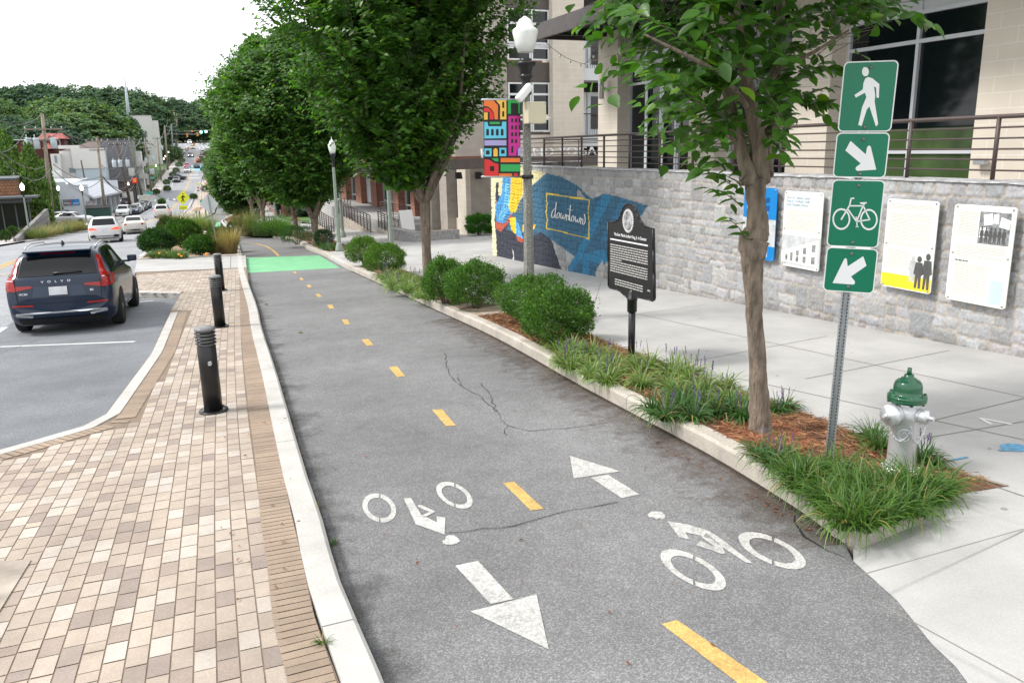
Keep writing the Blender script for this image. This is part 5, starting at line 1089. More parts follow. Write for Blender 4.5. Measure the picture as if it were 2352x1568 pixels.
def clear_sign(P):
    x = P[:, 0]+ax.x-.06+t1.x; y = P[:, 1]+ax.y+t1.y; z_ = P[:, 2]+zc-.35+t1.z; a = np.arctan2(x, y); r_ = np.hypot(x, y)
    return ~((r_ < 7.1) & (a > azs-.07) & (a < azs+.6) & (z_/r_ < .115)) & ~((P[:, 0] > .8) & (P[:, 2] < .9)) & ~((a < azs-.32) & (z_/r_ < .0))
def cut1(P):  # keep the crown to its outline
    return np.ones(len(P), bool)
V, F, C_, tw = crown([-.1, .25, .6, 1.1, 1.8, 2.6, 3.4, 4.0], [.22, .5, .75, .95, 1.02, 1.0, .85, .4], 980, .2, .5, 10, .138, .09, (.052, .13, .02), 2, .15, .2, seed=5, dr=.4, yel=.1, cut=clear_sign)
V = V+np.array([ax.x-.06, ax.y, zc-.35]); tw = (tw[0]+np.array([ax.x-.06, ax.y, zc-.35]), tw[1], tw[2])
npmesh('crown', V, F, m_leafN, tree, C=C_); twigmesh('twigs', tw, m_bark, tree)
ex_tw = [((1700,440,-.1),(1600,385,-.35)),((1700,470,-.1),(1625,432,-.3)),((1690,400,-.1),(1640,372,-.3)),((1720,560,0),(1672,500,-.1)),((1760,250,0),(1915,200,-.1)),((1780,150,-.1),(1985,25,-.3)),((1800,60,-.1),(2050,5,-.3)),((1650,300,-.3),(1500,235,-.6)),((1620,250,-.3),(1455,140,-.8)),((1600,120,-.3),(1440,20,-.9)),((1680,300,-.2),(1560,335,-.4)),((1640,200,-.2),(1500,170,-.9)),((1760,200,0),(1880,240,-.2)),((1740,140,0),(1900,90,-.3))]
P_, D_, N_ = [], [], []; mb = MB()
for a, b in ex_tw:
    a, b = TT([a])[0], TT([b])[0]; mb.tube([a, (a+b)/2+Vector((0, 0, .03)), b], [.006, .004, .002], 5); d = (b-a).normalized(); s = d.cross(Vector((0, 0, 1))).normalized(); n = max(6, int((b-a).length/.05))
    for i in range(n):
        t = (i+1)/n; p = a+(b-a)*t+Vector((0, 0, .03*math.sin(3.14*t))); P_.append(p); D_.append(d*.5+s*(1 if i % 2 else -1)*.8+Vector((0, 0, -.35))+Vector(rng.normal(0, .15, 3))); N_.append(Vector((0, -.35, 1))+Vector(rng.normal(0, .25, 3)))
P_, D_, N_ = map(np.array, (P_, D_, N_)); V, F, k = leafgeo(P_, D_, N_, .115*rng.uniform(.7, 1.15, len(P_)), .075, 2); npmesh('leafy_sprays', V, F, m_leafN, tree, C=leafcol(len(P_), (.045, .115, .016), k, .2, .15)); mb.build('twigs', m_bark, tree)
# ---- other street trees: crown outlines from the photo, in metres about the trunk
def street_tree(base, label, zs, ws, n_tw, trunks, seed, L_=.11, base_col=(.028, .075, .014), tl=.7, nl=9, full=False, lump=.22, off=(0, 0), yel=.12, rin=.4, group=None):
    r = empty('street_tree', base, 0, label, 'tree', group); V, F, C_, tw = crown(zs, ws, n_tw, rin, tl, nl, L_, L_*.62, base_col, full, .9, lump, seed=seed, yel=yel)
    g = np.random.default_rng(seed+99); m_ = n_tw; zz = zs[0]+(zs[-1]-zs[0])*g.random(m_); q = np.interp(zz, zs, ws)*.72*np.sqrt(g.random(m_)); ph = g.random(m_)*6.28
    P2 = np.stack([q*np.cos(ph), q*np.sin(ph), zz+.2], 1); V3, F3, k3 = leafgeo(P2, g.normal(0, 1, (m_, 3)), g.normal(0, 1, (m_, 3)), L_*2.6, L_*2.2, full); F = np.vstack([F, F3+len(V)]); V = np.vstack([V, V3]); C_ = np.vstack([C_, leafcol(m_, base_col, k3, .2, 0)])
    V = V+np.array([off[0], off[1], 0]); npmesh('crown', V, F, m_leafN if full else m_leaf, r, C=C_); limbs('trunk', [trunks[0]], r, 12); 
    for t in trunks[1:]: limbs('limb', [t], r, 8)
    twigmesh('twigs', (tw[0][::3]+np.array([off[0], off[1], 0]), tw[1][::3], tw[2][::3]), m_bark, r, .008)
    return r
def inner(zf, h, w_, n, r0, seed, kk=1.):
    g = random.Random(seed); out = []
    for i in range(n):
        a = i*6.2832/n+g.uniform(-.4, .4); out.append(([(0, 0, zf), (w_*.18*math.cos(a), w_*.18*math.sin(a), zf+h*.25), (w_*.36*math.cos(a+.2), w_*.36*math.sin(a+.2), zf+h*.55), (w_*.5*math.cos(a), w_*.5*math.sin(a), zf+h*.95)], [r0, r0*.8, r0*.55, r0*.2]))
    return out
b2 = gp(983,650,.15); D2 = b2.y
zf = atY(983,455,D2).z-b2.z; zbt = atY(980,392,D2).z-b2.z; wid = (atY(1185,200,D2).x-atY(690,200,D2).x)/2
street_tree(b2, 'second street tree, tall dark crown above the shrubs left of the lamp post', [zbt-.4, zbt+.3, zbt+1.2, zbt+2.3, zbt+3.6, zbt+5.5, zbt+7.5, zbt+9], [.12*wid, .42*wid, .68*wid, .86*wid, 1.02*wid, 1.08*wid, .9*wid, .35*wid], 8000, [([(0, 0, -.1), (0, 0, .05), (0, 0, zf*.5), (.02, 0, zf)], [.17, .125, .11, .13])]+inner(zf-.15, 4.2, 3.2, 6, .1, 4), 2, L_=.15, full=True, tl=.55, off=(-.45, 0), rin=.3, base_col=(.055, .135, .022))
specs = [((727,583), 'forked street tree right beside the bike lane past the green crossing', 690, 168, 90, 452, 3, 1),
 ((678,528), 'slim forked tree between the lamp poles and the orange capped hydrant', 660, 85, 130, 455, 4, 0), ((606,520), 'twin stemmed street tree left of the slim lamp poles', 608, 112, 105, 446, 5, 1), ((580,505), 'street tree overhanging the far bike lane', 562, 68, 240, 440, 6, 1)]
Ys = [37.5, 47, 60, 78]
for (bp_, lb, uc, hw, vt, vb, sd, multi), Y in zip(specs, Ys):
    b = atY(bp_[0], bp_[1], Y); b.z = G(Y)+.15; zt = atY(uc, vt, Y).z-b.z; zb = atY(uc, vb, Y).z-b.z; wd = (atY(uc+hw, 300, Y).x-atY(uc-hw, 300, Y).x)/2; ox = atY(uc, 300, Y).x-b.x; hh_ = zt-zb
    zf = max(.9, zb*.55); n = int(8500 if Y < 62 else 6000)
    street_tree(b, lb, [zb-.3, zb+.08*hh_, zb+.3*hh_, zb+.55*hh_, zb+.8*hh_, zt], [.2*wd, .5*wd, .85*wd, wd, .68*wd, .1*wd], n, [([(0, 0, -.15), (0, 0, .1), (.04, 0, zf*.5), (.0, 0, zf)], [.22, .17, .14, .17])]+inner(zf-.1, hh_*.7, wd*1.1, 5 if multi else 3, .11, sd), sd, L_=.17+.0014*Y, base_col=(.052, .125, .023) if Y < 45 else (.066, .15, .028), tl=.8, off=(ox*.9, 0), lump=.2, rin=.3)
far_t = [((552,466),552,54,300,455,95),((530,440),534,44,320,440,120),((518,415),522,38,330,425,145),((508,392),512,34,338,402,170),((496,376),498,24,345,384,200)]
for k, (bp_, uc, hw, vt, vb, Y) in enumerate(far_t):
    b = atY(uc, vb, Y); b.z = G(Y)+.1; zt = atY(uc, vt, Y).z-b.z; wd = (atY(uc+hw, 300, Y).x-atY(uc-hw, 300, Y).x)/2
    street_tree(b, 'small street tree low over the bike lane, %s in the row downhill' % ('nearest', 'second', 'third', 'fourth', 'farthest')[k], [.6, zt*.25, zt*.55, zt*.8, zt], [.5*wd, .9*wd, wd, .7*wd, .1*wd], 2600, [([(0, 0, -.1), (0, 0, 1.4)], [.15, .12])], 20+k, L_=.38, base_col=(.04, .1, .022), tl=1., nl=7)
# ---- boxwood shrubs
def shrub_mesh(seed, n=9000, L_=.036, base=(.036, .095, .02), flat=.88):
    g = np.random.default_rng(seed); d = unit(g.normal(0, 1, (n, 3))); d = np.sign(d)*np.abs(d)**.5*.85 if seed == 10 else d; d[:, 2] = np.where(d[:, 2] < -.78, -d[:, 2], d[:, 2]); ph = np.arctan2(d[:, 1], d[:, 0])
    lob = 1+.09*np.sin(ph*3+seed)+.08*np.sin(ph*4+d[:, 2]*5+seed*3)+.05*np.sin(d[:, 2]*9+ph*2+seed)+.05*np.sin(ph*11+d[:, 2]*13)
    r_ = (.6+.4*g.random(n)**.45)*lob*(1+.14*(g.random(n) < .1)*g.random(n)*(1+d[:, 2])); P = d*r_[:, None]*.5; P[:, 2] = P[:, 2]*flat+.47; D = d*.8+g.normal(0, .5, (n, 3))+np.array([0, 0, .35]); N = d+g.normal(0, .5, (n, 3))
    return (P, D, N, base, L_, seed)
def shrub(loc, w_, h_, label, seed, base=(.036, .095, .02), n=13000, L_=.04, group='round clipped shrubs in the planter strip', d_=None, yel=.08, nm='boxwood_shrub'):
    P, D, N, bs_, _, sd = shrub_mesh(seed, n, L_, base); d_ = d_ or w_; P = P*np.array([w_, d_, h_]); V, F, k = leafgeo(P, D, N, L_*rng.uniform(.7, 1.3, n), L_*.5)
    r = empty(nm, loc, 0, label, 'shrub', group); npmesh('foliage', V, F, m_leaf, r, C=leafcol(n, base, k, .25, yel)); g = random.Random(seed); ch = []
    for i in range(12):
        a = g.uniform(0, 6.28); e = g.uniform(.15, .42); ch.append(([(.05*math.cos(a)*w_, .05*math.sin(a)*w_, -.02), (e*.5*w_*math.cos(a), e*.5*d_*math.sin(a), h_*.3), (e*w_*math.cos(a), e*d_*math.sin(a), h_*.75)], [.014, .01, .004]))
    limbs('stems', ch, r, 5); return r
def pxshrub(u0, u1, vt, vb, label, seed, dy=0, **k):
    c = gp((u0+u1)/2, vb, .15); Y = c.y+dy; w_ = (atY(u1, vb, Y).x-atY(u0, vb, Y).x)*.93; h_ = (atY((u0+u1)/2, vt, Y).z-c.z); c.y = Y+w_*.2; return shrub(c, w_, max(h_, .3), label, seed, **k)
GB = (.075, .165, .033)
pxshrub(1162,1330,632,745,'rounded shrub touching the foot of the lamp post, the rear one of a pair', 1, base=GB); pxshrub(1208,1374,657,792,'rounded shrub in front, the nearest to the black plaque', 2, base=GB, n=17000)
pxshrub(978,1080,588,700,'rounded shrub directly right of the second tree trunk', 3, base=GB); pxshrub(1032,1174,599,712,'wide rounded shrub between the second tree and the lamp post', 4, base=GB, n=16000)
pxshrub(800,884,540,612,'yellowish shrub nearest to the green crossing on the right side', 5, base=(.09, .18, .03)); pxshrub(842,942,556,632,'round yellowish shrub just before the grassy clumps', 6, base=(.09, .18, .03))
pxshrub(722,772,525,566,'small dark shrub at the foot of the lamp post before the ramps', 7, base=(.03, .075, .02), n=5000, L_=.045)
pxshrub(640,732,517,562,'broad loose shrub behind the far kerb below the forked tree', 8, base=(.04, .1, .025), n=6000, L_=.05)
pxshrub(521,545,508,531,'small round shrub at the far tip of the kerb', 9, base=(.03, .07, .02), n=2500, L_=.05)
pxshrub(1073,1137,488,541,'square clipped hedge in front of the beige block wall', 10, base=(.045, .15, .018), n=16000, L_=.07, group=None)
# island shrubs
ig = 'leafy shrubs massed in the planter island'
pxshrub(322,410,523,585,'dark leafy shrub at the street corner of the planter island', 11, base=(.028, .08, .02), n=11000, L_=.085, group=ig, nm='island_shrub'); pxshrub(380,470,500,575,'tall green shrub in the middle of the planter island', 12, base=(.05, .12, .015), n=11000, L_=.085, group=ig, nm='island_shrub')
pxshrub(425,500,540,587,'low green shrub at the centre front of the planter island', 13, base=(.04, .11, .015), n=9000, L_=.08, group=ig, nm='island_shrub'); pxshrub(470,552,522,575,'spreading shrub along the bike lane side of the planter island', 14, base=(.04, .1, .02), n=11000, L_=.085, group=ig, nm='island_shrub'); pxshrub(360,420,495,560,'olive shrub rising at the back of the planter island', 15, base=(.06, .09, .03), n=9000, L_=.085, group=ig, nm='island_shrub')
# ---- blades: liriope and ornamental grass
def blades(n, R0, L_, W_, lean, col, seed, droop=.9, yel=.1, tipc=None, spread=1.):
    g = np.random.default_rng(seed); az = g.random(n)*6.2832; r0 = R0*np.sqrt(g.random(n)); a2 = az+g.normal(0, .5, n); Ls = L_*g.uniform(.55, 1.15, n); ln = np.abs(g.normal(lean, lean*.45, n)).clip(.02, 1.3)*spread
    seg = 4; V = []; hd = np.stack([np.cos(a2), np.sin(a2), np.zeros(n)], 1); sd = np.stack([-np.sin(a2), np.cos(a2), np.zeros(n)], 1); p = np.stack([r0*np.cos(az), r0*np.sin(az), np.zeros(n)], 1); ang = ln*.6
    tws = g.normal(0, .4, n)
    for i in range(seg+1):
        w_ = W_*(1, 1, .85, .6, .08)[i]*.5; s2 = sd*np.cos(tws)[:, None]+np.array([0, 0, 1])*np.sin(tws)[:, None]; V.append(p-s2*w_); V.append(p+s2*w_); p = p+(hd*np.sin(ang)[:, None]+np.array([0, 0, 1.])*np.cos(ang)[:, None])*(Ls/seg)[:, None]; ang = np.minimum(ang+droop*ln*.55+.05, 2.6)
    V = np.stack(V, 1).reshape(-1, 3); k = 2*(seg+1); F = (np.arange(n)[:, None, None]*k+np.array([(2*i, 2*i+1, 2*i+3, 2*i+2) for i in range(seg)])[None]).reshape(-1, 4)
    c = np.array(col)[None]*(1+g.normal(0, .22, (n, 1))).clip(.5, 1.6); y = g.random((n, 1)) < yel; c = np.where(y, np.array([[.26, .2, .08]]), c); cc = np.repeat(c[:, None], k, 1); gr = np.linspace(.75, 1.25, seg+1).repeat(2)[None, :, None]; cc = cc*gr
    if tipc is not None: cc[:, -4:] = np.array(tipc)
    return V, F, cc.reshape(-1, 3)
LIR = {}
def liri(kind, seed):
    key = (kind, seed % 4)
    if key not in LIR:
        col = {'var': (.16, .24, .07), 'dark': (.05, .12, .028), 'big': (.07, .145, .024)}[kind]; n = {'var': 95, 'dark': 100, 'big': 120}[kind]; L_ = {'var': .34, 'dark': .38, 'big': .44}[kind]
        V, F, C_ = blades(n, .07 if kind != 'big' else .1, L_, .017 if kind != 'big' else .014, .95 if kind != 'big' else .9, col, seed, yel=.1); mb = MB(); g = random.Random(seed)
        if kind != 'big' and seed % 2:
            for i in range(3):
                a = g.random()*6.28; t = Vector((.05*math.cos(a), .05*math.sin(a), 0)); e = t*1.8+Vector((0, 0, g.uniform(.3, .4))); mb.tube([t, e], .002, 4); d = (e-t).normalized()
                for j in range(16): q = e-d*(.0065*j)+Vector((g.uniform(-1, 1), g.uniform(-1, 1), 0))*.006; mb.box(q, (.007, .007, .006))
        LIR[key] = (V, F, C_, mb)
    return LIR[key]
m_pur = M('purple_flower', (.13, .08, .2), .7, var=.2)
PROTO = {}
def clump(kind, seed, loc, s, label, group, flowers=True):
    key = (kind, seed % 4)
    if key not in PROTO:
        V, F, C_, mb = liri(kind, seed); r = empty('liriope_clump', loc, 0, label, 'grass clump', group); npmesh('blades', V, F, m_blade, r, C=C_)
        if mb.V and flowers: mb.build('flower_spikes', m_pur, r)
        PROTO[key] = r
    else: r = copy_tree(PROTO[key])
    r.location = loc; r.rotation_euler = (0, 0, random.random()*6.28); r.scale = (s, s, s); tag(r, label, 'grass clump', group); return r
random.seed(11); n_ = 0
def fill(poly, cnt, kind, label, group, s0, s1, mind):
    pts = []; tries = 0; xs = [p[0] for p in poly]; ys_ = [p[1] for p in poly]
    while len(pts) < cnt and tries < 5000:
        tries += 1; x = random.uniform(min(xs), max(xs)); y = random.uniform(min(ys_), max(ys_))
        if inpoly(x, y, poly) and all((x-a)**2+(y-b)**2 > mind**2 for a, b in pts): pts.append((x, y))
    for i, (x, y) in enumerate(pts): clump(kind, i, (x, y, G(y)+.15), random.uniform(s0, s1), label, group)
hp = gxy([(1910,1195),(1790,1105),(1860,1080),(1935,1090),(2000,1135),(2090,1120),(2170,1130),(2150,1165),(2050,1200),(1970,1230)], .15)
fill(hp, 34, 'big', 'bushy green grass clump around the foot of the hydrant and sign post', 'grass clumps around the hydrant', .52, .78, .09)
for u, v in ((1745,1050),(1775,1072),(1800,1060)): clump('dark', 1, gp(u, v, .15), .72, 'small dark grass clump at the kerb left of the sign post', 'dark grass clumps left of the sign post')
for u, v in ((2000,1010),(2018,1030)): clump('big', 2, gp(u, v, .15), .6, 'short grass clump behind the hydrant', 'grass clumps behind the hydrant')
for u, v in ((2115,1055),(2135,1068)): clump('dark', 3, gp(u, v, .15), .62, 'short grass clump at the right of the hydrant', 'grass clumps right of the hydrant')
for u, v in ((1785,948),(1805,940)): clump('dark', 3, gp(u, v, .15), .62, 'flowering grass clump just right of the nearest trunk', 'flowering clumps right of the nearest trunk')
vp = gxy([(1245,800),(1290,790),(1400,820),(1500,845),(1570,850),(1700,905),(1715,940),(1600,930),(1480,895),(1360,885),(1290,840)], .15)
fill(vp, 34, 'var', 'pale striped grass clump with purple flowers around the plaque post', 'striped grass clumps around the plaque', .75, 1.0, .24)
for u, v in ((1500,950),(1530,965),(1560,950),(1590,965),(1620,950),(1650,955),(1685,950),(1705,965),(1570,925)): clump('dark', n_, gp(u, v, .15), .85, 'dark grass clump with purple spikes at the kerb left of the nearest trunk', 'dark flowering clumps left of the nearest trunk'); n_ += 1
vp2 = gxy([(870,640),(905,632),(975,650),(1000,700),(960,690),(900,665)], .15)
fill(vp2, 26, 'var', 'pale striped grass clump near the second tree', 'striped grass clumps near the second tree', .9, 1.2, .25)
vp3 = [(5.9,33.2),(6.1,36.5),(6.7,36.5),(6.5,33.2)]; fill(vp3, 8, 'dark', 'grassy clump beyond the green crossing', 'grass clumps beyond the green crossing', 1, 1.2, .3)
def grass(loc, h, R0, n, col, label, seed, lean=.35, W_=.012, group=None, tip=None):
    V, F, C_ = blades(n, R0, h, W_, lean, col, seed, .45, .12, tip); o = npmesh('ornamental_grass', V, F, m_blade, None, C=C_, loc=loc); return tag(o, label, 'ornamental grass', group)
def pgrass(u, v, h, R0, n, col, label, seed, **k): return grass(gp(u, v, .15), h, R0, n, col, label, seed, **k)
TAN = (.3, .22, .11); GT = (.12, .17, .06)
ga = 'tan ornamental grasses in the planter island'
pgrass(528,582,1.15,.3,900,TAN,'pale tan grass tuft by the leaning sign post in the island',1,group=ga); pgrass(500,583,.75,.35,500,(.22,.18,.09),'low tan grass in front of the leaning sign post',2,group=ga); pgrass(400,545,1.7,.5,1200,(.2,.17,.1),'tall feathery grass at the back of the planter island',3,lean=.3,group=ga); pgrass(450,540,1.6,.5,900,(.14,.2,.05),'tall green grass at the middle of the planter island',4,lean=.3,group=ga); pgrass(480,530,1.4,.4,700,(.16,.2,.07),'wispy grass beside the bike lane in the island',5,lean=.45,group=ga)
for i, (u, v) in enumerate(((360,592),(390,592),(415,593))): pgrass(u, v, .42, .3, 400, (.06,.13,.03), 'low green daylily clump along the front kerb of the island', 6+i, group='low daylily clumps in the island', lean=.6)
mb = MB(); 
for u, v in ((366,582),(411,585),(417,589),(476,583),(474,586)): p = gp(u, v, .5); mb.lathe([(.0, -.03), (.035, .0), (.05, .04), (.02, .02)], 6, p)
o = mb.build('daylily_flowers', M('orange_flower', (.85, .3, .02), .6, var=0), None, loc=gp(400,590,.15)); tag(o, 'few orange daylily blooms in the planter island', 'flowers'); o['kind'] = 'stuff'
gb = 'green and tan grasses behind the far kerb'
pgrass(566,541,1.7,.6,1100,(.13,.15,.06),'reddish green upright grass left in the far planter',10,group=gb); pgrass(625,540,1.35,.7,1300,(.07,.17,.04),'bright green arching grass in the middle of the far planter',11,lean=.6,W_=.02,group=gb); pgrass(648,541,1.2,.6,900,(.07,.17,.04),'bright green arching grass at the right of the far planter',12,lean=.6,W_=.02,group=gb)
pgrass(600,541,.8,.5,500,(.06,.13,.04),'short dark grass between the taller far grasses',13,group=gb)
pgrass(566,497,1.2,.8,1200,TAN,'wide tan grass beside the far bike lane',14,group=gb)
for i,(u,v) in enumerate(((555,470),(560,480))): pxshrub(u-20,u+25,v-30,v,'low dark hedge plant beside the far bike lane',30+i,base=(.04,.08,.03),n=2500,L_=.08,group='low hedge by the far lane')
for i, (u, v) in enumerate(((80,548),(100,545),(120,540),(140,536),(160,532),(180,530),(195,528),(105,532),(150,524),(172,522))): pgrass(u, v, 1.0, .8, 500, (.2,.17,.08) if i % 3 else (.09,.12,.04), 'dry grass tuft in the roadside bed on the left', 40+i, group='dry grasses in the left roadside bed', lean=.5, W_=.02)
for i, (u, v, c) in enumerate(((372,470,0),(360,447,1),(385,440,0),(398,408,0),(405,398,1),(383,425,0),(412,385,0),(418,375,1),(470,395,0),(466,375,0),(470,440,0),(445,458,0),(475,360,1))): pxshrub(u-9, u+9, v-13, v, 'small roadside shrub in the %s' % ('far street planting',)[0], 60+i, base=(.1,.13,.06) if c else (.06,.12,.04), n=1300, L_=.2, group='small shrubs in the far street planting', nm='roadside_shrub')
# pine straw on the beds
n = 9000; P_ = []
while len(P_) < n:
    x = rng.uniform(3.9, 6.2); y = rng.uniform(3.6, 13.2)
    if inpoly(x, y, bed1): P_.append((x, y))
P_ = np.array(P_); z = np.interp(P_[:, 1], PY, PZ)+.153+rng.random(n)*.02; a = rng.random(n)*6.28; l = rng.uniform(.03, .08, n); d = np.stack([np.cos(a), np.sin(a)], 1)*l[:, None]; w_ = np.stack([-np.sin(a), np.cos(a)], 1)*.0016
A_ = np.hstack([P_-d-w_, z[:, None]]); B_ = np.hstack([P_-d+w_, z[:, None]]); C2 = np.hstack([P_+d+w_, (z+rng.random(n)*.02)[:, None]]); D2_ = np.hstack([P_+d-w_, (z+rng.random(n)*.02)[:, None]])
V = np.stack([A_, B_, C2, D2_], 1).reshape(-1, 3); F = np.arange(4*n).reshape(-1, 4); cc = np.array([[.3, .15, .07]])*rng.uniform(.5, 1.5, (n, 1)); o = npmesh('pine_straw', V, F, M('straw', vcol=True, rough=.9, var=0), None, C=np.repeat(cc, 4, 0)); o['kind'] = 'stuff'
# red soil around the nearest trunk
sheet('red_soil', [[(t1.x+.34*math.cos(a)*(1+.2*math.sin(3*a)), t1.y-.1+.5*math.sin(a)) for a in np.linspace(0, 6.1, 20)]], .158, M('red_clay', (.26, .09, .045), .95, var=.4, scale=14, bump=.8, bscale=40))
# ---- the wooded hill
def far_tree(seed, n=2600, base=(.03, .07, .022), L_=.75, shape=0):
    zs, ws = (([.12, .25, .45, .7, .9, 1], [.3, .42, .5, .46, .28, .08]) if shape == 0 else ([.05, .2, .5, .8, 1], [.3, .4, .36, .22, .04]))
    V, F, C_, tw = crown([z*16 for z in zs], [w_*15 for w_ in ws], n, .55, 1.3, 6, L_, L_*.75, base, False, .3, .3, seed=seed, yel=.1); return V, F, C_
FT = []
for i, (bc, sh) in enumerate((((.072, .13, .075), 0), ((.095, .16, .072), 0), ((.062, .11, .075), 0), ((.09, .17, .04), 1))):  # first three leaf colours paled and blued to paint in distance haze
    V, F, C_ = far_tree(50+i, base=bc, shape=sh); r = empty('woodland_tree', (0, 0, 0), 0, 'x', 'tree'); npmesh('crown', V, F, m_needle, r, C=C_); limbs('trunk', [([(0, 0, -1), (0, 0, 6), (.3, 0, 12)], [.45, .3, .12])], r, 7); FT.append(r)
used = set(); random.seed(21)
def wood(u, vtop, Y, kind, hscale=None, label='broad green tree in the wood on the far hill', group='trees of the wood on the far hill', vb=None):
    x = atY(u, vtop, Y).x; zt = atY(u, vtop, Y).z; zg = G(Y)+bumpz(x, Y)-.5; s = max(.3, (zt-zg)/16)
    r = FT[kind] if kind not in used else copy_tree(FT[kind]); used.add(kind); sx = s*random.uniform(.85, 1.2) if hscale is None else hscale
    r.location = (x, Y, zg); r.scale = (sx, sx, s); r.rotation_euler = (0, 0, random.random()*6.28); tag(r, label, 'tree', group); return r
sky_ = [(0,205),(25,200),(60,196),(95,192),(120,200),(150,210),(185,196),(210,205),(235,202),(265,200),(300,205),(320,228),(350,222),(385,222),(410,228),(440,240),(465,226),(490,240),(520,240),(-40,200),(-90,190)]
for i, (u, v) in enumerate(sky_): wood(u+random.uniform(-4, 4), v+3, 430+random.uniform(-10, 40) if u > 330 else 330+random.uniform(-20, 40), random.choice((0, 0, 2)))
for i in range(13): u = -60+i*24; wood(u, random.uniform(228, 262), 270+random.uniform(-25, 25), random.choice((0, 1, 2, 1)))
for i in range(8): u = -50+i*30; wood(u, random.uniform(258, 285), 225+random.uniform(-15, 20), random.choice((0, 1, 2)))
for u, v, Y in ((400,262,450),(425,268,455),(450,262,450),(475,262,452),(500,270,440),(530,270,430),(380,290,440),(410,300,470),(440,305,470),(470,300,470),(500,310,460)): wood(u, v, Y, 2)
wood(300,272,262,2,.42,'large dark tree left of the tall white block',None); wood(352,385,300,1,.35,'small tree in front of the tall white block',None) if 0 else None
wood(322,400,215,2,.3,'small dark tree below the white block',None); wood(372,325+5,300,1,.5,'flowering tree right of the tall white block',None); wood(395,335,310,1,.45,'bushy street tree by the far poles',None)
for u, v, Y, k, hs_, lb in ((62,330,96,3,.3,'bright green tree behind the first utility pole'),(5,300,118,3,.42,'bright green tree above the shingled building'),(100,368,116,3,.26,'green tree in front of the white garage')): wood(u, v, Y, k, hs_*.66, lb, None)
for u, Y, v in ((640,150,330),(700,140,320),(760,130,330),(830,120,330),(600,170,340),(680,95,420),(720,90,420),(900,110,330),(980,120,330),(560,190,330),(560,230,300),(590,260,300)): wood(u, v, Y, 0 if u % 3 else 2, None, 'dark park tree behind the street trees', 'dark park trees behind the street trees')
for i, (u, v) in enumerate(((8,532),(30,545),(12,555))): pxshrub(u-14, u+16, v-26, v, 'bushy shrub beside the patterned ramp wall', 90+i, base=(.035,.08,.02), n=1500, L_=.1, group='shrubs beside the patterned ramp wall')
for u, v in ((1690//2,0),): pass
# ================================================================== VEHICLES
def cat(P_, n):   # smooth interpolation through key rows
    P_ = np.array(P_, float); t = np.concatenate([[0], np.cumsum(np.maximum(np.linalg.norm(np.diff(P_[:, :4], axis=0), axis=1), .02))]); q = np.linspace(0, t[-1], n); m = np.gradient(P_, t, axis=0)
    i = np.clip(np.searchsorted(t, q)-1, 0, len(t)-2); h = (t[i+1]-t[i])[:, None]; s = ((q-t[i])/(t[i+1]-t[i]))[:, None]
    a, b = P_[i], P_[i+1]; ma, mb_ = m[i]*h*.6, m[i+1]*h*.6
    return (2*s**3-3*s**2+1)*a+(s**3-2*s**2+s)*ma+(-2*s**3+3*s**2)*b+(s**3-s**2)*mb_
# rows: y, zbottom, zbelt, ztop, half width body, half width roof
KINDS = {
 'suv': (4.7, .95, [(0,.46,.62,.72,.80,.60),(.03,.38,.8,.95,.86,.66),(.08,.34,1.0,1.10,.90,.70),(.2,.22,1.08,1.2,.92,.72),(.5,.2,1.1,1.56,.94,.66),(.8,.2,1.1,1.63,.95,.64),(1.6,.2,1.08,1.67,.95,.64),(2.5,.2,1.05,1.63,.95,.62),(2.9,.2,1.03,1.46,.95,.62),(3.35,.2,1.0,1.12,.94,.66),(3.8,.2,.95,1.02,.93,.7),(4.4,.22,.85,.93,.88,.66),(4.62,.26,.7,.78,.8,.6),(4.7,.35,.6,.64,.72,.5)]),
 'sedan': (4.8, .92, [(0,.38,.6,.68,.76,.55),(.05,.28,.85,.93,.83,.6),(.3,.22,.92,1.02,.88,.66),(.8,.18,.94,1.06,.91,.66),(1.35,.18,.94,1.34,.92,.6),(1.8,.18,.94,1.43,.92,.58),(2.4,.18,.92,1.45,.92,.58),(2.9,.18,.92,1.34,.92,.58),(3.5,.18,.9,1.0,.92,.64),(4.1,.18,.84,.93,.9,.68),(4.6,.22,.72,.8,.82,.6),(4.8,.33,.55,.6,.7,.5)]),
 'van': (5.0, .98, [(0,.4,.62,.72,.84,.64),(.04,.3,.9,1.05,.92,.7),(.12,.22,1.05,1.2,.95,.74),(.35,.2,1.1,1.6,.97,.7),(.7,.2,1.1,1.72,.98,.68),(2.0,.2,1.08,1.76,.98,.68),(3.0,.2,1.05,1.68,.98,.66),(3.6,.2,1.0,1.35,.97,.66),(4.1,.2,.95,1.05,.95,.7),(4.6,.22,.85,.92,.88,.66),(5.0,.35,.6,.66,.72,.5)]),
 'truck': (5.6, 1.0, [(0,.5,.75,.85,.93,.84),(.05,.45,1.05,1.15,.97,.88),(1.0,.4,1.08,1.17,.98,.88),(1.75,.4,1.1,1.2,.98,.88),(1.85,.35,1.12,1.7,.98,.7),(2.2,.3,1.12,1.82,.98,.68),(3.2,.3,1.1,1.82,.98,.68),(3.9,.3,1.08,1.3,.98,.74),(4.4,.3,1.05,1.15,.97,.8),(5.3,.3,.98,1.06,.93,.76),(5.6,.4,.7,.78,.85,.6)])}
BODY = {}
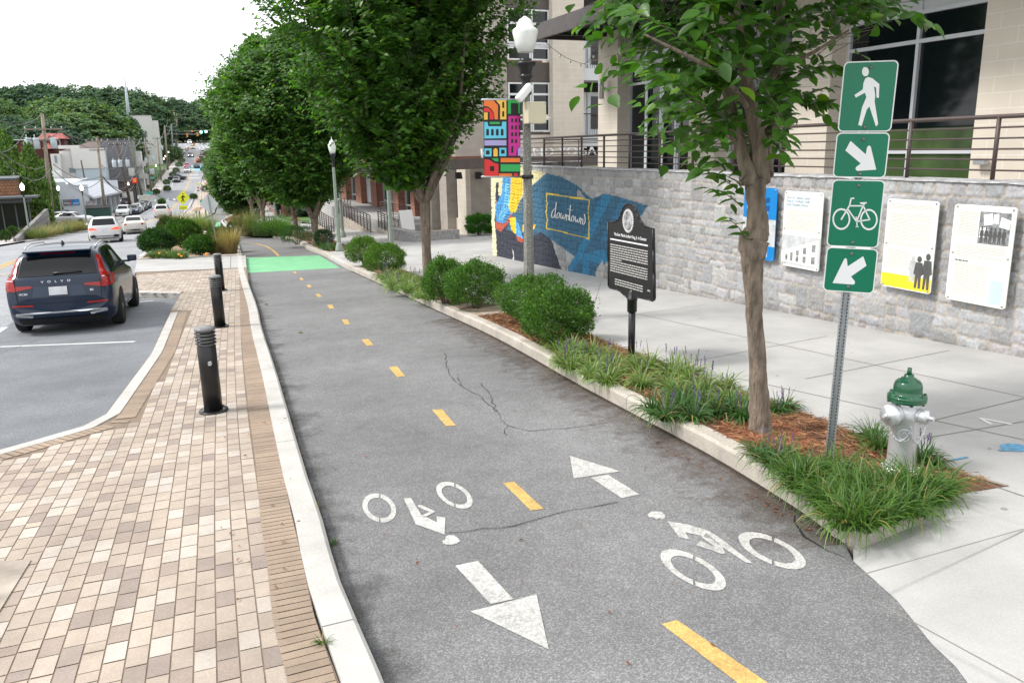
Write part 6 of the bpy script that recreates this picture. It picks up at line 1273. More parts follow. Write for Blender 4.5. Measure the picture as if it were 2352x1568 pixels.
def body(kind):
    if kind in BODY: return BODY[kind]
    L_, hw, rows = KINDS[kind]; R_ = cat(rows, 64); nr = len(R_); sec = []
    for y, zb, zl, zt, w_, wr in R_:
        zt = max(zt, zl+.03); key = [(0, zb-.02), (w_*.8, zb-.02), (w_*.97, zb+.08), (w_*1.0, zb+(zl-zb)*.45), (w_*1.0, zb+(zl-zb)*.72), (w_*.965, zl), (w_*.965+(wr-w_*.965)*.85, zl+(zt-zl)*.84), (wr*.86, zl+(zt-zl)*.97), (wr*.45, zt), (0, zt+.005)]
        key = np.array(key); t = np.concatenate([[0], np.cumsum(np.linalg.norm(np.diff(key, axis=0), axis=1)+1e-4)]); s = np.interp(np.linspace(0, 9, 46), np.arange(10), t); m = np.stack([np.interp(s, t, key[:, 0]), np.interp(s, t, key[:, 1])], 1); m[1:-1] = m[1:-1]*.5+(m[:-2]+m[2:])*.25; sec.append(np.hstack([m[:, :1], np.full((46, 1), y), m[:, 1:]]))
    P_ = np.array(sec); x = P_[..., 0]/hw; yr = P_[..., 1]
    P_[..., 1] += .11*np.abs(x)**2.6*np.clip(1-yr/1.0, 0, 1)-.3*np.abs(x)**2.4*np.clip((yr-(L_-1.1))/1.1, 0, 1)
    M2 = P_[:, ::-1].copy(); M2[..., 0] *= -1; A_ = np.concatenate([P_, M2[:, 1:]], 1); k = A_.shape[1]; V = A_.reshape(-1, 3); V[:, 1] -= L_/2
    idx = np.arange(nr*k).reshape(nr, k); F = np.stack([idx[:-1, :-1], idx[:-1, 1:], idx[1:, 1:], idx[1:, :-1]], -1).reshape(-1, 4).tolist()
    F += [idx[0].tolist()[::-1], idx[-1].tolist()]
    V = [tuple(v) for v in V]; BODY[kind] = (V, F, BVHTree.FromPolygons(V, F), L_, hw); return BODY[kind]
def patch(name, poly, kind, side, mat, parent, off=.006, cell=.07):
    """flat outline laid on the body: side 'r' rear, 'f' front (x,z); 'R','L' sides (y,z); 't' top (x,y)"""
    V0, F0, bvh, L_, hw = body(kind); b = bmesh.new(); b.faces.new([b.verts.new((x, y, 0)) for x, y in poly]); bmesh.ops.triangulate(b, faces=b.faces[:])
    for ax_ in (0, 1):
        c = [p[ax_] for p in poly]; v = math.floor(min(c)/cell)*cell+cell
        while v < max(c): co = [0, 0, 0]; no = [0, 0, 0]; co[ax_] = v; no[ax_] = 1; bmesh.ops.bisect_plane(b, geom=b.verts[:]+b.edges[:]+b.faces[:], plane_co=co, plane_no=no); v += cell
    for v in b.verts:
        x, y = v.co.x, v.co.y
        o_, d = {'r': ((x, -6, y), (0, 1, 0)), 'f': ((x, 6, y), (0, -1, 0)), 'R': ((4, x, y), (-1, 0, 0)), 'L': ((-4, x, y), (1, 0, 0)), 't': ((x, y, 4), (0, 0, -1))}[side]
        h = bvh.ray_cast(Vector(o_), Vector(d)); 
        if h[0] is None: h = bvh.find_nearest(Vector(o_)+Vector(d)*(6-L_/2 if side in 'rf' else 4-hw))
        n = h[1] if h[1].dot(Vector(d)) < 0 else -h[1]; v.co = h[0]+n*off
    for f in b.faces: f.smooth = True
    me = bpy.data.meshes.new(name); b.to_mesh(me); b.free(); me.materials.append(mat); return link(bpy.data.objects.new(name, me), parent)
m_cg = M('car_glass', (.004, .005, .006), .06, var=0, spec=.35); m_tl = M('tail_red', (.3, .008, .008), .2, var=0, coat=.1); m_tlit = M('tail_lit', (.6, .03, .02), .2, var=0, emit=1.0, ecol=(1, .08, .03)); m_chr = M('chrome', (.6, .62, .65), .12, metal=1, var=0)
m_plate = M('plate', (.55, .56, .58), .4, var=.12, scale=9); m_hl = M('headlight', (.8, .82, .85), .15, var=0); m_hlit = M('headlight_lit', (1, 1, 1), .2, var=0, emit=9, ecol=(1, .98, .93)); m_tyre = M('tyre', (.014, .014, .015), .85, var=.1); m_rim = M('rim', (.3, .31, .33), .3, metal=.8, var=0); m_arch = M('arch_dark', (.006, .006, .006), .8, var=0)
def paint_m(c): return M('car_paint_%d_%d_%d' % tuple(int(x*999) for x in c), c, .3, var=0, metal=0, spec=.35, coat=.35)
WM = {}
def wheel(parent, x, y, r_, w_, far):
    key = (r_, w_, far); s = 1 if x > 0 else -1
    wr = bpy.data.objects.new('wheel', WM[key][0]) if key in WM else None
    if wr is None:
        m3 = frame((0, 0, 0), (0, 1, 0), (0, 0, 1)).to_3x3(); n = 12 if far else 36
        t = MB().lathe([(r_*.66, -w_/2+.01), (r_*.9, -w_/2), (r_*.985, -w_/2+.02), (r_, -w_*.3), (r_, w_*.3), (r_*.985, w_/2-.02), (r_*.9, w_/2), (r_*.66, w_/2-.01)], n, (0, 0, 0), m3)
        o = t.build('wheel', m_tyre, parent); rm = MB().lathe([(r_*.66, w_/2-.012), (r_*.62, w_/2-.02), (r_*.6, w_/2-.08), (r_*.1, w_/2-.07)], n, (0, 0, 0), m3)
        if not far:
            for k in range(10): a = k*.6283; rm.box((w_/2-.028, math.cos(a)*r_*.38, math.sin(a)*r_*.38), (.03, .035, r_*.5), Matrix.Rotation(-a+math.pi/2, 3, 'X'))
            rm.lathe([(.06, w_/2-.05), (.06, w_/2-.01), (.02, w_/2-.008)], 12, (0, 0, 0), m3)
        ri = rm.build('rim', m_rim, o); WM[key] = (o.data, ri.data)
    else: o = link(wr, parent); ri = link(bpy.data.objects.new('rim', WM[key][1]), o)
    o.location = (x, y, r_); o.scale = (s, 1, 1); return o
def car(kind, c, loc, heading, label, far=True, lit=False, front=False, group=None, name='car', cat_='car', glass_back=True):
    V, F, bvh, L_, hw = body(kind); r = empty(name, loc, heading, label, cat_, group); pm = paint_m(c); key = (kind, c)
    mb = MB(); mb.add(V, F, None, True); mb.S[-1] = mb.S[-2] = False; mb.build('body', pm, r, fix=True)
    h = L_/2; T = {'suv': 1.6, 'sedan': 1.4, 'van': 1.7, 'truck': 1.78}[kind]; b0 = {'suv': 1.14, 'sedan': .99, 'van': 1.2, 'truck': 1.2}[kind]; w_ = hw*.72
    rw = {'suv': (.21, .58), 'sedan': (.8, 1.42), 'van': (.2, .5), 'truck': (1.78, 1.95)}[kind]; ws = {'suv': (2.75, 3.35), 'sedan': (2.75, 3.45), 'van': (3.2, 3.95), 'truck': (3.35, 3.95)}[kind]
    if kind == 'sedan': patch('rear_window', [(-.56, -h+.86), (.56, -h+.86), (.5, -h+1.42), (-.5, -h+1.42)], kind, 't', m_cg, r)
    elif kind != 'truck': patch('rear_window', [(-w_*.98, b0), (w_*.98, b0), (w_*.84, T-.06), (-w_*.84, T-.06)], kind, 'r', m_cg, r)
    else: patch('rear_window', [(-.62, 1.28), (.62, 1.28), (.56, 1.68), (-.56, 1.68)], kind, 'r', m_cg, r, off=.01)
    a, b_ = ws; patch('windshield', [(-w_*.98, -h+b_), (w_*.98, -h+b_), (w_*.8, -h+a), (-w_*.8, -h+a)], kind, 't', m_cg, r)
    zl = {'suv': 1.14, 'sedan': .99, 'van': 1.15, 'truck': 1.17}[kind]; y0 = {'suv': -h+.55, 'sedan': -h+1.0, 'van': -h+.45, 'truck': -h+2.0}[kind]; y1 = {'suv': -h+3.15, 'sedan': -h+3.2, 'van': -h+3.6, 'truck': -h+3.7}[kind]
    for s in 'RL': patch('side_window', [(y0, zl+.02), (y1, zl-.0), (y1-.45, T-.08), (y0+.9, T-.02), (y0+.35, T-.06)], kind, s, m_cg, r, off=.008)
    zt_ = {'suv': .92, 'sedan': .82, 'van': 1.0, 'truck': 1.0}[kind]
    tm_ = m_tlit if lit else m_tl
    for s in (-1, 1):
        if kind in ('van', 'truck'): patch('tail_light', [(s*hw*.78, zt_-.12), (s*hw*.93, zt_-.12), (s*hw*.92, zt_+.16), (s*hw*.76, zt_+.16)], kind, 'r', tm_, r, cell=.12)
        else: patch('tail_light', [(s*hw*.55, zt_-.06), (s*hw*.93, zt_-.08), (s*hw*.93, zt_+.07), (s*hw*.62, zt_+.07)], kind, 'r', tm_, r, cell=.12)
        patch('headlight', [(s*hw*.55, .66), (s*hw*.86, .68), (s*hw*.88, .78), (s*hw*.58, .76)], kind, 'f', m_hlit if front else m_hl, r, cell=.12)
        x = s*(hw+.04); z_ = zl+.05; MB().box((x+s*.05, -h+ws[1]-.5, z_+.02), (.19, .1, .14)).box((x-s*.1, -h+ws[1]-.5, z_-.04), (.24, .05, .05)).build('mirror', pm, r, bevel=.03 if not far else 0)
    patch('license_plate', [(-.15, zt_-.2), (.15, zt_-.2), (.15, zt_-.06), (-.15, zt_-.06)], kind, 'r', m_plate, r, off=.012, cell=.2); patch('grille', [(-.4, .42), (.4, .42), (.45, .64), (-.45, .64)], kind, 'f', m_arch, r, cell=.15)
    patch('rear_bumper', [(-hw*.8, .3), (hw*.8, .3), (hw*.78, .42), (-hw*.78, .42)], kind, 'r', m_arch, r, cell=.2)
    rr = {'suv': .36, 'sedan': .33, 'van': .35, 'truck': .4}[kind]; yw = {'suv': (.98, 3.82), 'sedan': (1.02, 3.82), 'van': (1.05, 4.05), 'truck': (1.2, 4.65)}[kind]
    for yy in yw:
        for s, sd in ((1, 'R'), (-1, 'L')):
            ac = [(-h+yy+(rr+.05)*math.cos(t), rr+(rr+.05)*math.sin(t)) for t in np.linspace(-.5, math.pi+.5, 14)]; patch('wheel_arch', ac, kind, sd, m_arch, r, off=.004, cell=.3); wheel(r, s*(hw-.1), -h+yy, rr, .23, far)
    MB().b2((-hw*.8, -h+.3, .2), (hw*.8, h-.3, .34)).build('underbody', m_arch, r)
    return r
CN = [0]
def put(kind, c, uL, uR, v, Y, label, rear=True, **k):
    x = (atY(uL, v, Y).x+atY(uR, v, Y).x)/2; sl = math.atan2(G(Y+3)-G(Y-3), 6); hd = k.pop('head', None)
    if hd is None: hd = -math.atan2(.07 if Y > 110 else -.03, 1)+(0 if rear else math.pi)
    L_ = KINDS[kind][0]; o = car(kind, c, (x, Y+L_/2*.9, G(Y+L_/2)), hd, label, **k); o.rotation_mode = 'XYZ'; o.rotation_euler = (sl if rear else -sl, 0, hd); return o
# the dark blue suv in the first bay
YV = 17.1; V_ = car('suv', (.003, .013, .036), (0, 0, 0), 0, 'dark blue suv parked in the nearest bay, seen from behind', far=False)
xl, xr = atY(14, 700, YV).x, atY(256, 700, YV).x
V_.location = ((xl+xr)/2+.15, YV+2.3, G(YV+2.35)+.01); V_.rotation_euler = (math.atan2(G(22)-G(18), 4), 0, -.06)
for n_o in [o for o in V_.children if o.name.split('.')[0] in ('tail_light', 'license_plate', 'rear_bumper', 'rear_window')]: bpy.data.objects.remove(n_o)
K = 'suv'; hw = .95
patch('rear_window', [(-.68, 1.12), (.68, 1.12), (.60, 1.47), (-.60, 1.47)], K, 'r', m_cg, V_, off=.008)
for s in (-1, 1):
    tl = patch('tail_light', [(s*.72, .86), (s*.93, .88), (s*.91, 1.08), (s*.80, 1.14), (s*.71, 1.45), (s*.645, 1.45), (s*.70, 1.16), (s*.735, 1.05)], K, 'r', m_tl, V_, off=.014, cell=.05)
    patch('tail_light', [(s*.42, .92), (s*.715, .87), (s*.715, .955), (s*.47, .955)], K, 'r', m_tl, V_, off=.012, cell=.06)
    patch('light_strip', [(s*.75, 1.045), (s*.87, 1.045), (s*.87, 1.06), (s*.75, 1.06)], K, 'r', m_chr, tl, off=.02, cell=.1)
    patch('reflector', [(s*.45, .565), (s*.82, .575), (s*.8, .605), (s*.47, .6)], K, 'r', m_tl, V_, off=.01, cell=.1)
    patch('bumper_highlight', [(s*.5, .36), (s*.78, .39), (s*.78, .43), (s*.48, .40)], K, 'r', m_chr, V_, off=.014, cell=.1)
    rl = MB().tube([(s*.62, -1.6, 1.6), (s*.63, -1.35, 1.65), (s*.64, -.9, 1.69), (s*.63, .3, 1.66), (s*.62, .5, 1.6)], .014, 8).build('roof_rail', m_chr, V_)
    patch('window_trim', [(-1.95, 1.12), (.95, 1.09), (.95, 1.115), (-1.9, 1.15)], K, 'R' if s > 0 else 'L', m_chr, V_, off=.012, cell=.15)
    patch('sill_trim', [(-1.1, .3), (1.2, .3), (1.2, .33), (-1.1, .33)], K, 'R' if s > 0 else 'L', m_chr, V_, off=.012, cell=.3)
    patch('tailgate_seam', [(s*.70, .62), (s*.712, .62), (s*.735, .86), (s*.723, .86)], K, 'r', m_arch, V_, off=.007, cell=.1)
    MB().lathe([(.028, 0), (.028, .12)], 10, (s*.6, -2.2, .31), Matrix.Rotation(-math.pi/2, 3, 'X')).build('exhaust', m_steel, V_)
patch('chrome_strip', [(-.78, .425), (.78, .425), (.77, .452), (-.77, .452)], K, 'r', m_chr, V_, off=.014, cell=.1); patch('tailgate_seam', [(-.7, .612), (.7, .612), (.7, .622), (-.7, .622)], K, 'r', m_arch, V_, off=.007, cell=.1)
patch('rear_bumper', [(-.72, .22), (.72, .22), (.76, .33), (-.76, .33)], K, 'r', m_arch, V_, off=.008, cell=.12); patch('plate_recess', [(-.46, .74), (.46, .74), (.4, .93), (-.4, .93)], K, 'r', paint_m((.012, .03, .06)), V_, off=.005, cell=.1)
MB().box((0, -2.385, .845), (.31, .015, .155), Matrix.Rotation(-.12, 3, 'X')).build('license_plate', m_plate, V_, bevel=.004)
MB().box((0, -1.88, 1.585), (1.16, .3, .035), Matrix.Rotation(.14, 3, 'X')).build('spoiler', paint_m((.003, .013, .036)), V_, bevel=.015); patch('brake_light', [(-.3, 1.5), (.3, 1.5), (.3, 1.515), (-.3, 1.515)], K, 'r', m_tl, V_, off=.02, cell=.2)
MB().tube([(-.08, -2.2, 1.14), (-.06, -2.235, 1.17), (.42, -2.2, 1.165)], .018, 6).build('wiper', m_black, V_)
MB().add([(-.02, -1.35, 1.66), (.02, -1.35, 1.66), (.02, -1.15, 1.67), (-.02, -1.15, 1.67), (-.005, -1.33, 1.74), (.005, -1.33, 1.74), (.005, -1.27, 1.74), (-.005, -1.27, 1.74)], [(0, 1, 2, 3), (4, 5, 6, 7), (0, 1, 5, 4), (1, 2, 6, 5), (2, 3, 7, 6), (3, 0, 4, 7)]).build('roof_antenna', m_black, V_)
def rtext(s, x, z, size, sx, nm='badge'):
    bvh = body(K)[2]; h = bvh.ray_cast(Vector((x, -6, z)), Vector((0, 1, 0))); y = h[0].y if h[0] else -2.3
    o = text(nm, s, size, m_chr, V_, Matrix.Translation((x, y-.014, z))@Matrix.Rotation(math.pi/2-.1, 4, 'X'), .003, sx, 'CENTER')
    for v in o.data.vertices:
        h = bvh.ray_cast(Vector((v.co.x, -6, v.co.z)), Vector((0, 1, 0)))
        if h[0]: v.co.y = h[0].y-.012+(v.co.y-(y-.014))*.3
rtext('V   O   L   V   O', -.03, 1.0, .06, 1.25); rtext('XC60', -.6, .79, .055, 1.1); rtext('B5', .56, .8, .055, 1.1)
# traffic, seen from behind then from in front
W = (.62, .62, .6)
bm = put('suv', (.6, .6, .6), 203, 279, 560, 56.8, 'white coupe suv with brake lights on, behind the dark blue suv', lit=True, far=False)
put('sedan', (.55, .53, .48), 282, 335, 540, 72.2, 'old cream sedan driving ahead of the white coupe suv')
put('van', W, 358, 393, 501, 118, 'white minivan braking beside the yellow walker sign', lit=True)
put('sedan', (.06, .065, .07), 446.7, 461, 393, 271, 'dark grey sedan driving uphill below the red cars'); put('sedan', (.5, .03, .03), 452.5, 465, 377, 293, 'bright red sedan driving uphill'); put('suv', (.16, .01, .015), 457, 470, 368, 303, 'dark red suv driving uphill above the bright red car'); put('truck', (.35, .36, .35), 461, 474, 357, 327, 'silver pickup leading the cars driving uphill')
put('sedan', W, 424, 439, 393, 256, 'white sedan coming downhill beside the grey one', rear=False, front=False); put('sedan', (.35, .04, .08), 424, 437, 382, 272, 'crimson car following the oncoming white sedan', rear=False); put('suv', (.25, .25, .26), 433, 446, 368, 318, 'silver suv with headlights on coming downhill', rear=False, front=True)
put('sedan', (.5, .45, .35), 439, 450, 348, 366, 'beige sedan near the top of the hill', rear=False); put('suv', W, 431, 442, 330, 398, 'white car with bright headlights at the crest under the signals', rear=False, front=True)
put('sedan', (.04, .045, .05), 398, 412, 410, 226, 'dark saloon waiting at the left kerb of the hill street', rear=False)
Yd = 205; a = gp(412, 413, 0); o = car('sedan', (.045, .055, .055), (a.x-.5, a.y, a.z), 1.25, 'dark grey hatchback turning across the hill street'); o.rotation_euler = (0, 0, 1.22)
gk = 'cars parked along the left kerb of the street'
for i, (u, v, c, kd, lb) in enumerate(((283,494,(.5,.52,.52),'suv','white car, nearest of the row parked at the left kerb'),(306,490,(.02,.035,.06),'sedan','dark blue car, second in the row parked at the left kerb'),(314,484,(.45,.47,.5),'sedan','silver car, third in the row parked at the left kerb'),(323,480,(.05,.055,.055),'sedan','dark grey car, fourth in the row parked at the left kerb'),(333,475,(.04,.055,.05),'sedan','dark green car, last of the row parked at the left kerb'))):
    p = gp(u, v, 0); Y = (126, 131.5, 138, 144.5, 151)[i]; put(kd, c, u-9, u+9, v, Y, lb, rear=(i == 2), group=gk)
def lot(u, v, Y, c, hd, lb, kd='sedan'): p = atY(u, v, Y); return car(kd, c, (p.x, Y, G(Y)+.11), hd, lb)
lot(168, 510, 106, (.42,.44,.46), -2.0, 'silver coupe parked in the lot beside the white garage'); lot(146, 508, 110.5, (.55,.56,.57), -2.0, 'white car parked left of the silver coupe'); lot(118, 500, 115, (.015,.015,.018), 1.4, 'black suv parked against the garage wall', 'suv'); lot(280, 452, 160, (.03,.03,.035), .3, 'dark car parked in the small lot beyond the garage', 'suv')

for s in (-1, 1): patch('tail_light', [(s*.93*.42, .86), (s*.93*.6, .85), (s*.93*.6, .93), (s*.93*.46, .92)], 'suv', 'r', m_tlit, bm, off=.01, cell=.12)
patch('bumper_trim', [(-.8, .38), (.8, .38), (.84, .52), (.6, .56), (.5, .5), (-.5, .5), (-.6, .56), (-.84, .52)], 'suv', 'r', m_arch, bm, off=.012, cell=.12)
patch('skid_plate', [(-.42, .36), (.42, .36), (.5, .46), (-.5, .46)], 'suv', 'r', m_steel, bm, off=.02, cell=.2)
# ================================================================== THE LEFT SIDE AND THE FAR STREET
m_wb = M('white_painted_brick', (.56, .6, .64), .85, var=.06, scale=1, pattern=brickpat(.4, .13, (.5, .54, .58), .96, .012), bump=.2); m_wr = M('white_shingle', (.5, .53, .57), .85, var=.08, scale=2, pattern=brickpat(.6, .3, (.4, .42, .46), .9, .02)); m_lb = M('pale_blue_wall', (.42, .5, .54), .85, var=.05); m_gb = M('grey_brick', (.17, .17, .18), .9, var=.12, scale=.8, pattern=brickpat(1.2, .35, (.21, .21, .22), .85, .03)); m_bb = M('brown_brick', (.1, .075, .065), .9, var=.1); m_wh = M('white_render', (.6, .59, .56), .85, var=.05, scale=.3); m_redr = M('red_roof', (.27, .06, .05), .8, var=.15, scale=.6); m_redw = M('dark_red_brick', (.09, .03, .028), .9, var=.15); m_shi = M('cedar_shingle', (.3, .15, .08), .9, var=.15, scale=3, pattern=brickpat(.3, .28, (.1, .05, .03), .7, .025), bump=.4); m_slate = M('slate_panel', (.09, .1, .11), .7, var=.1); m_tar = M('tar_roof', (.06, .055, .055), .9, var=.2, scale=.5)
def house(name, lab, org, cat_='building'): return empty(name, org, 0, lab, cat_)
def hp_(r, name, mat, lo, hi): return MB().b2(lo, hi).build(name, mat, r, world=True)
def wins(r, plane, k, a0, a1, n, z0, z1, mat=None, gap=.45):
    """windows with frames: plane 'y' at y=k spanning x, or 'x' at x=k spanning y"""
    w_ = (a1-a0)/n
    for i in range(n):
        p0 = a0+w_*(i+gap/2); p1 = a0+w_*(i+1-gap/2); mb = MB(); t = .12
        B = (lambda q0, q1, zz0, zz1, d0, d1: mb.b2((q0, k+d0, zz0), (q1, k+d1, zz1))) if plane == 'y' else (lambda q0, q1, zz0, zz1, d0, d1: mb.b2((k-d1, q0, zz0), (k-d0, q1, zz1)))
        B(p0, p0+t, z0, z1, -.08, .02); B(p1-t, p1, z0, z1, -.08, .02); B(p0+t, p1-t, z0, z0+t, -.08, .02); B(p0+t, p1-t, z1-t, z1, -.08, .02)
        f = mb.build('window', MATS['white_frame'], r, world=True); mb = MB(); B = (lambda q0, q1, zz0, zz1, d0, d1: mb.b2((q0, k+d0, zz0), (q1, k+d1, zz1))) if plane == 'y' else (lambda q0, q1, zz0, zz1, d0, d1: mb.b2((k-d1, q0, zz0), (k-d0, q1, zz1)))
        B(p0+t, p1-t, z0+t, z1-t, -.03, .01); mb.build('pane', mat or m_win, f, world=True)
def ZY(v, Y, u=200): return atY(u, v, Y).z
# white garage with open bays
g0 = atY(212, 505, 120); r = house('white_garage', 'long white painted brick garage with open bays and a white shingled awning roof', (g0.x-6, 120, G(120)))
zt = ZY(424, 120); zb = G(120)-.5; xf0, xf1 = g0.x, g0.x+2.1
V = lambda y: xf0+(xf1-xf0)*(y-120)/33
hp_(r, 'side_wall', m_wb, (xf0-19, 120, zb), (xf0, 120.4, zt)); hp_(r, 'roof', m_wr, (xf0-19, 120.4, zt-.4), (xf0-2.2, 153, zt+.1)); hp_(r, 'side_wall', m_wb, (xf0-19, 152.6, G(153)-.5), (xf1, 153, zt-.41)); hp_(r, 'back_wall', MATS['dark_interior'], (xf0-6, 120.41, zb), (xf0-5.8, 152.5, zt-.42))
mb = MB(); za = ZY(462, 120); ze_ = ZY(440, 153, 279); V2 = [(xf0-2.2, 119.9, zt+.35), (xf0+.5, 119.9, za+.5), (xf1+.5, 153.5, ze_), (xf1-2.6, 153.5, ze_+2.0)]; mb.add(V2+[(x, y, z-.25) for x, y, z in V2], [(0, 1, 2, 3), (4, 5, 6, 7), (0, 1, 5, 4), (1, 2, 6, 5), (2, 3, 7, 6), (3, 0, 4, 7)]); mb.build('awning_roof', m_wr, r, world=True)
hp_(r, 'parapet', m_wb, (xf0-19, 120.02, zt+.001), (xf0-2.5, 120.38, zt+.45))
n = 6
for i in range(n+1): y = 120+i*33/n*.985; hp_(r, 'bay_pillar', m_wb, (V(y)-.35, y+(.41 if i == 0 else 0), zb-.8), (V(y)-.02, y+1.0, za-.1))
for i in (1, 3): y = 120+i*33/n; hp_(r, 'bay_wall', m_wb, (V(y)-.25, y+1.0, zb-.8), (V(y)-.1, y+3.4, za-.12)); hp_(r, 'door', m_arch, (V(y)-.099, y+1.6, zb-.2), (V(y)-.05, y+2.6, zb+2.4))
for k in range(3): hp_(r, 'roof_unit', m_wh, (xf0-16+k*4.6, 126+k*6, zt+.8), (xf0-14+k*4.6, 128+k*6, zt+1.6))
pb = (atY(144,459,119.9).x, ZY(472,119.9,150)); w_ = atY(182,459,119.9).x-pb[0]; s = empty('wall_poster', (pb[0], 119.93, pb[1]), 0, 'wide blue and red poster on the white garage wall', 'poster'); h_ = ZY(458.5,119.9,150)-pb[1]
MB().b2((0, -.03, 0), (w_, .0, h_)).build('poster_panel', M('poster_blue', (.03, .17, .42), .5, var=.5, scale=1.2), s)
def flat(P_, mat, par, nm='poster_print', y=-.04): mb = MB(); mb.add([(a, y, b) for a, b in P_], [tuple(range(len(P_)))]); mb.build(nm, mat, par)
flat([(0, 0), (w_*.44, 0), (w_*.49, h_), (0, h_)], M('poster_dim', (.15, .16, .18), .5, var=.6, scale=1.5), s); flat([(w_*.43, 0), (w_*.47, 0), (w_*.52, h_), (w_*.48, h_)], M('poster_red', (.6, .03, .05), .5, var=0), s, y=-.045)
flat([(w_*.05, h_*.3), (w_*.4, h_*.25), (w_*.4, h_*.42), (w_*.05, h_*.45)], m_panel, s, y=-.046); flat([(w_*.6, h_*.2), (w_*.95, h_*.22), (w_*.95, h_*.36), (w_*.6, h_*.34)], m_panel, s, y=-.046)
pb = (atY(200,482,119.9).x, ZY(492,119.9,205)); s = empty('wall_poster', (pb[0], 119.93, pb[1]), 0, 'small portrait poster near the corner of the white garage', 'poster'); MB().b2((0, -.03, 0), (1.3, 0, 1.7)).build('poster_panel', M('poster_mix', (.3, .28, .3), .5, var=.6, scale=2), s); flat([(0, 0), (1.3, 0), (1.3, .35), (0, .35)], MATS['poster_red'], s)
p = atY(163, 500, 117.5); s = empty('dumpster', (p.x+3.2, 117.5, G(117.5)), 0, 'dark green dumpster against the white garage wall', 'dumpster'); MB().b2((-1.5, -.8, .15), (1.5, .8, 1.75)).build('bin', M('dumpster_green', (.012, .05, .04), .6, var=.2), s, bevel=.05); MB().add([(-1.55, -.85, 1.75), (1.55, -.85, 1.75), (1.55, .85, 2.05), (-1.55, .85, 2.05), (-1.55, -.85, 1.68), (1.55, -.85, 1.68), (1.55, .85, 1.76), (-1.55, .85, 1.76)], [(0, 1, 2, 3), (0, 1, 5, 4), (1, 2, 6, 5), (2, 3, 7, 6), (3, 0, 4, 7)]).build('lid', m_dark, s)
# blue white block, brown low block, grey block, side block
def X3(u, Y): return atY(u, 400, Y).x
r = house('pale_block', 'pale blue and white block standing behind the white garage', (X3(190,165), 165, G(165))); zt = ZY(345, 165)
hp_(r, 'wall', m_lb, (X3(175,165), 165, -10), (X3(243,165), 175, zt)); hp_(r, 'wall', m_wh, (X3(143,165), 165.3, -10), (X3(175,165)-.01, 176, zt-.05)); hp_(r, 'parapet', m_wh, (X3(175,165)-.3, 164.8, zt-3.2), (X3(243,165)+.3, 164.99, zt+.3)); hp_(r, 'parapet', m_wh, (X3(143,165), 165, zt+.3), (X3(190,165), 166, zt+.9)); hp_(r, 'window', M('grey_pane', (.2, .24, .25), .5, var=0), (X3(160,165), 165.2, ZY(396,165)), (X3(174,165), 165.29, ZY(385,165))); hp_(r, 'window', MATS['grey_pane'], (X3(148,165), 165.2, ZY(420,165)), (X3(158,165), 165.29, ZY(410,165)))
hp_(r, 'air_unit', MATS['grey_pane'], (X3(165,165), 164, ZY(426,165)), (X3(182,165), 164.9, ZY(414,165))); 
r = house('low_roofed_building', 'low building with a dull brown hipped roof behind the pale block', (X3(200,182), 182, G(180))); z0, z1 = ZY(345,182), ZY(322,182); xa, xb = X3(150,182), X3(262,182); hp_(r, 'wall', m_bb, (xa, 182, -9), (xb, 200, z0)); MB().add([(xa, 182, z0), (xb, 182, z0), (xb, 200, z0), (xa, 200, z0), (xa+5, 190, z1), (xb-1, 190, z1)], [(0, 1, 5, 4), (1, 2, 5), (2, 3, 4, 5), (3, 0, 4)]).build('roof', M('brown_roof', (.13, .1, .09), .9, var=.15), r, world=True)
r = house('stepped_stair_block', 'narrow whitish block with stair railings left of the pale block', (X3(135,162), 162, G(162))); hp_(r, 'wall', m_wh, (X3(122,162), 162, -10), (X3(142,162), 170, ZY(352,162))); hp_(r, 'stair_bay', MATS['grey_pane'], (X3(131,162), 161.8, ZY(372,162)), (X3(136,162), 161.99, ZY(356,162)))
r = house('grey_brick_block', 'large windowless grey brick block behind the leaning poles', (X3(280,178), 178, G(178))); zt = ZY(321, 178, 280); hp_(r, 'wall', m_gb, (X3(238,178), 178, -10), (X3(313,178), 200, zt)); hp_(r, 'parapet', m_tar, (X3(238,178), 177.9, zt), (X3(313,178)+.1, 200, zt+.3)); hp_(r, 'white_panel', m_wh, (X3(296,178), 177.7, ZY(404,178,300)), (X3(310,178), 177.98, ZY(386,178,300)))
r = house('balcony_block', 'narrow white block with balconies right of the grey block', (X3(322,192), 192, G(192))); xa, xb = X3(314,192), X3(329,192); hp_(r, 'wall', m_wh, (xa, 192, -9), (xb, 205, ZY(347,192,320)))
for v0, v1 in ((362,380),(388,408)): wins(r, 'y', 192, xa+.2, xb-.3, 2, ZY(v1,192,320), ZY(v0,192,320)); hp_(r, 'balcony', m_wh, (xb-1.3, 190.6, ZY(v1,192,320)-.2), (xb+.8, 191.9, ZY(v1,192,320)+.9))
r = house('brown_low_building', 'low dark brown shop building under the grey block', (X3(250,170), 170, G(170))); xa, xb = X3(212,170), X3(308,170); hp_(r, 'wall', m_bb, (xa, 170, -10), (xb, 177.8, ZY(420,170,270))); hp_(r, 'parapet', m_tar, (xa-3, 169.9, ZY(420,170,270)), (xb+.1, 177.6, ZY(417,170,270)))
for k in range(3): hp_(r, 'shopfront', m_win, (xb-.0, 171+k*2.2, G(171)), (xb+.05, 172.6+k*2.2, G(171)+2.6)); 
hp_(r, 'shopfront', m_wh, (xb-2.5, 169.8, G(170)), (xb-.6, 169.95, G(170)+2.2))
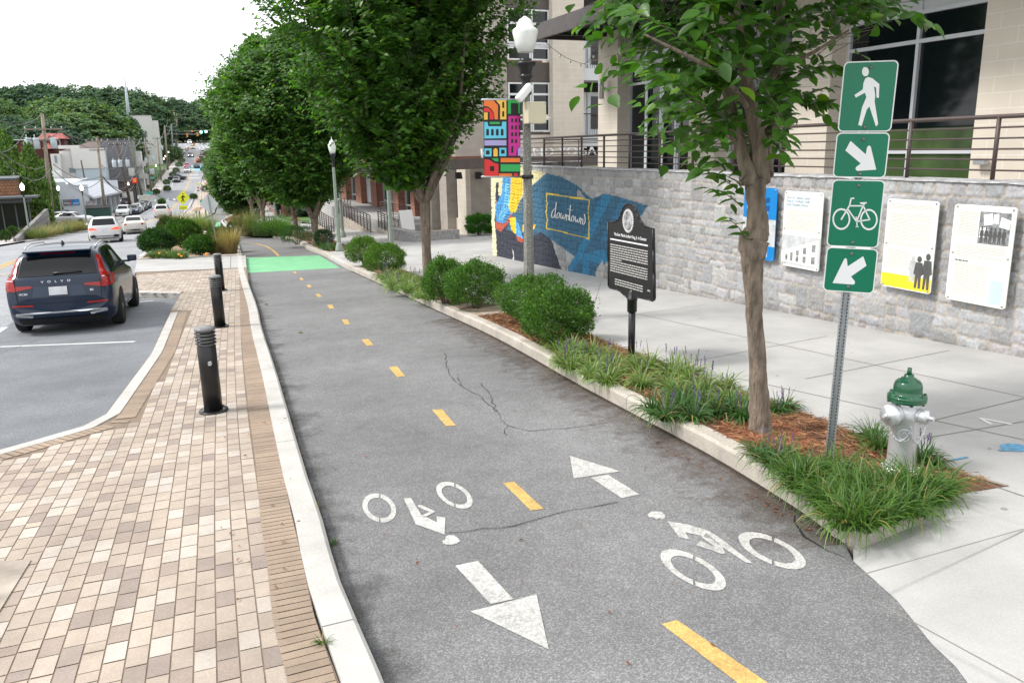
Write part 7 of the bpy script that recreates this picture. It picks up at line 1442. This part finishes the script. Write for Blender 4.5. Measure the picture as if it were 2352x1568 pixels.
# shop signs along the left pavement (their words are unreadable in the photo)
def psign(u, v0, v1, wpx, Y, mat, lab, shape='rect'):
    a = atY(u, v0, Y); b = atY(u, v1, Y); w_ = atY(u+wpx, v0, Y).x-a.x; base = (a.x+w_/2, Y, G(Y)+.1); s = empty('shop_sign', base, 0, lab, 'sign'); MB().tube([(0, 0, 0), (0, 0, b.z-base[2])], .07, 6).build('post', m_dark, s); MB().b2((-w_/2, -.15, b.z-base[2]), (w_/2, .15, a.z-base[2])).build('sign_panel', mat, s, bevel=.08 if shape == 'round' else 0); return s, w_, a.z-base[2], b.z-base[2]
s, w_, za, zb_ = psign(302, 409, 422, 13, 168, M('sign_red', (.6, .03, .03), .5, var=.2), 'red shop sign with an orange middle high on the brown building', 'round'); flat([(-w_*.3, zb_+(za-zb_)*.3), (w_*.3, zb_+(za-zb_)*.3), (w_*.25, za-.1), (-w_*.25, za-.1)], M('sign_orange', (.8, .3, .05), .5, var=.2), s, 'sign_print', -.17)
psign(327, 445, 457, 12, 176, m_panel, 'white banner sign tied between posts on the left pavement'); s, *_ = psign(341, 388, 401, 13, 215, M('sign_grey', (.42, .45, .5), .5, var=.3), 'grey rounded shop sign beyond the last leaning pole', 'round'); psign(335, 400, 425, 6, 205, M('sign_pink', (.5, .45, .47), .5, var=.3), 'tall narrow pale banner before the grey sign')
p = atY(50, 437, 98); s = empty('shop_sign', (p.x+1.2, 98, G(98)), 0, 'round black shop sign over a red box on a dark red pole', 'sign')
zz = lambda v: atY(50, v, 98).z-G(98); k = atY(70,440,98).x-atY(50,440,98).x
MB().tube([(.6, 0, 0), (.3, 0, zz(478))], .09, 8).build('post', M('dark_red_post', (.12, .015, .02), .5, var=0), s); rr = .62*k; MB().lathe([(rr, -.15), (rr, .15)], 28, (0, 0, zz(447)), Matrix.Rotation(math.pi/2, 3, 'X')).build('round_panel', m_arch, s); MB().lathe([(rr*.86, .16), (rr*.3, .165)], 24, (0, 0, zz(447)), Matrix.Rotation(math.pi/2, 3, 'X')).build('round_print', M('sign_face_grey', (.3, .27, .26), .5, var=.8, scale=1.2), s); MB().b2((-.3, -.2, zz(479)), (1.3, .2, zz(461))).build('box_panel', M('sign_box', (.4, .25, .22), .5, var=.5, scale=1.5), s)
# tall white block
r = house('tall_white_block', 'tall blank white building on the far left of the hill street', (X3(340,285), 285, G(285))); xa, xm = X3(313,285), X3(363,285); xb = X3(378,285); hp_(r, 'wall', m_wh, (xa, 285, -8), (xm, 325, ZY(265,285,340))); hp_(r, 'wall', m_wh, (xm+.01, 288, -8), (xb, 335, ZY(277,288,370))); hp_(r, 'parapet', m_tar, (xa, 284.9, ZY(265,285,340)), (xm, 300, ZY(264,285,340)+.1))
for v0, v1 in ((296,306),(342,352)): 
    for k_ in range(3): hp_(r, 'window', MATS['grey_pane'], (xb-.02, 292+k_*12, ZY(v1,300,380)), (xb+.05, 299+k_*12, ZY(v0,300,380)))
hp_(r, 'sign_band', m_wh, (xa+6, 270, ZY(400,270,345)), (xa+14, 270.5, ZY(396,270,345)-.0+1.2))
# red roofed house
Yh = 205; r = house('red_roofed_house', 'dark red brick house with a red hipped roof among the trees', (X3(100,Yh), Yh, 0)); xa, xb, xc_, xd = X3(50,Yh), X3(97,Yh), X3(112,Yh), X3(158,Yh)
hp_(r, 'wall', m_redw, (xa, Yh, -6), (xb+4, Yh+10, ZY(322,Yh,80))); hp_(r, 'roof', m_panel, (xa-.5, Yh-.5, ZY(322,Yh,80)), (xb+4, Yh+10, ZY(320,Yh,80))); hp_(r, 'wall', m_redw, (xb+4.01, Yh+.5, -6), (xd, Yh+12, ZY(319,Yh,130)))
ze, zp_ = ZY(319,Yh,130), ZY(305,Yh,130); MB().add([(xb, Yh-.5, ze), (xd+.5, Yh-.5, ze), (xd+.5, Yh+12.5, ze), (xb, Yh+12.5, ze), ((xb+xd)/2-2, Yh+5, zp_), ((xb+xd)/2+2, Yh+5, zp_)], [(0, 1, 5, 4), (1, 2, 5), (2, 3, 4, 5), (3, 0, 4)]).build('roof', m_redr, r, world=True)
z3, z4 = ZY(342,Yh,130), ZY(328,Yh,130); MB().add([(xc_, Yh-5, z3), (xd-2, Yh-5, z3), (xd-2, Yh+.4, z3), (xc_, Yh+.4, z3), ((xc_+xd)/2-1, Yh-1, z4), ((xc_+xd)/2-1, Yh+.4, z4)], [(0, 1, 4), (1, 2, 5, 4), (3, 0, 4, 5)]).build('porch_roof', m_redr, r, world=True); hp_(r, 'chimney', m_redr, (X3(124,Yh), Yh-.3, z4), (X3(131,Yh), Yh+.45, ZY(312,Yh,128)))
wins(r, 'y', Yh-.01, X3(60,Yh), X3(90,Yh), 2, ZY(332,Yh,75), ZY(324,Yh,75), gap=.6); wins(r, 'y', Yh+.49, X3(138,Yh), X3(150,Yh), 1, ZY(335,Yh,75), ZY(322,Yh,75), gap=.2)
# shingled building with ramp on the left edge
r = house('shingled_building', 'cedar shingled building with a dark entrance at the left edge', (X3(0,92), 92, G(92))); xk = X3(30,92); hp_(r, 'wall', m_shi, (xk-30, 92, -9), (xk, 104, ZY(414,92,0))); hp_(r, 'parapet', m_slate, (xk-30, 91.9, ZY(414,92,0)), (xk+.1, 104, ZY(410,92,0)))
xe = X3(56,90); hp_(r, 'entrance', m_slate, (xk-3.4, 89, ZY(465,90,30)), (xe, 91.99, ZY(455,90,30))); hp_(r, 'entrance_roof', m_slate, (xk-4, 88.4, ZY(455,90,30)), (xe+.8, 91.9, ZY(451,90,30))); hp_(r, 'entrance_glass', m_win, (xk-3.3, 90.2, G(90)-.6), (xe-.1, 90.3, ZY(465,90,30)))
for k_ in range(5): x = xk-3.3+k_*(xe-xk+3.2)/4; hp_(r, 'mullion', m_slate, (x-.06, 90.0, G(90)-.6), (x+.06, 90.19, ZY(465,90,30)))
hp_(r, 'steel_awning', m_slate, (xk-14, 87, ZY(450,87,10)), (xk-5, 91.9, ZY(446,87,10))); hp_(r, 'wall', m_shi, (xk-30, 88.7, G(90)-1), (xk-6.5, 91.98, ZY(450,89,0)))
q0, q1 = gp(30,577,.1), gp(97,538,.1); q1 = Vector((X3(98,88), 88, G(88))); q0 = Vector((X3(16,66), 66, G(66)))
mb = MB(); z1a, z1b = atY(20,548,66).z, atY(98,480,88).z; nn = (q1-q0).to_2d().normalized(); nq = Vector((-nn.y, nn.x, 0))*.3
V = [q0+Vector((0, 0, -.6)), q1+Vector((0, 0, -.6)), Vector((q1.x, q1.y, z1b)), Vector((q0.x, q0.y, z1a))]; mb.add(V+[v+nq for v in V], [(0, 1, 2, 3), (4, 5, 6, 7), (0, 1, 5, 4), (1, 2, 6, 5), (2, 3, 7, 6), (3, 0, 4, 7)]); o = mb.build('ramp_wall', M('patterned_block', (.25, .24, .23), .9, var=.1, pattern=brickpat(.35, .5, (.1, .1, .1), .6, .05), bump=.5), None, loc=tuple(q0)); tag(o, 'patterned grey block wall of the ramp at the left edge', 'wall')
s = empty('entrance_banner', (X3(62,97), 97, G(97)), 0, 'white ENTRANCE ONLY banner behind the first utility pole', 'banner'); a, b = atY(112,503.5,97), atY(142,514,97); MB().b2((a.x-s.location.x, -.03, b.z-s.location.z), (b.x-s.location.x, .03, a.z-s.location.z)).build('cloth', m_wht, s); o = text('banner_text', 'ENTRANCE ONLY', .42, m_dink, s, frame((a.x-s.location.x+.12, -.035, b.z-s.location.z+.28), (1, 0, 0), (0, 0, 1)), .001, .58)
MB().tube([(a.x-s.location.x, 0, 0), (a.x-s.location.x, 0, a.z-s.location.z)], .04, 6).tube([(b.x-s.location.x, 0, 0), (b.x-s.location.x, 0, a.z-s.location.z)], .04, 6).build('stakes', m_steel, s)
# lit lamp posts down the left side
gl = 'lit lamp posts along the left pavement'
LP = [(54,431,70,547),(133.5,433.5,146,514),(189.5,433,200,519),(295,423,301,470),(311,418,317.5,464),(334.3,405,339,446),(358,381,363,420),(367,374,371,412),(376.8,365,379.5,392),(380,359.5,383,385),(387.6,350,390,374),(392.5,344,395,366)]
nm = ('beside the ramp wall','with a small box on its pole','before the garage poster','beside the dark wooden pole','right of the red shop sign','by the white tied banner','at the grassy corner','behind the far wooden pole','at the lawn edge','a little above the lawn','below the signals, lower one','below the signals, upper one')
for i, (u0, v0, u1, v1) in enumerate(LP):
    p = gp(u1, v1, .12); h = atY(u0, v0, p.y).z-p.z; lamp(p, h+.35, 'lit globe lamp post %s' % nm[i], True, group=gl, seg=8 if i > 2 else 12, s=1.0)
# utility poles and wires
m_wood = M('utility_wood', (.24, .2, .16), .9, var=.25, scale=3); m_woodd = M('dark_wood', (.09, .065, .05), .9, var=.2); m_tran = M('transformer_grey', (.45, .5, .52), .5, var=.05)
def upole(top, bot, lab, Y=None, mat=None, r_=.19, arms=(), trans=(), light=None):
    p = gp(*bot, .1) if Y is None else Vector((X3(bot[0], Y), Y, G(Y)+.1))
    t = atY(*top, p.y); s = empty('utility_pole', p, 0, lab, 'utility pole'); MB().tube([(0, 0, 0), t-p], [r_, r_*.68], 10).build('pole', mat or m_wood, s)
    for v, w_ in arms:
        z_ = atY(top[0], v, p.y).z-p.z; f = z_/(t-p).z; x = (t-p).x*f; mb = MB(); mb.box((x, -.2, z_), (w_, .12, .14)); mb.build('cross_arm', mat or m_wood, s); mb = MB(); [mb.lathe([(.05, .07), (.07, .15), (.03, .28)], 6, (x+dx*w_/2, -.2, z_)) for dx in (-.95, -.4, .4, .95)]; mb.build('insulators', m_tran, s)
    for v, dx in trans:
        z_ = atY(top[0], v, p.y).z-p.z; f = z_/(t-p).z; x = (t-p).x*f; MB().lathe([(.28, 0), (.32, .04), (.32, 1.05), (.26, 1.15)], 14, (x+dx, -.1, z_)).lathe([(.06, 1.1), (.04, 1.5)], 6, (x+dx-.1, -.1, z_)).build('transformer', m_tran, s)
    return s, t
PT = {}
for k, a in {'a': ((97,262),(122,521),'tall utility pole with three grey transformers before the garage',None,None,.24,((297,3.6),(322,2.6)),((342,-1.5),(342,-.75),(342,.85))), 'b': ((222,315),(229,502),'plain wooden utility pole at the garage corner',118,None,.2,((325,2.6),(345,2.0)),()), 'd': ((267,323),(291,482),'dark brown utility pole with small transformers',150,m_woodd,.22,((332,2.6),),((384,-1.1),(384,-.2),(384,.9))), 'c': ((206-20,368),(196,402),'short dark wooden pole leaning before the pale block',160,m_woodd,.16,(),()),
  'e': ((296,314),(329,462),'leaning greenish utility pole above the row of parked cars',None,M('green_wood', (.13, .15, .1), .9, var=.2),.26,((322,4.4),),()), 'f': ((332,317),(348,440),'utility pole with a trio of transformers before the balcony block',None,None,.22,((330,2.4),(340,2.4)),((375,-1.3),(375,-.3),(372,1.2))), 'g': ((361,315),(370.5,415),'slim utility pole with one transformer in front of the white block',None,None,.2,((318,2.4),),((345,.9),)), 'h': ((378,288),(386,391),'grey utility pole at the edge of the lawn',None,None,.3,(),()), 'i': ((393.5,285),(402,369),'grey pole carrying many insulators',300,M('grey_wood', (.2, .22, .23), .9, var=.2),.3,((292,3),(300,3),(308,3)),()), 'j': ((385,268),(392,332),'brown utility pole near the far signals',330,None,.3,((272,6),),()), 'k': ((406,262),(413,335),'tall wooden pole with double cross arms by the signals',375,None,.35,((264,7),(270,7)),())}.items():
    s, t = upole(a[0], a[1], a[2], a[3], a[4], a[5], a[6], a[7]); PT[k] = t
s = empty('steel_mast', (X3(298,300), 300, 0), 0, 'very tall slender steel mast rising above the tree line', 'mast'); t = atY(286,177,300)-s.location; b = atY(299,300,300)-s.location; MB().tube([b, t], [.75, .22], 10).build('mast', M('mast_steel', (.4, .46, .48), .5, var=.05), s); mb = MB(); [mb.tube([b+(t-b)*f, b+(t-b)*f+Vector((-1.5, 0, 1))], .07, 5) for f in (.72, .86)]; mb.build('mast_arms', m_steel, s)
def wire(a, b, sag, r_, lab, grp='overhead wires on the left side'):
    pts = [a+(b-a)*t+Vector((0, 0, -sag*4*t*(1-t))) for t in np.linspace(0, 1, 17)]; mb = MB(); mb.tube([p-a for p in pts], r_, 4); o = mb.build('overhead_wire', M('wire_grey', (.09, .09, .095), .6, var=0), None); o.location = a; tag(o, lab, 'wire', grp)
off_ = Vector((-40, 40, 0))
lw = 'thin overhead wire strung between the utility poles'
ends_ = {'L': atY(-60,240,85), 'L2': atY(-60,330,85), 'M': atY(-30,322,70)}
za_ = lambda k, v, dx=0: Vector((PT[k].x+dx, PT[k].y, atY(0, v, PT[k].y).z))
for a, b, sg in ((PT['a'], ends_['L'], 1.4), (za_('a',298,-1.7), ends_['L2'], 1.5), (za_('a',298,1.7), ends_['L'], 2), (za_('a',298,1.7), za_('b',325,1.2), 1.5), (PT['a'], PT['b'], 1.2), (za_('a',380,.3), za_('b',410,0), 1.0), (za_('a',395,.3), za_('b',415,0), 1.6), (za_('a',378,0), ends_['M'], 1.2), (za_('a',390,0), ends_['M'], 2),
  (PT['b'], PT['d'], 1.5), (za_('b',325,1.2), za_('d',332,1), 2.0), (za_('b',385,0), PT['e'], 2.5), (za_('b',410,0), za_('e',370,1), 3.5), (za_('b',412,0), za_('d',405,0), .7), (PT['d'], za_('e',322,-2), 1.0), (za_('d',332,1), za_('e',322,2), 1.3), (za_('d',405,0), za_('e',385,1.5), 1.5), (za_('e',322,2), PT['f'], 1.6), (za_('e',322,-2), za_('f',330,-1), 1.6), (za_('e',385,1.5), za_('f',395,0), 1.2), (PT['f'], PT['g'], 1.8), (za_('f',330,1), za_('g',318,1), 1.8), (PT['g'], PT['h'], 1.8), (za_('g',318,1), PT['i'], 1.5), (PT['h'], PT['j'], 1.5), (PT['i'], PT['k'], 1.2), (PT['j'], PT['k'], 1.0), (za_('k',275,3), atY(560,282,380), 1.5)):
    wire(a, b, sg, .04 if a.y < 150 else .06, lw)
wire(za_('b',412,0), za_('e',430,0), 2, .07, 'thick black cable drooping past the brown building', None)
wire(atY(318,430,160), atY(560,392,190), 4.5, .05, 'single cable crossing the street in front of the distant cars', None)
# signals at the top of the hill
s = empty('signal_gantry', (X3(411,378), 378, G(378)), 0, 'long signal gantry across the top of the hill street', 'traffic signal'); Yg = 378; zz = lambda v: atY(440, v, Yg).z-G(378); xx = lambda u: atY(u, 303, Yg).x-s.location.x
MB().tube([(0, 0, 0), (0, 0, zz(298))], [.25, .18], 8).build('mast', m_steel, s); mb = MB(); mb.tube([(0, 0, zz(303)), (xx(500), 0, zz(299))], .22, 6).tube([(0, 0, zz(308)), (xx(462), 0, zz(309))], .2, 6); mb.build('boom', M('gantry_dark', (.16, .17, .18), .6, var=0), s)
m_or = M('signal_orange', (.7, .28, .05), .5, var=0); m_gr = M('signal_green', (.1, .9, .6), .4, var=0, emit=6, ecol=(.2, 1, .7))
for u, v in ((429,308),(429,313),(441,302),(453,307),(453,311),(461,302)): MB().b2((xx(u)-.35, -.5, zz(v+2)), (xx(u)+.35, -.2, zz(v-2.5))).build('signal_head', m_or, s)
for u, v in ((462,304),(473,303)): MB().lathe([(.5, 0), (.35, .1)], 12, (xx(u), -.6, zz(v)), Matrix.Rotation(math.pi/2, 3, 'X')).build('green_lamp', m_gr, s)
s = empty('crossing_signal', (X3(404,340), 340, G(340)), 0, 'orange pedestrian signals on a pole beside the tall wooden pole', 'traffic signal'); MB().tube([(0, 0, 0), (0, 0, 8)], .12, 6).build('post', m_steel, s); [MB().box((dx, -.2, z_), (.8, .3, .9)).build('signal_head', m_or, s) for dx, z_ in ((-.5, 5.5), (.6, 5.5), (0, 7.2))]
s = empty('crossing_gate', (X3(416,385), 385, G(385)), 0, 'raised red and white barrier arm by the far crossing', 'barrier'); mb = MB(); mb2 = MB()
for k_ in range(12): (mb if k_ % 2 else mb2).b2((-.14, -.1, 2+k_*1.1), (.14, .1, 3.1+k_*1.1))
mb.build('red_bands', MATS['sign_red'], s); mb2.build('white_bands', m_wht, s); MB().b2((-.3, -.3, 0), (.3, .3, 2)).build('stand', m_steel, s)
# warning sign with AHEAD plate, backs of signs, small signs
m_fy = M('fluorescent_yellow', (.75, .8, .02), .5, var=0)
p = gp(420.7,493,.12); Y = p.y; s = empty('walker_sign', p, 0, 'fluorescent yellow diamond walker sign with an AHEAD plate', 'sign'); q = lambda u, v, dy=0: atY(u, v, Y-dy)-p
MB().tube([(0, 0, 0), q(420.5,437)], .035, 6).build('post', m_steel, s); d = MB().prism([(420.5,437.5),(436,454.5),(420.5,471),(404.5,454.5)], lambda u, v, t: q(u, v, t), .05, .08).build('diamond', m_fy, s)
wk = [[(u+.1*math.cos(t)*16-.2, 445.8+1.7*math.sin(t)) for t in np.linspace(0, 6, 8)], [(418.5,449),(422,449),(425.5,453),(424.8,454),(421.8,452.2),(421.5,456),(424,464),(422.3,464.5),(420,458.5),(417.5,465),(416,464),(418.3,457),(418.3,453),(415.5,456),(414.7,455)]]; wk[0] = [(420+1.6*math.cos(t), 445.9+1.7*math.sin(t)) for t in np.linspace(0, 6, 8)]
mb = MB(); [mb.add([q(u, v, .09) for u, v in w__], [tuple(range(len(w__)))]) for w__ in wk]; mb.build('symbol', m_arch, d); pl = MB().prism([(411,472.5),(430.3,472.5),(430.3,481.5),(411,481.5)], lambda u, v, t: q(u, v, t), .05, .08).build('ahead_plate', m_fy, s)
o = text('ahead_text', 'AHEAD', 1, m_arch, s, frame(q(412.2,480,.09), (1, 0, 0), (0, 0, 1)), .001); kx = (q(429,480).x-q(412.2,480).x)/max(1e-6, max(v.co.x for v in o.data.vertices)-min(v.co.x for v in o.data.vertices)); x0 = min(v.co.x for v in o.data.vertices); z0 = min(v.co.z for v in o.data.vertices)
for v in o.data.vertices: v.co.x = x0+(v.co.x-x0)*kx; v.co.z = z0+(v.co.z-z0)*kx*1.05
p = gp(501,579,.16); Y = p.y; s = empty('sign_back', p, 0, 'blank back of a white diamond sign on a leaning perforated post', 'sign'); q = lambda u, v, dy=0: atY(u, v, Y-dy)-p; tp2 = q(477,447); MB().box(tp2/2, (.05, .03, tp2.length), Matrix.Rotation(math.atan2(tp2.x, tp2.z), 3, 'Y')).build('post', m_steel, s); MB().prism([(477,444),(502,468),(486,494),(459,470)], lambda u, v, t: q(u, v, t), -.06, -.04).build('diamond', m_panel, s); mb = MB(); [mb.lathe([(.012, 0), (.012, .003)], 6, tp2*f+Vector((0, -.018, 0)), Matrix.Rotation(math.pi/2, 3, 'X')) for f in np.linspace(.05, .95, 40)]; mb.build('holes', m_dark, s)
def small(uc, v0, v1, vb, wpx, mat, lab, Y=None):
    p = gp(uc, vb, .12); q = lambda u, v: atY(u, v, p.y)-p; s = empty('small_sign', p, 0, lab, 'sign'); MB().tube([(0, 0, 0), q(uc, v0)], .035, 6).build('post', m_steel, s); d = MB().prism([(uc-wpx/2, v0), (uc+wpx/2, v0), (uc+wpx/2, v1), (uc-wpx/2, v1)], lambda u, v, t: q(u, v)+Vector((0, -t, 0)), .04, .07).build('sign_panel', mat, s); return s, q, d
s, q, d = small(455,422,445,470,9.5, m_wht, 'white parking rule sign with a yellow strip and a red disc'); MB().prism([(450.3,421.5),(459.7,421.5),(459.7,424),(450.3,424)], lambda u, v, t: q(u, v)+Vector((0, -t, 0)), .075, .09).build('yellow_strip', m_fy, d); MB().prism([(455+2*math.cos(t), 431.5+2.2*math.sin(t)) for t in np.linspace(0, 6, 10)], lambda u, v, t: q(u, v)+Vector((0, -t, 0)), .075, .09).build('red_disc', MATS['sign_red'], d); MB().prism([(452,437),(458,436.5),(458.5,438),(452,439)], lambda u, v, t: q(u, v)+Vector((0, -t, 0)), .075, .09).build('symbol', m_arch, d)
small(463.5,423,429,462,4, MATS['sign_face_grey'], 'thin pole with a little red topped sign beside the yellow walker sign'); small(470,431,436,455,4, m_panel, 'short pale sign over the far planting bed'); small(450.5,484,490,520,5, M('teal_sign', (.1, .42, .35), .5, var=0), 'small teal sign over the grass strip near the yellow sign'); small(461,459,465,480,5, MATS['teal_sign'], 'small teal sign on a short post by the far bay'); small(343,440,447,467,17, MATS['teal_sign'], 'wide teal street name sign on the left corner'); small(349,407,411,440,10, MATS['teal_sign'], 'pale teal street name sign beyond the leaning poles'); small(320,449,456,466,9, m_wht, 'white square road number sign on the left pavement')
small(432,338,343,349,4.4, MATS['signal_orange'], 'little orange diamond sign near the crest'); small(445.5,329,334,342,5, MATS['signal_orange'], 'larger orange diamond sign near the crest')
# cabinet, bin, cone, far hydrant, bicycle, litter bin
p = gp(334, 472, .12); s = empty('utility_cabinet', p, 0, 'pale utility cabinet at the corner of the left pavement', 'cabinet'); MB().b2((-.9, -.5, 0), (.9, .5, 1.7)).build('cabinet_body', M('cabinet_beige', (.5, .48, .42), .6, var=.05), s, bevel=.04); MB().b2((-.95, -.55, 1.7), (.95, .55, 1.78)).build('cabinet_lid', MATS['cabinet_beige'], s)
p = gp(319, 462, .12); s = empty('blue_bin', p, 0, 'turquoise bin beside the leaning pole', 'bin'); MB().lathe([(.5, 0), (.6, 1), (.4, 1.2)], 10).build('bin_body', M('turquoise', (.05, .4, .42), .5, var=0), s)
p = gp(564, 508, .15); s = empty('traffic_cone', p, 0, 'orange traffic cone with a white band at the pavement corner', 'cone'); MB().b2((-.18, -.18, 0), (.18, .18, .04)).build('cone_base', m_or, s); MB().lathe([(.14, .04), (.09, .3)], 14).lathe([(.07, .42), (.03, .7)], 14).build('cone_body', m_or, s); MB().lathe([(.09, .3), (.07, .42)], 14).build('white_band', m_wht, s)
p = gp(690, 491, .15); p = atY(683, 494, 58); p.z = G(58)+.14; s = empty('fire_hydrant', p, 0, 'white fire hydrant with an orange cap under the street trees', 'hydrant'); MB().lathe([(.17, 0), (.17, .06), (.12, .08), (.11, .55), (.13, .6)], 16).lathe([(.07, -.25), (.07, .25)], 10, (0, 0, .45), Matrix.Rotation(math.pi/2, 3, 'Y')).build('barrel', m_wht, s); MB().lathe([(.15, .6), (.13, .68), (.08, .76), (.02, .82)], 16).build('bonnet', m_or, s)
p = gp(592, 503, .15); s = empty('litter_bin', p, 0, 'black slatted litter bin between the twin trunks and the grass', 'bin'); MB().lathe([(.3, 0), (.32, .9), (.36, .93), (.36, 1.0), (.2, 1.1)], 16).build('bin_body', m_black, s)
p = gp(551, 464, .15); s = empty('parked_bicycle', p, .3, 'bicycle with a teal bag parked beside the far bike lane', 'bicycle')
for x in (-.52, .52):
    c_ = [Vector((x+.33*math.cos(t), 0, .34+.33*math.sin(t))) for t in np.linspace(0, 6.2832, 17)]; MB().tube(c_, .025, 5, cap=False).build('wheel', m_dark, s)
MB().tube([(-.52, 0, .34), (-.15, 0, .3), (.3, 0, .8), (-.25, 0, .8), (-.15, 0, .3)], .02, 5).tube([(.52, 0, .34), (.32, 0, .85), (.38, 0, 1.0)], .02, 5).tube([(-.52, 0, .34), (-.25, 0, .85)], .02, 5).build('bicycle_frame', m_dark, s); MB().box((-.28, 0, .9), (.26, .12, .06)).build('saddle', m_black, s); MB().box((.1, 0, .95), (.5, .25, .45)).build('bag', M('teal_cloth', (.02, .3, .35), .8, var=.2), s, bevel=.05)
# shop fronts down the far right pavement, seen between trunks
r = house('row_of_shops', 'dim brick shop fronts beyond the bike lane seen under the tree crowns', (9.5, 100, G(100)))
for k_ in range(6): x = 10.2+k_*.75; y = 92+k_*9; hp_(r, 'brick_front', m_rb, (x+1.5, y, G(y)-1), (x+9, y+5.2, G(y)+4.5)); hp_(r, 'shop_window', m_win, (x+1.45, y+.6, G(y)+.4), (x+1.49, y+4.4, G(y)+3.2)); hp_(r, 'awning', m_slate, (x+.6, y+.4, G(y)+3.3), (x+1.44, y+4.8, G(y)+3.6))

# gum spots and small stains on the right pavement
random.seed(9); q = []
for k in range(90):
    u = random.uniform(1350, 2352); v = random.uniform(690, 1500); p = gp(u, v, .15); r_ = random.uniform(.006, .022)
    if p.x > 4.9 and not inpoly(p.x, p.y, bed1) and p.x < 9: q.append([(p.x+r_*math.cos(t)*random.uniform(.8, 1.2), p.y+r_*math.sin(t)) for t in np.linspace(0, 5.5, 8)])
sheet('pavement_spots', q, .1538, M('gum_grey', (.26, .255, .245), .9, var=.2))

# weeds along the kerbs
for i, (u, v) in enumerate(((742,1478),(768,1250),(757,1325),(727,1165),(612,700),(690,765),(650,905))):
    p = gp(u, v, .13 if i == 0 else .005); V, F, C_ = blades(26, .02, .07, .006, .9, (.07, .15, .02), 200+i); o = npmesh('weed', V, F, m_blade, None, C=C_, loc=p); tag(o, 'tiny green weed sprouting along the pale lane kerb', 'weed', 'weeds along the left lane kerb')
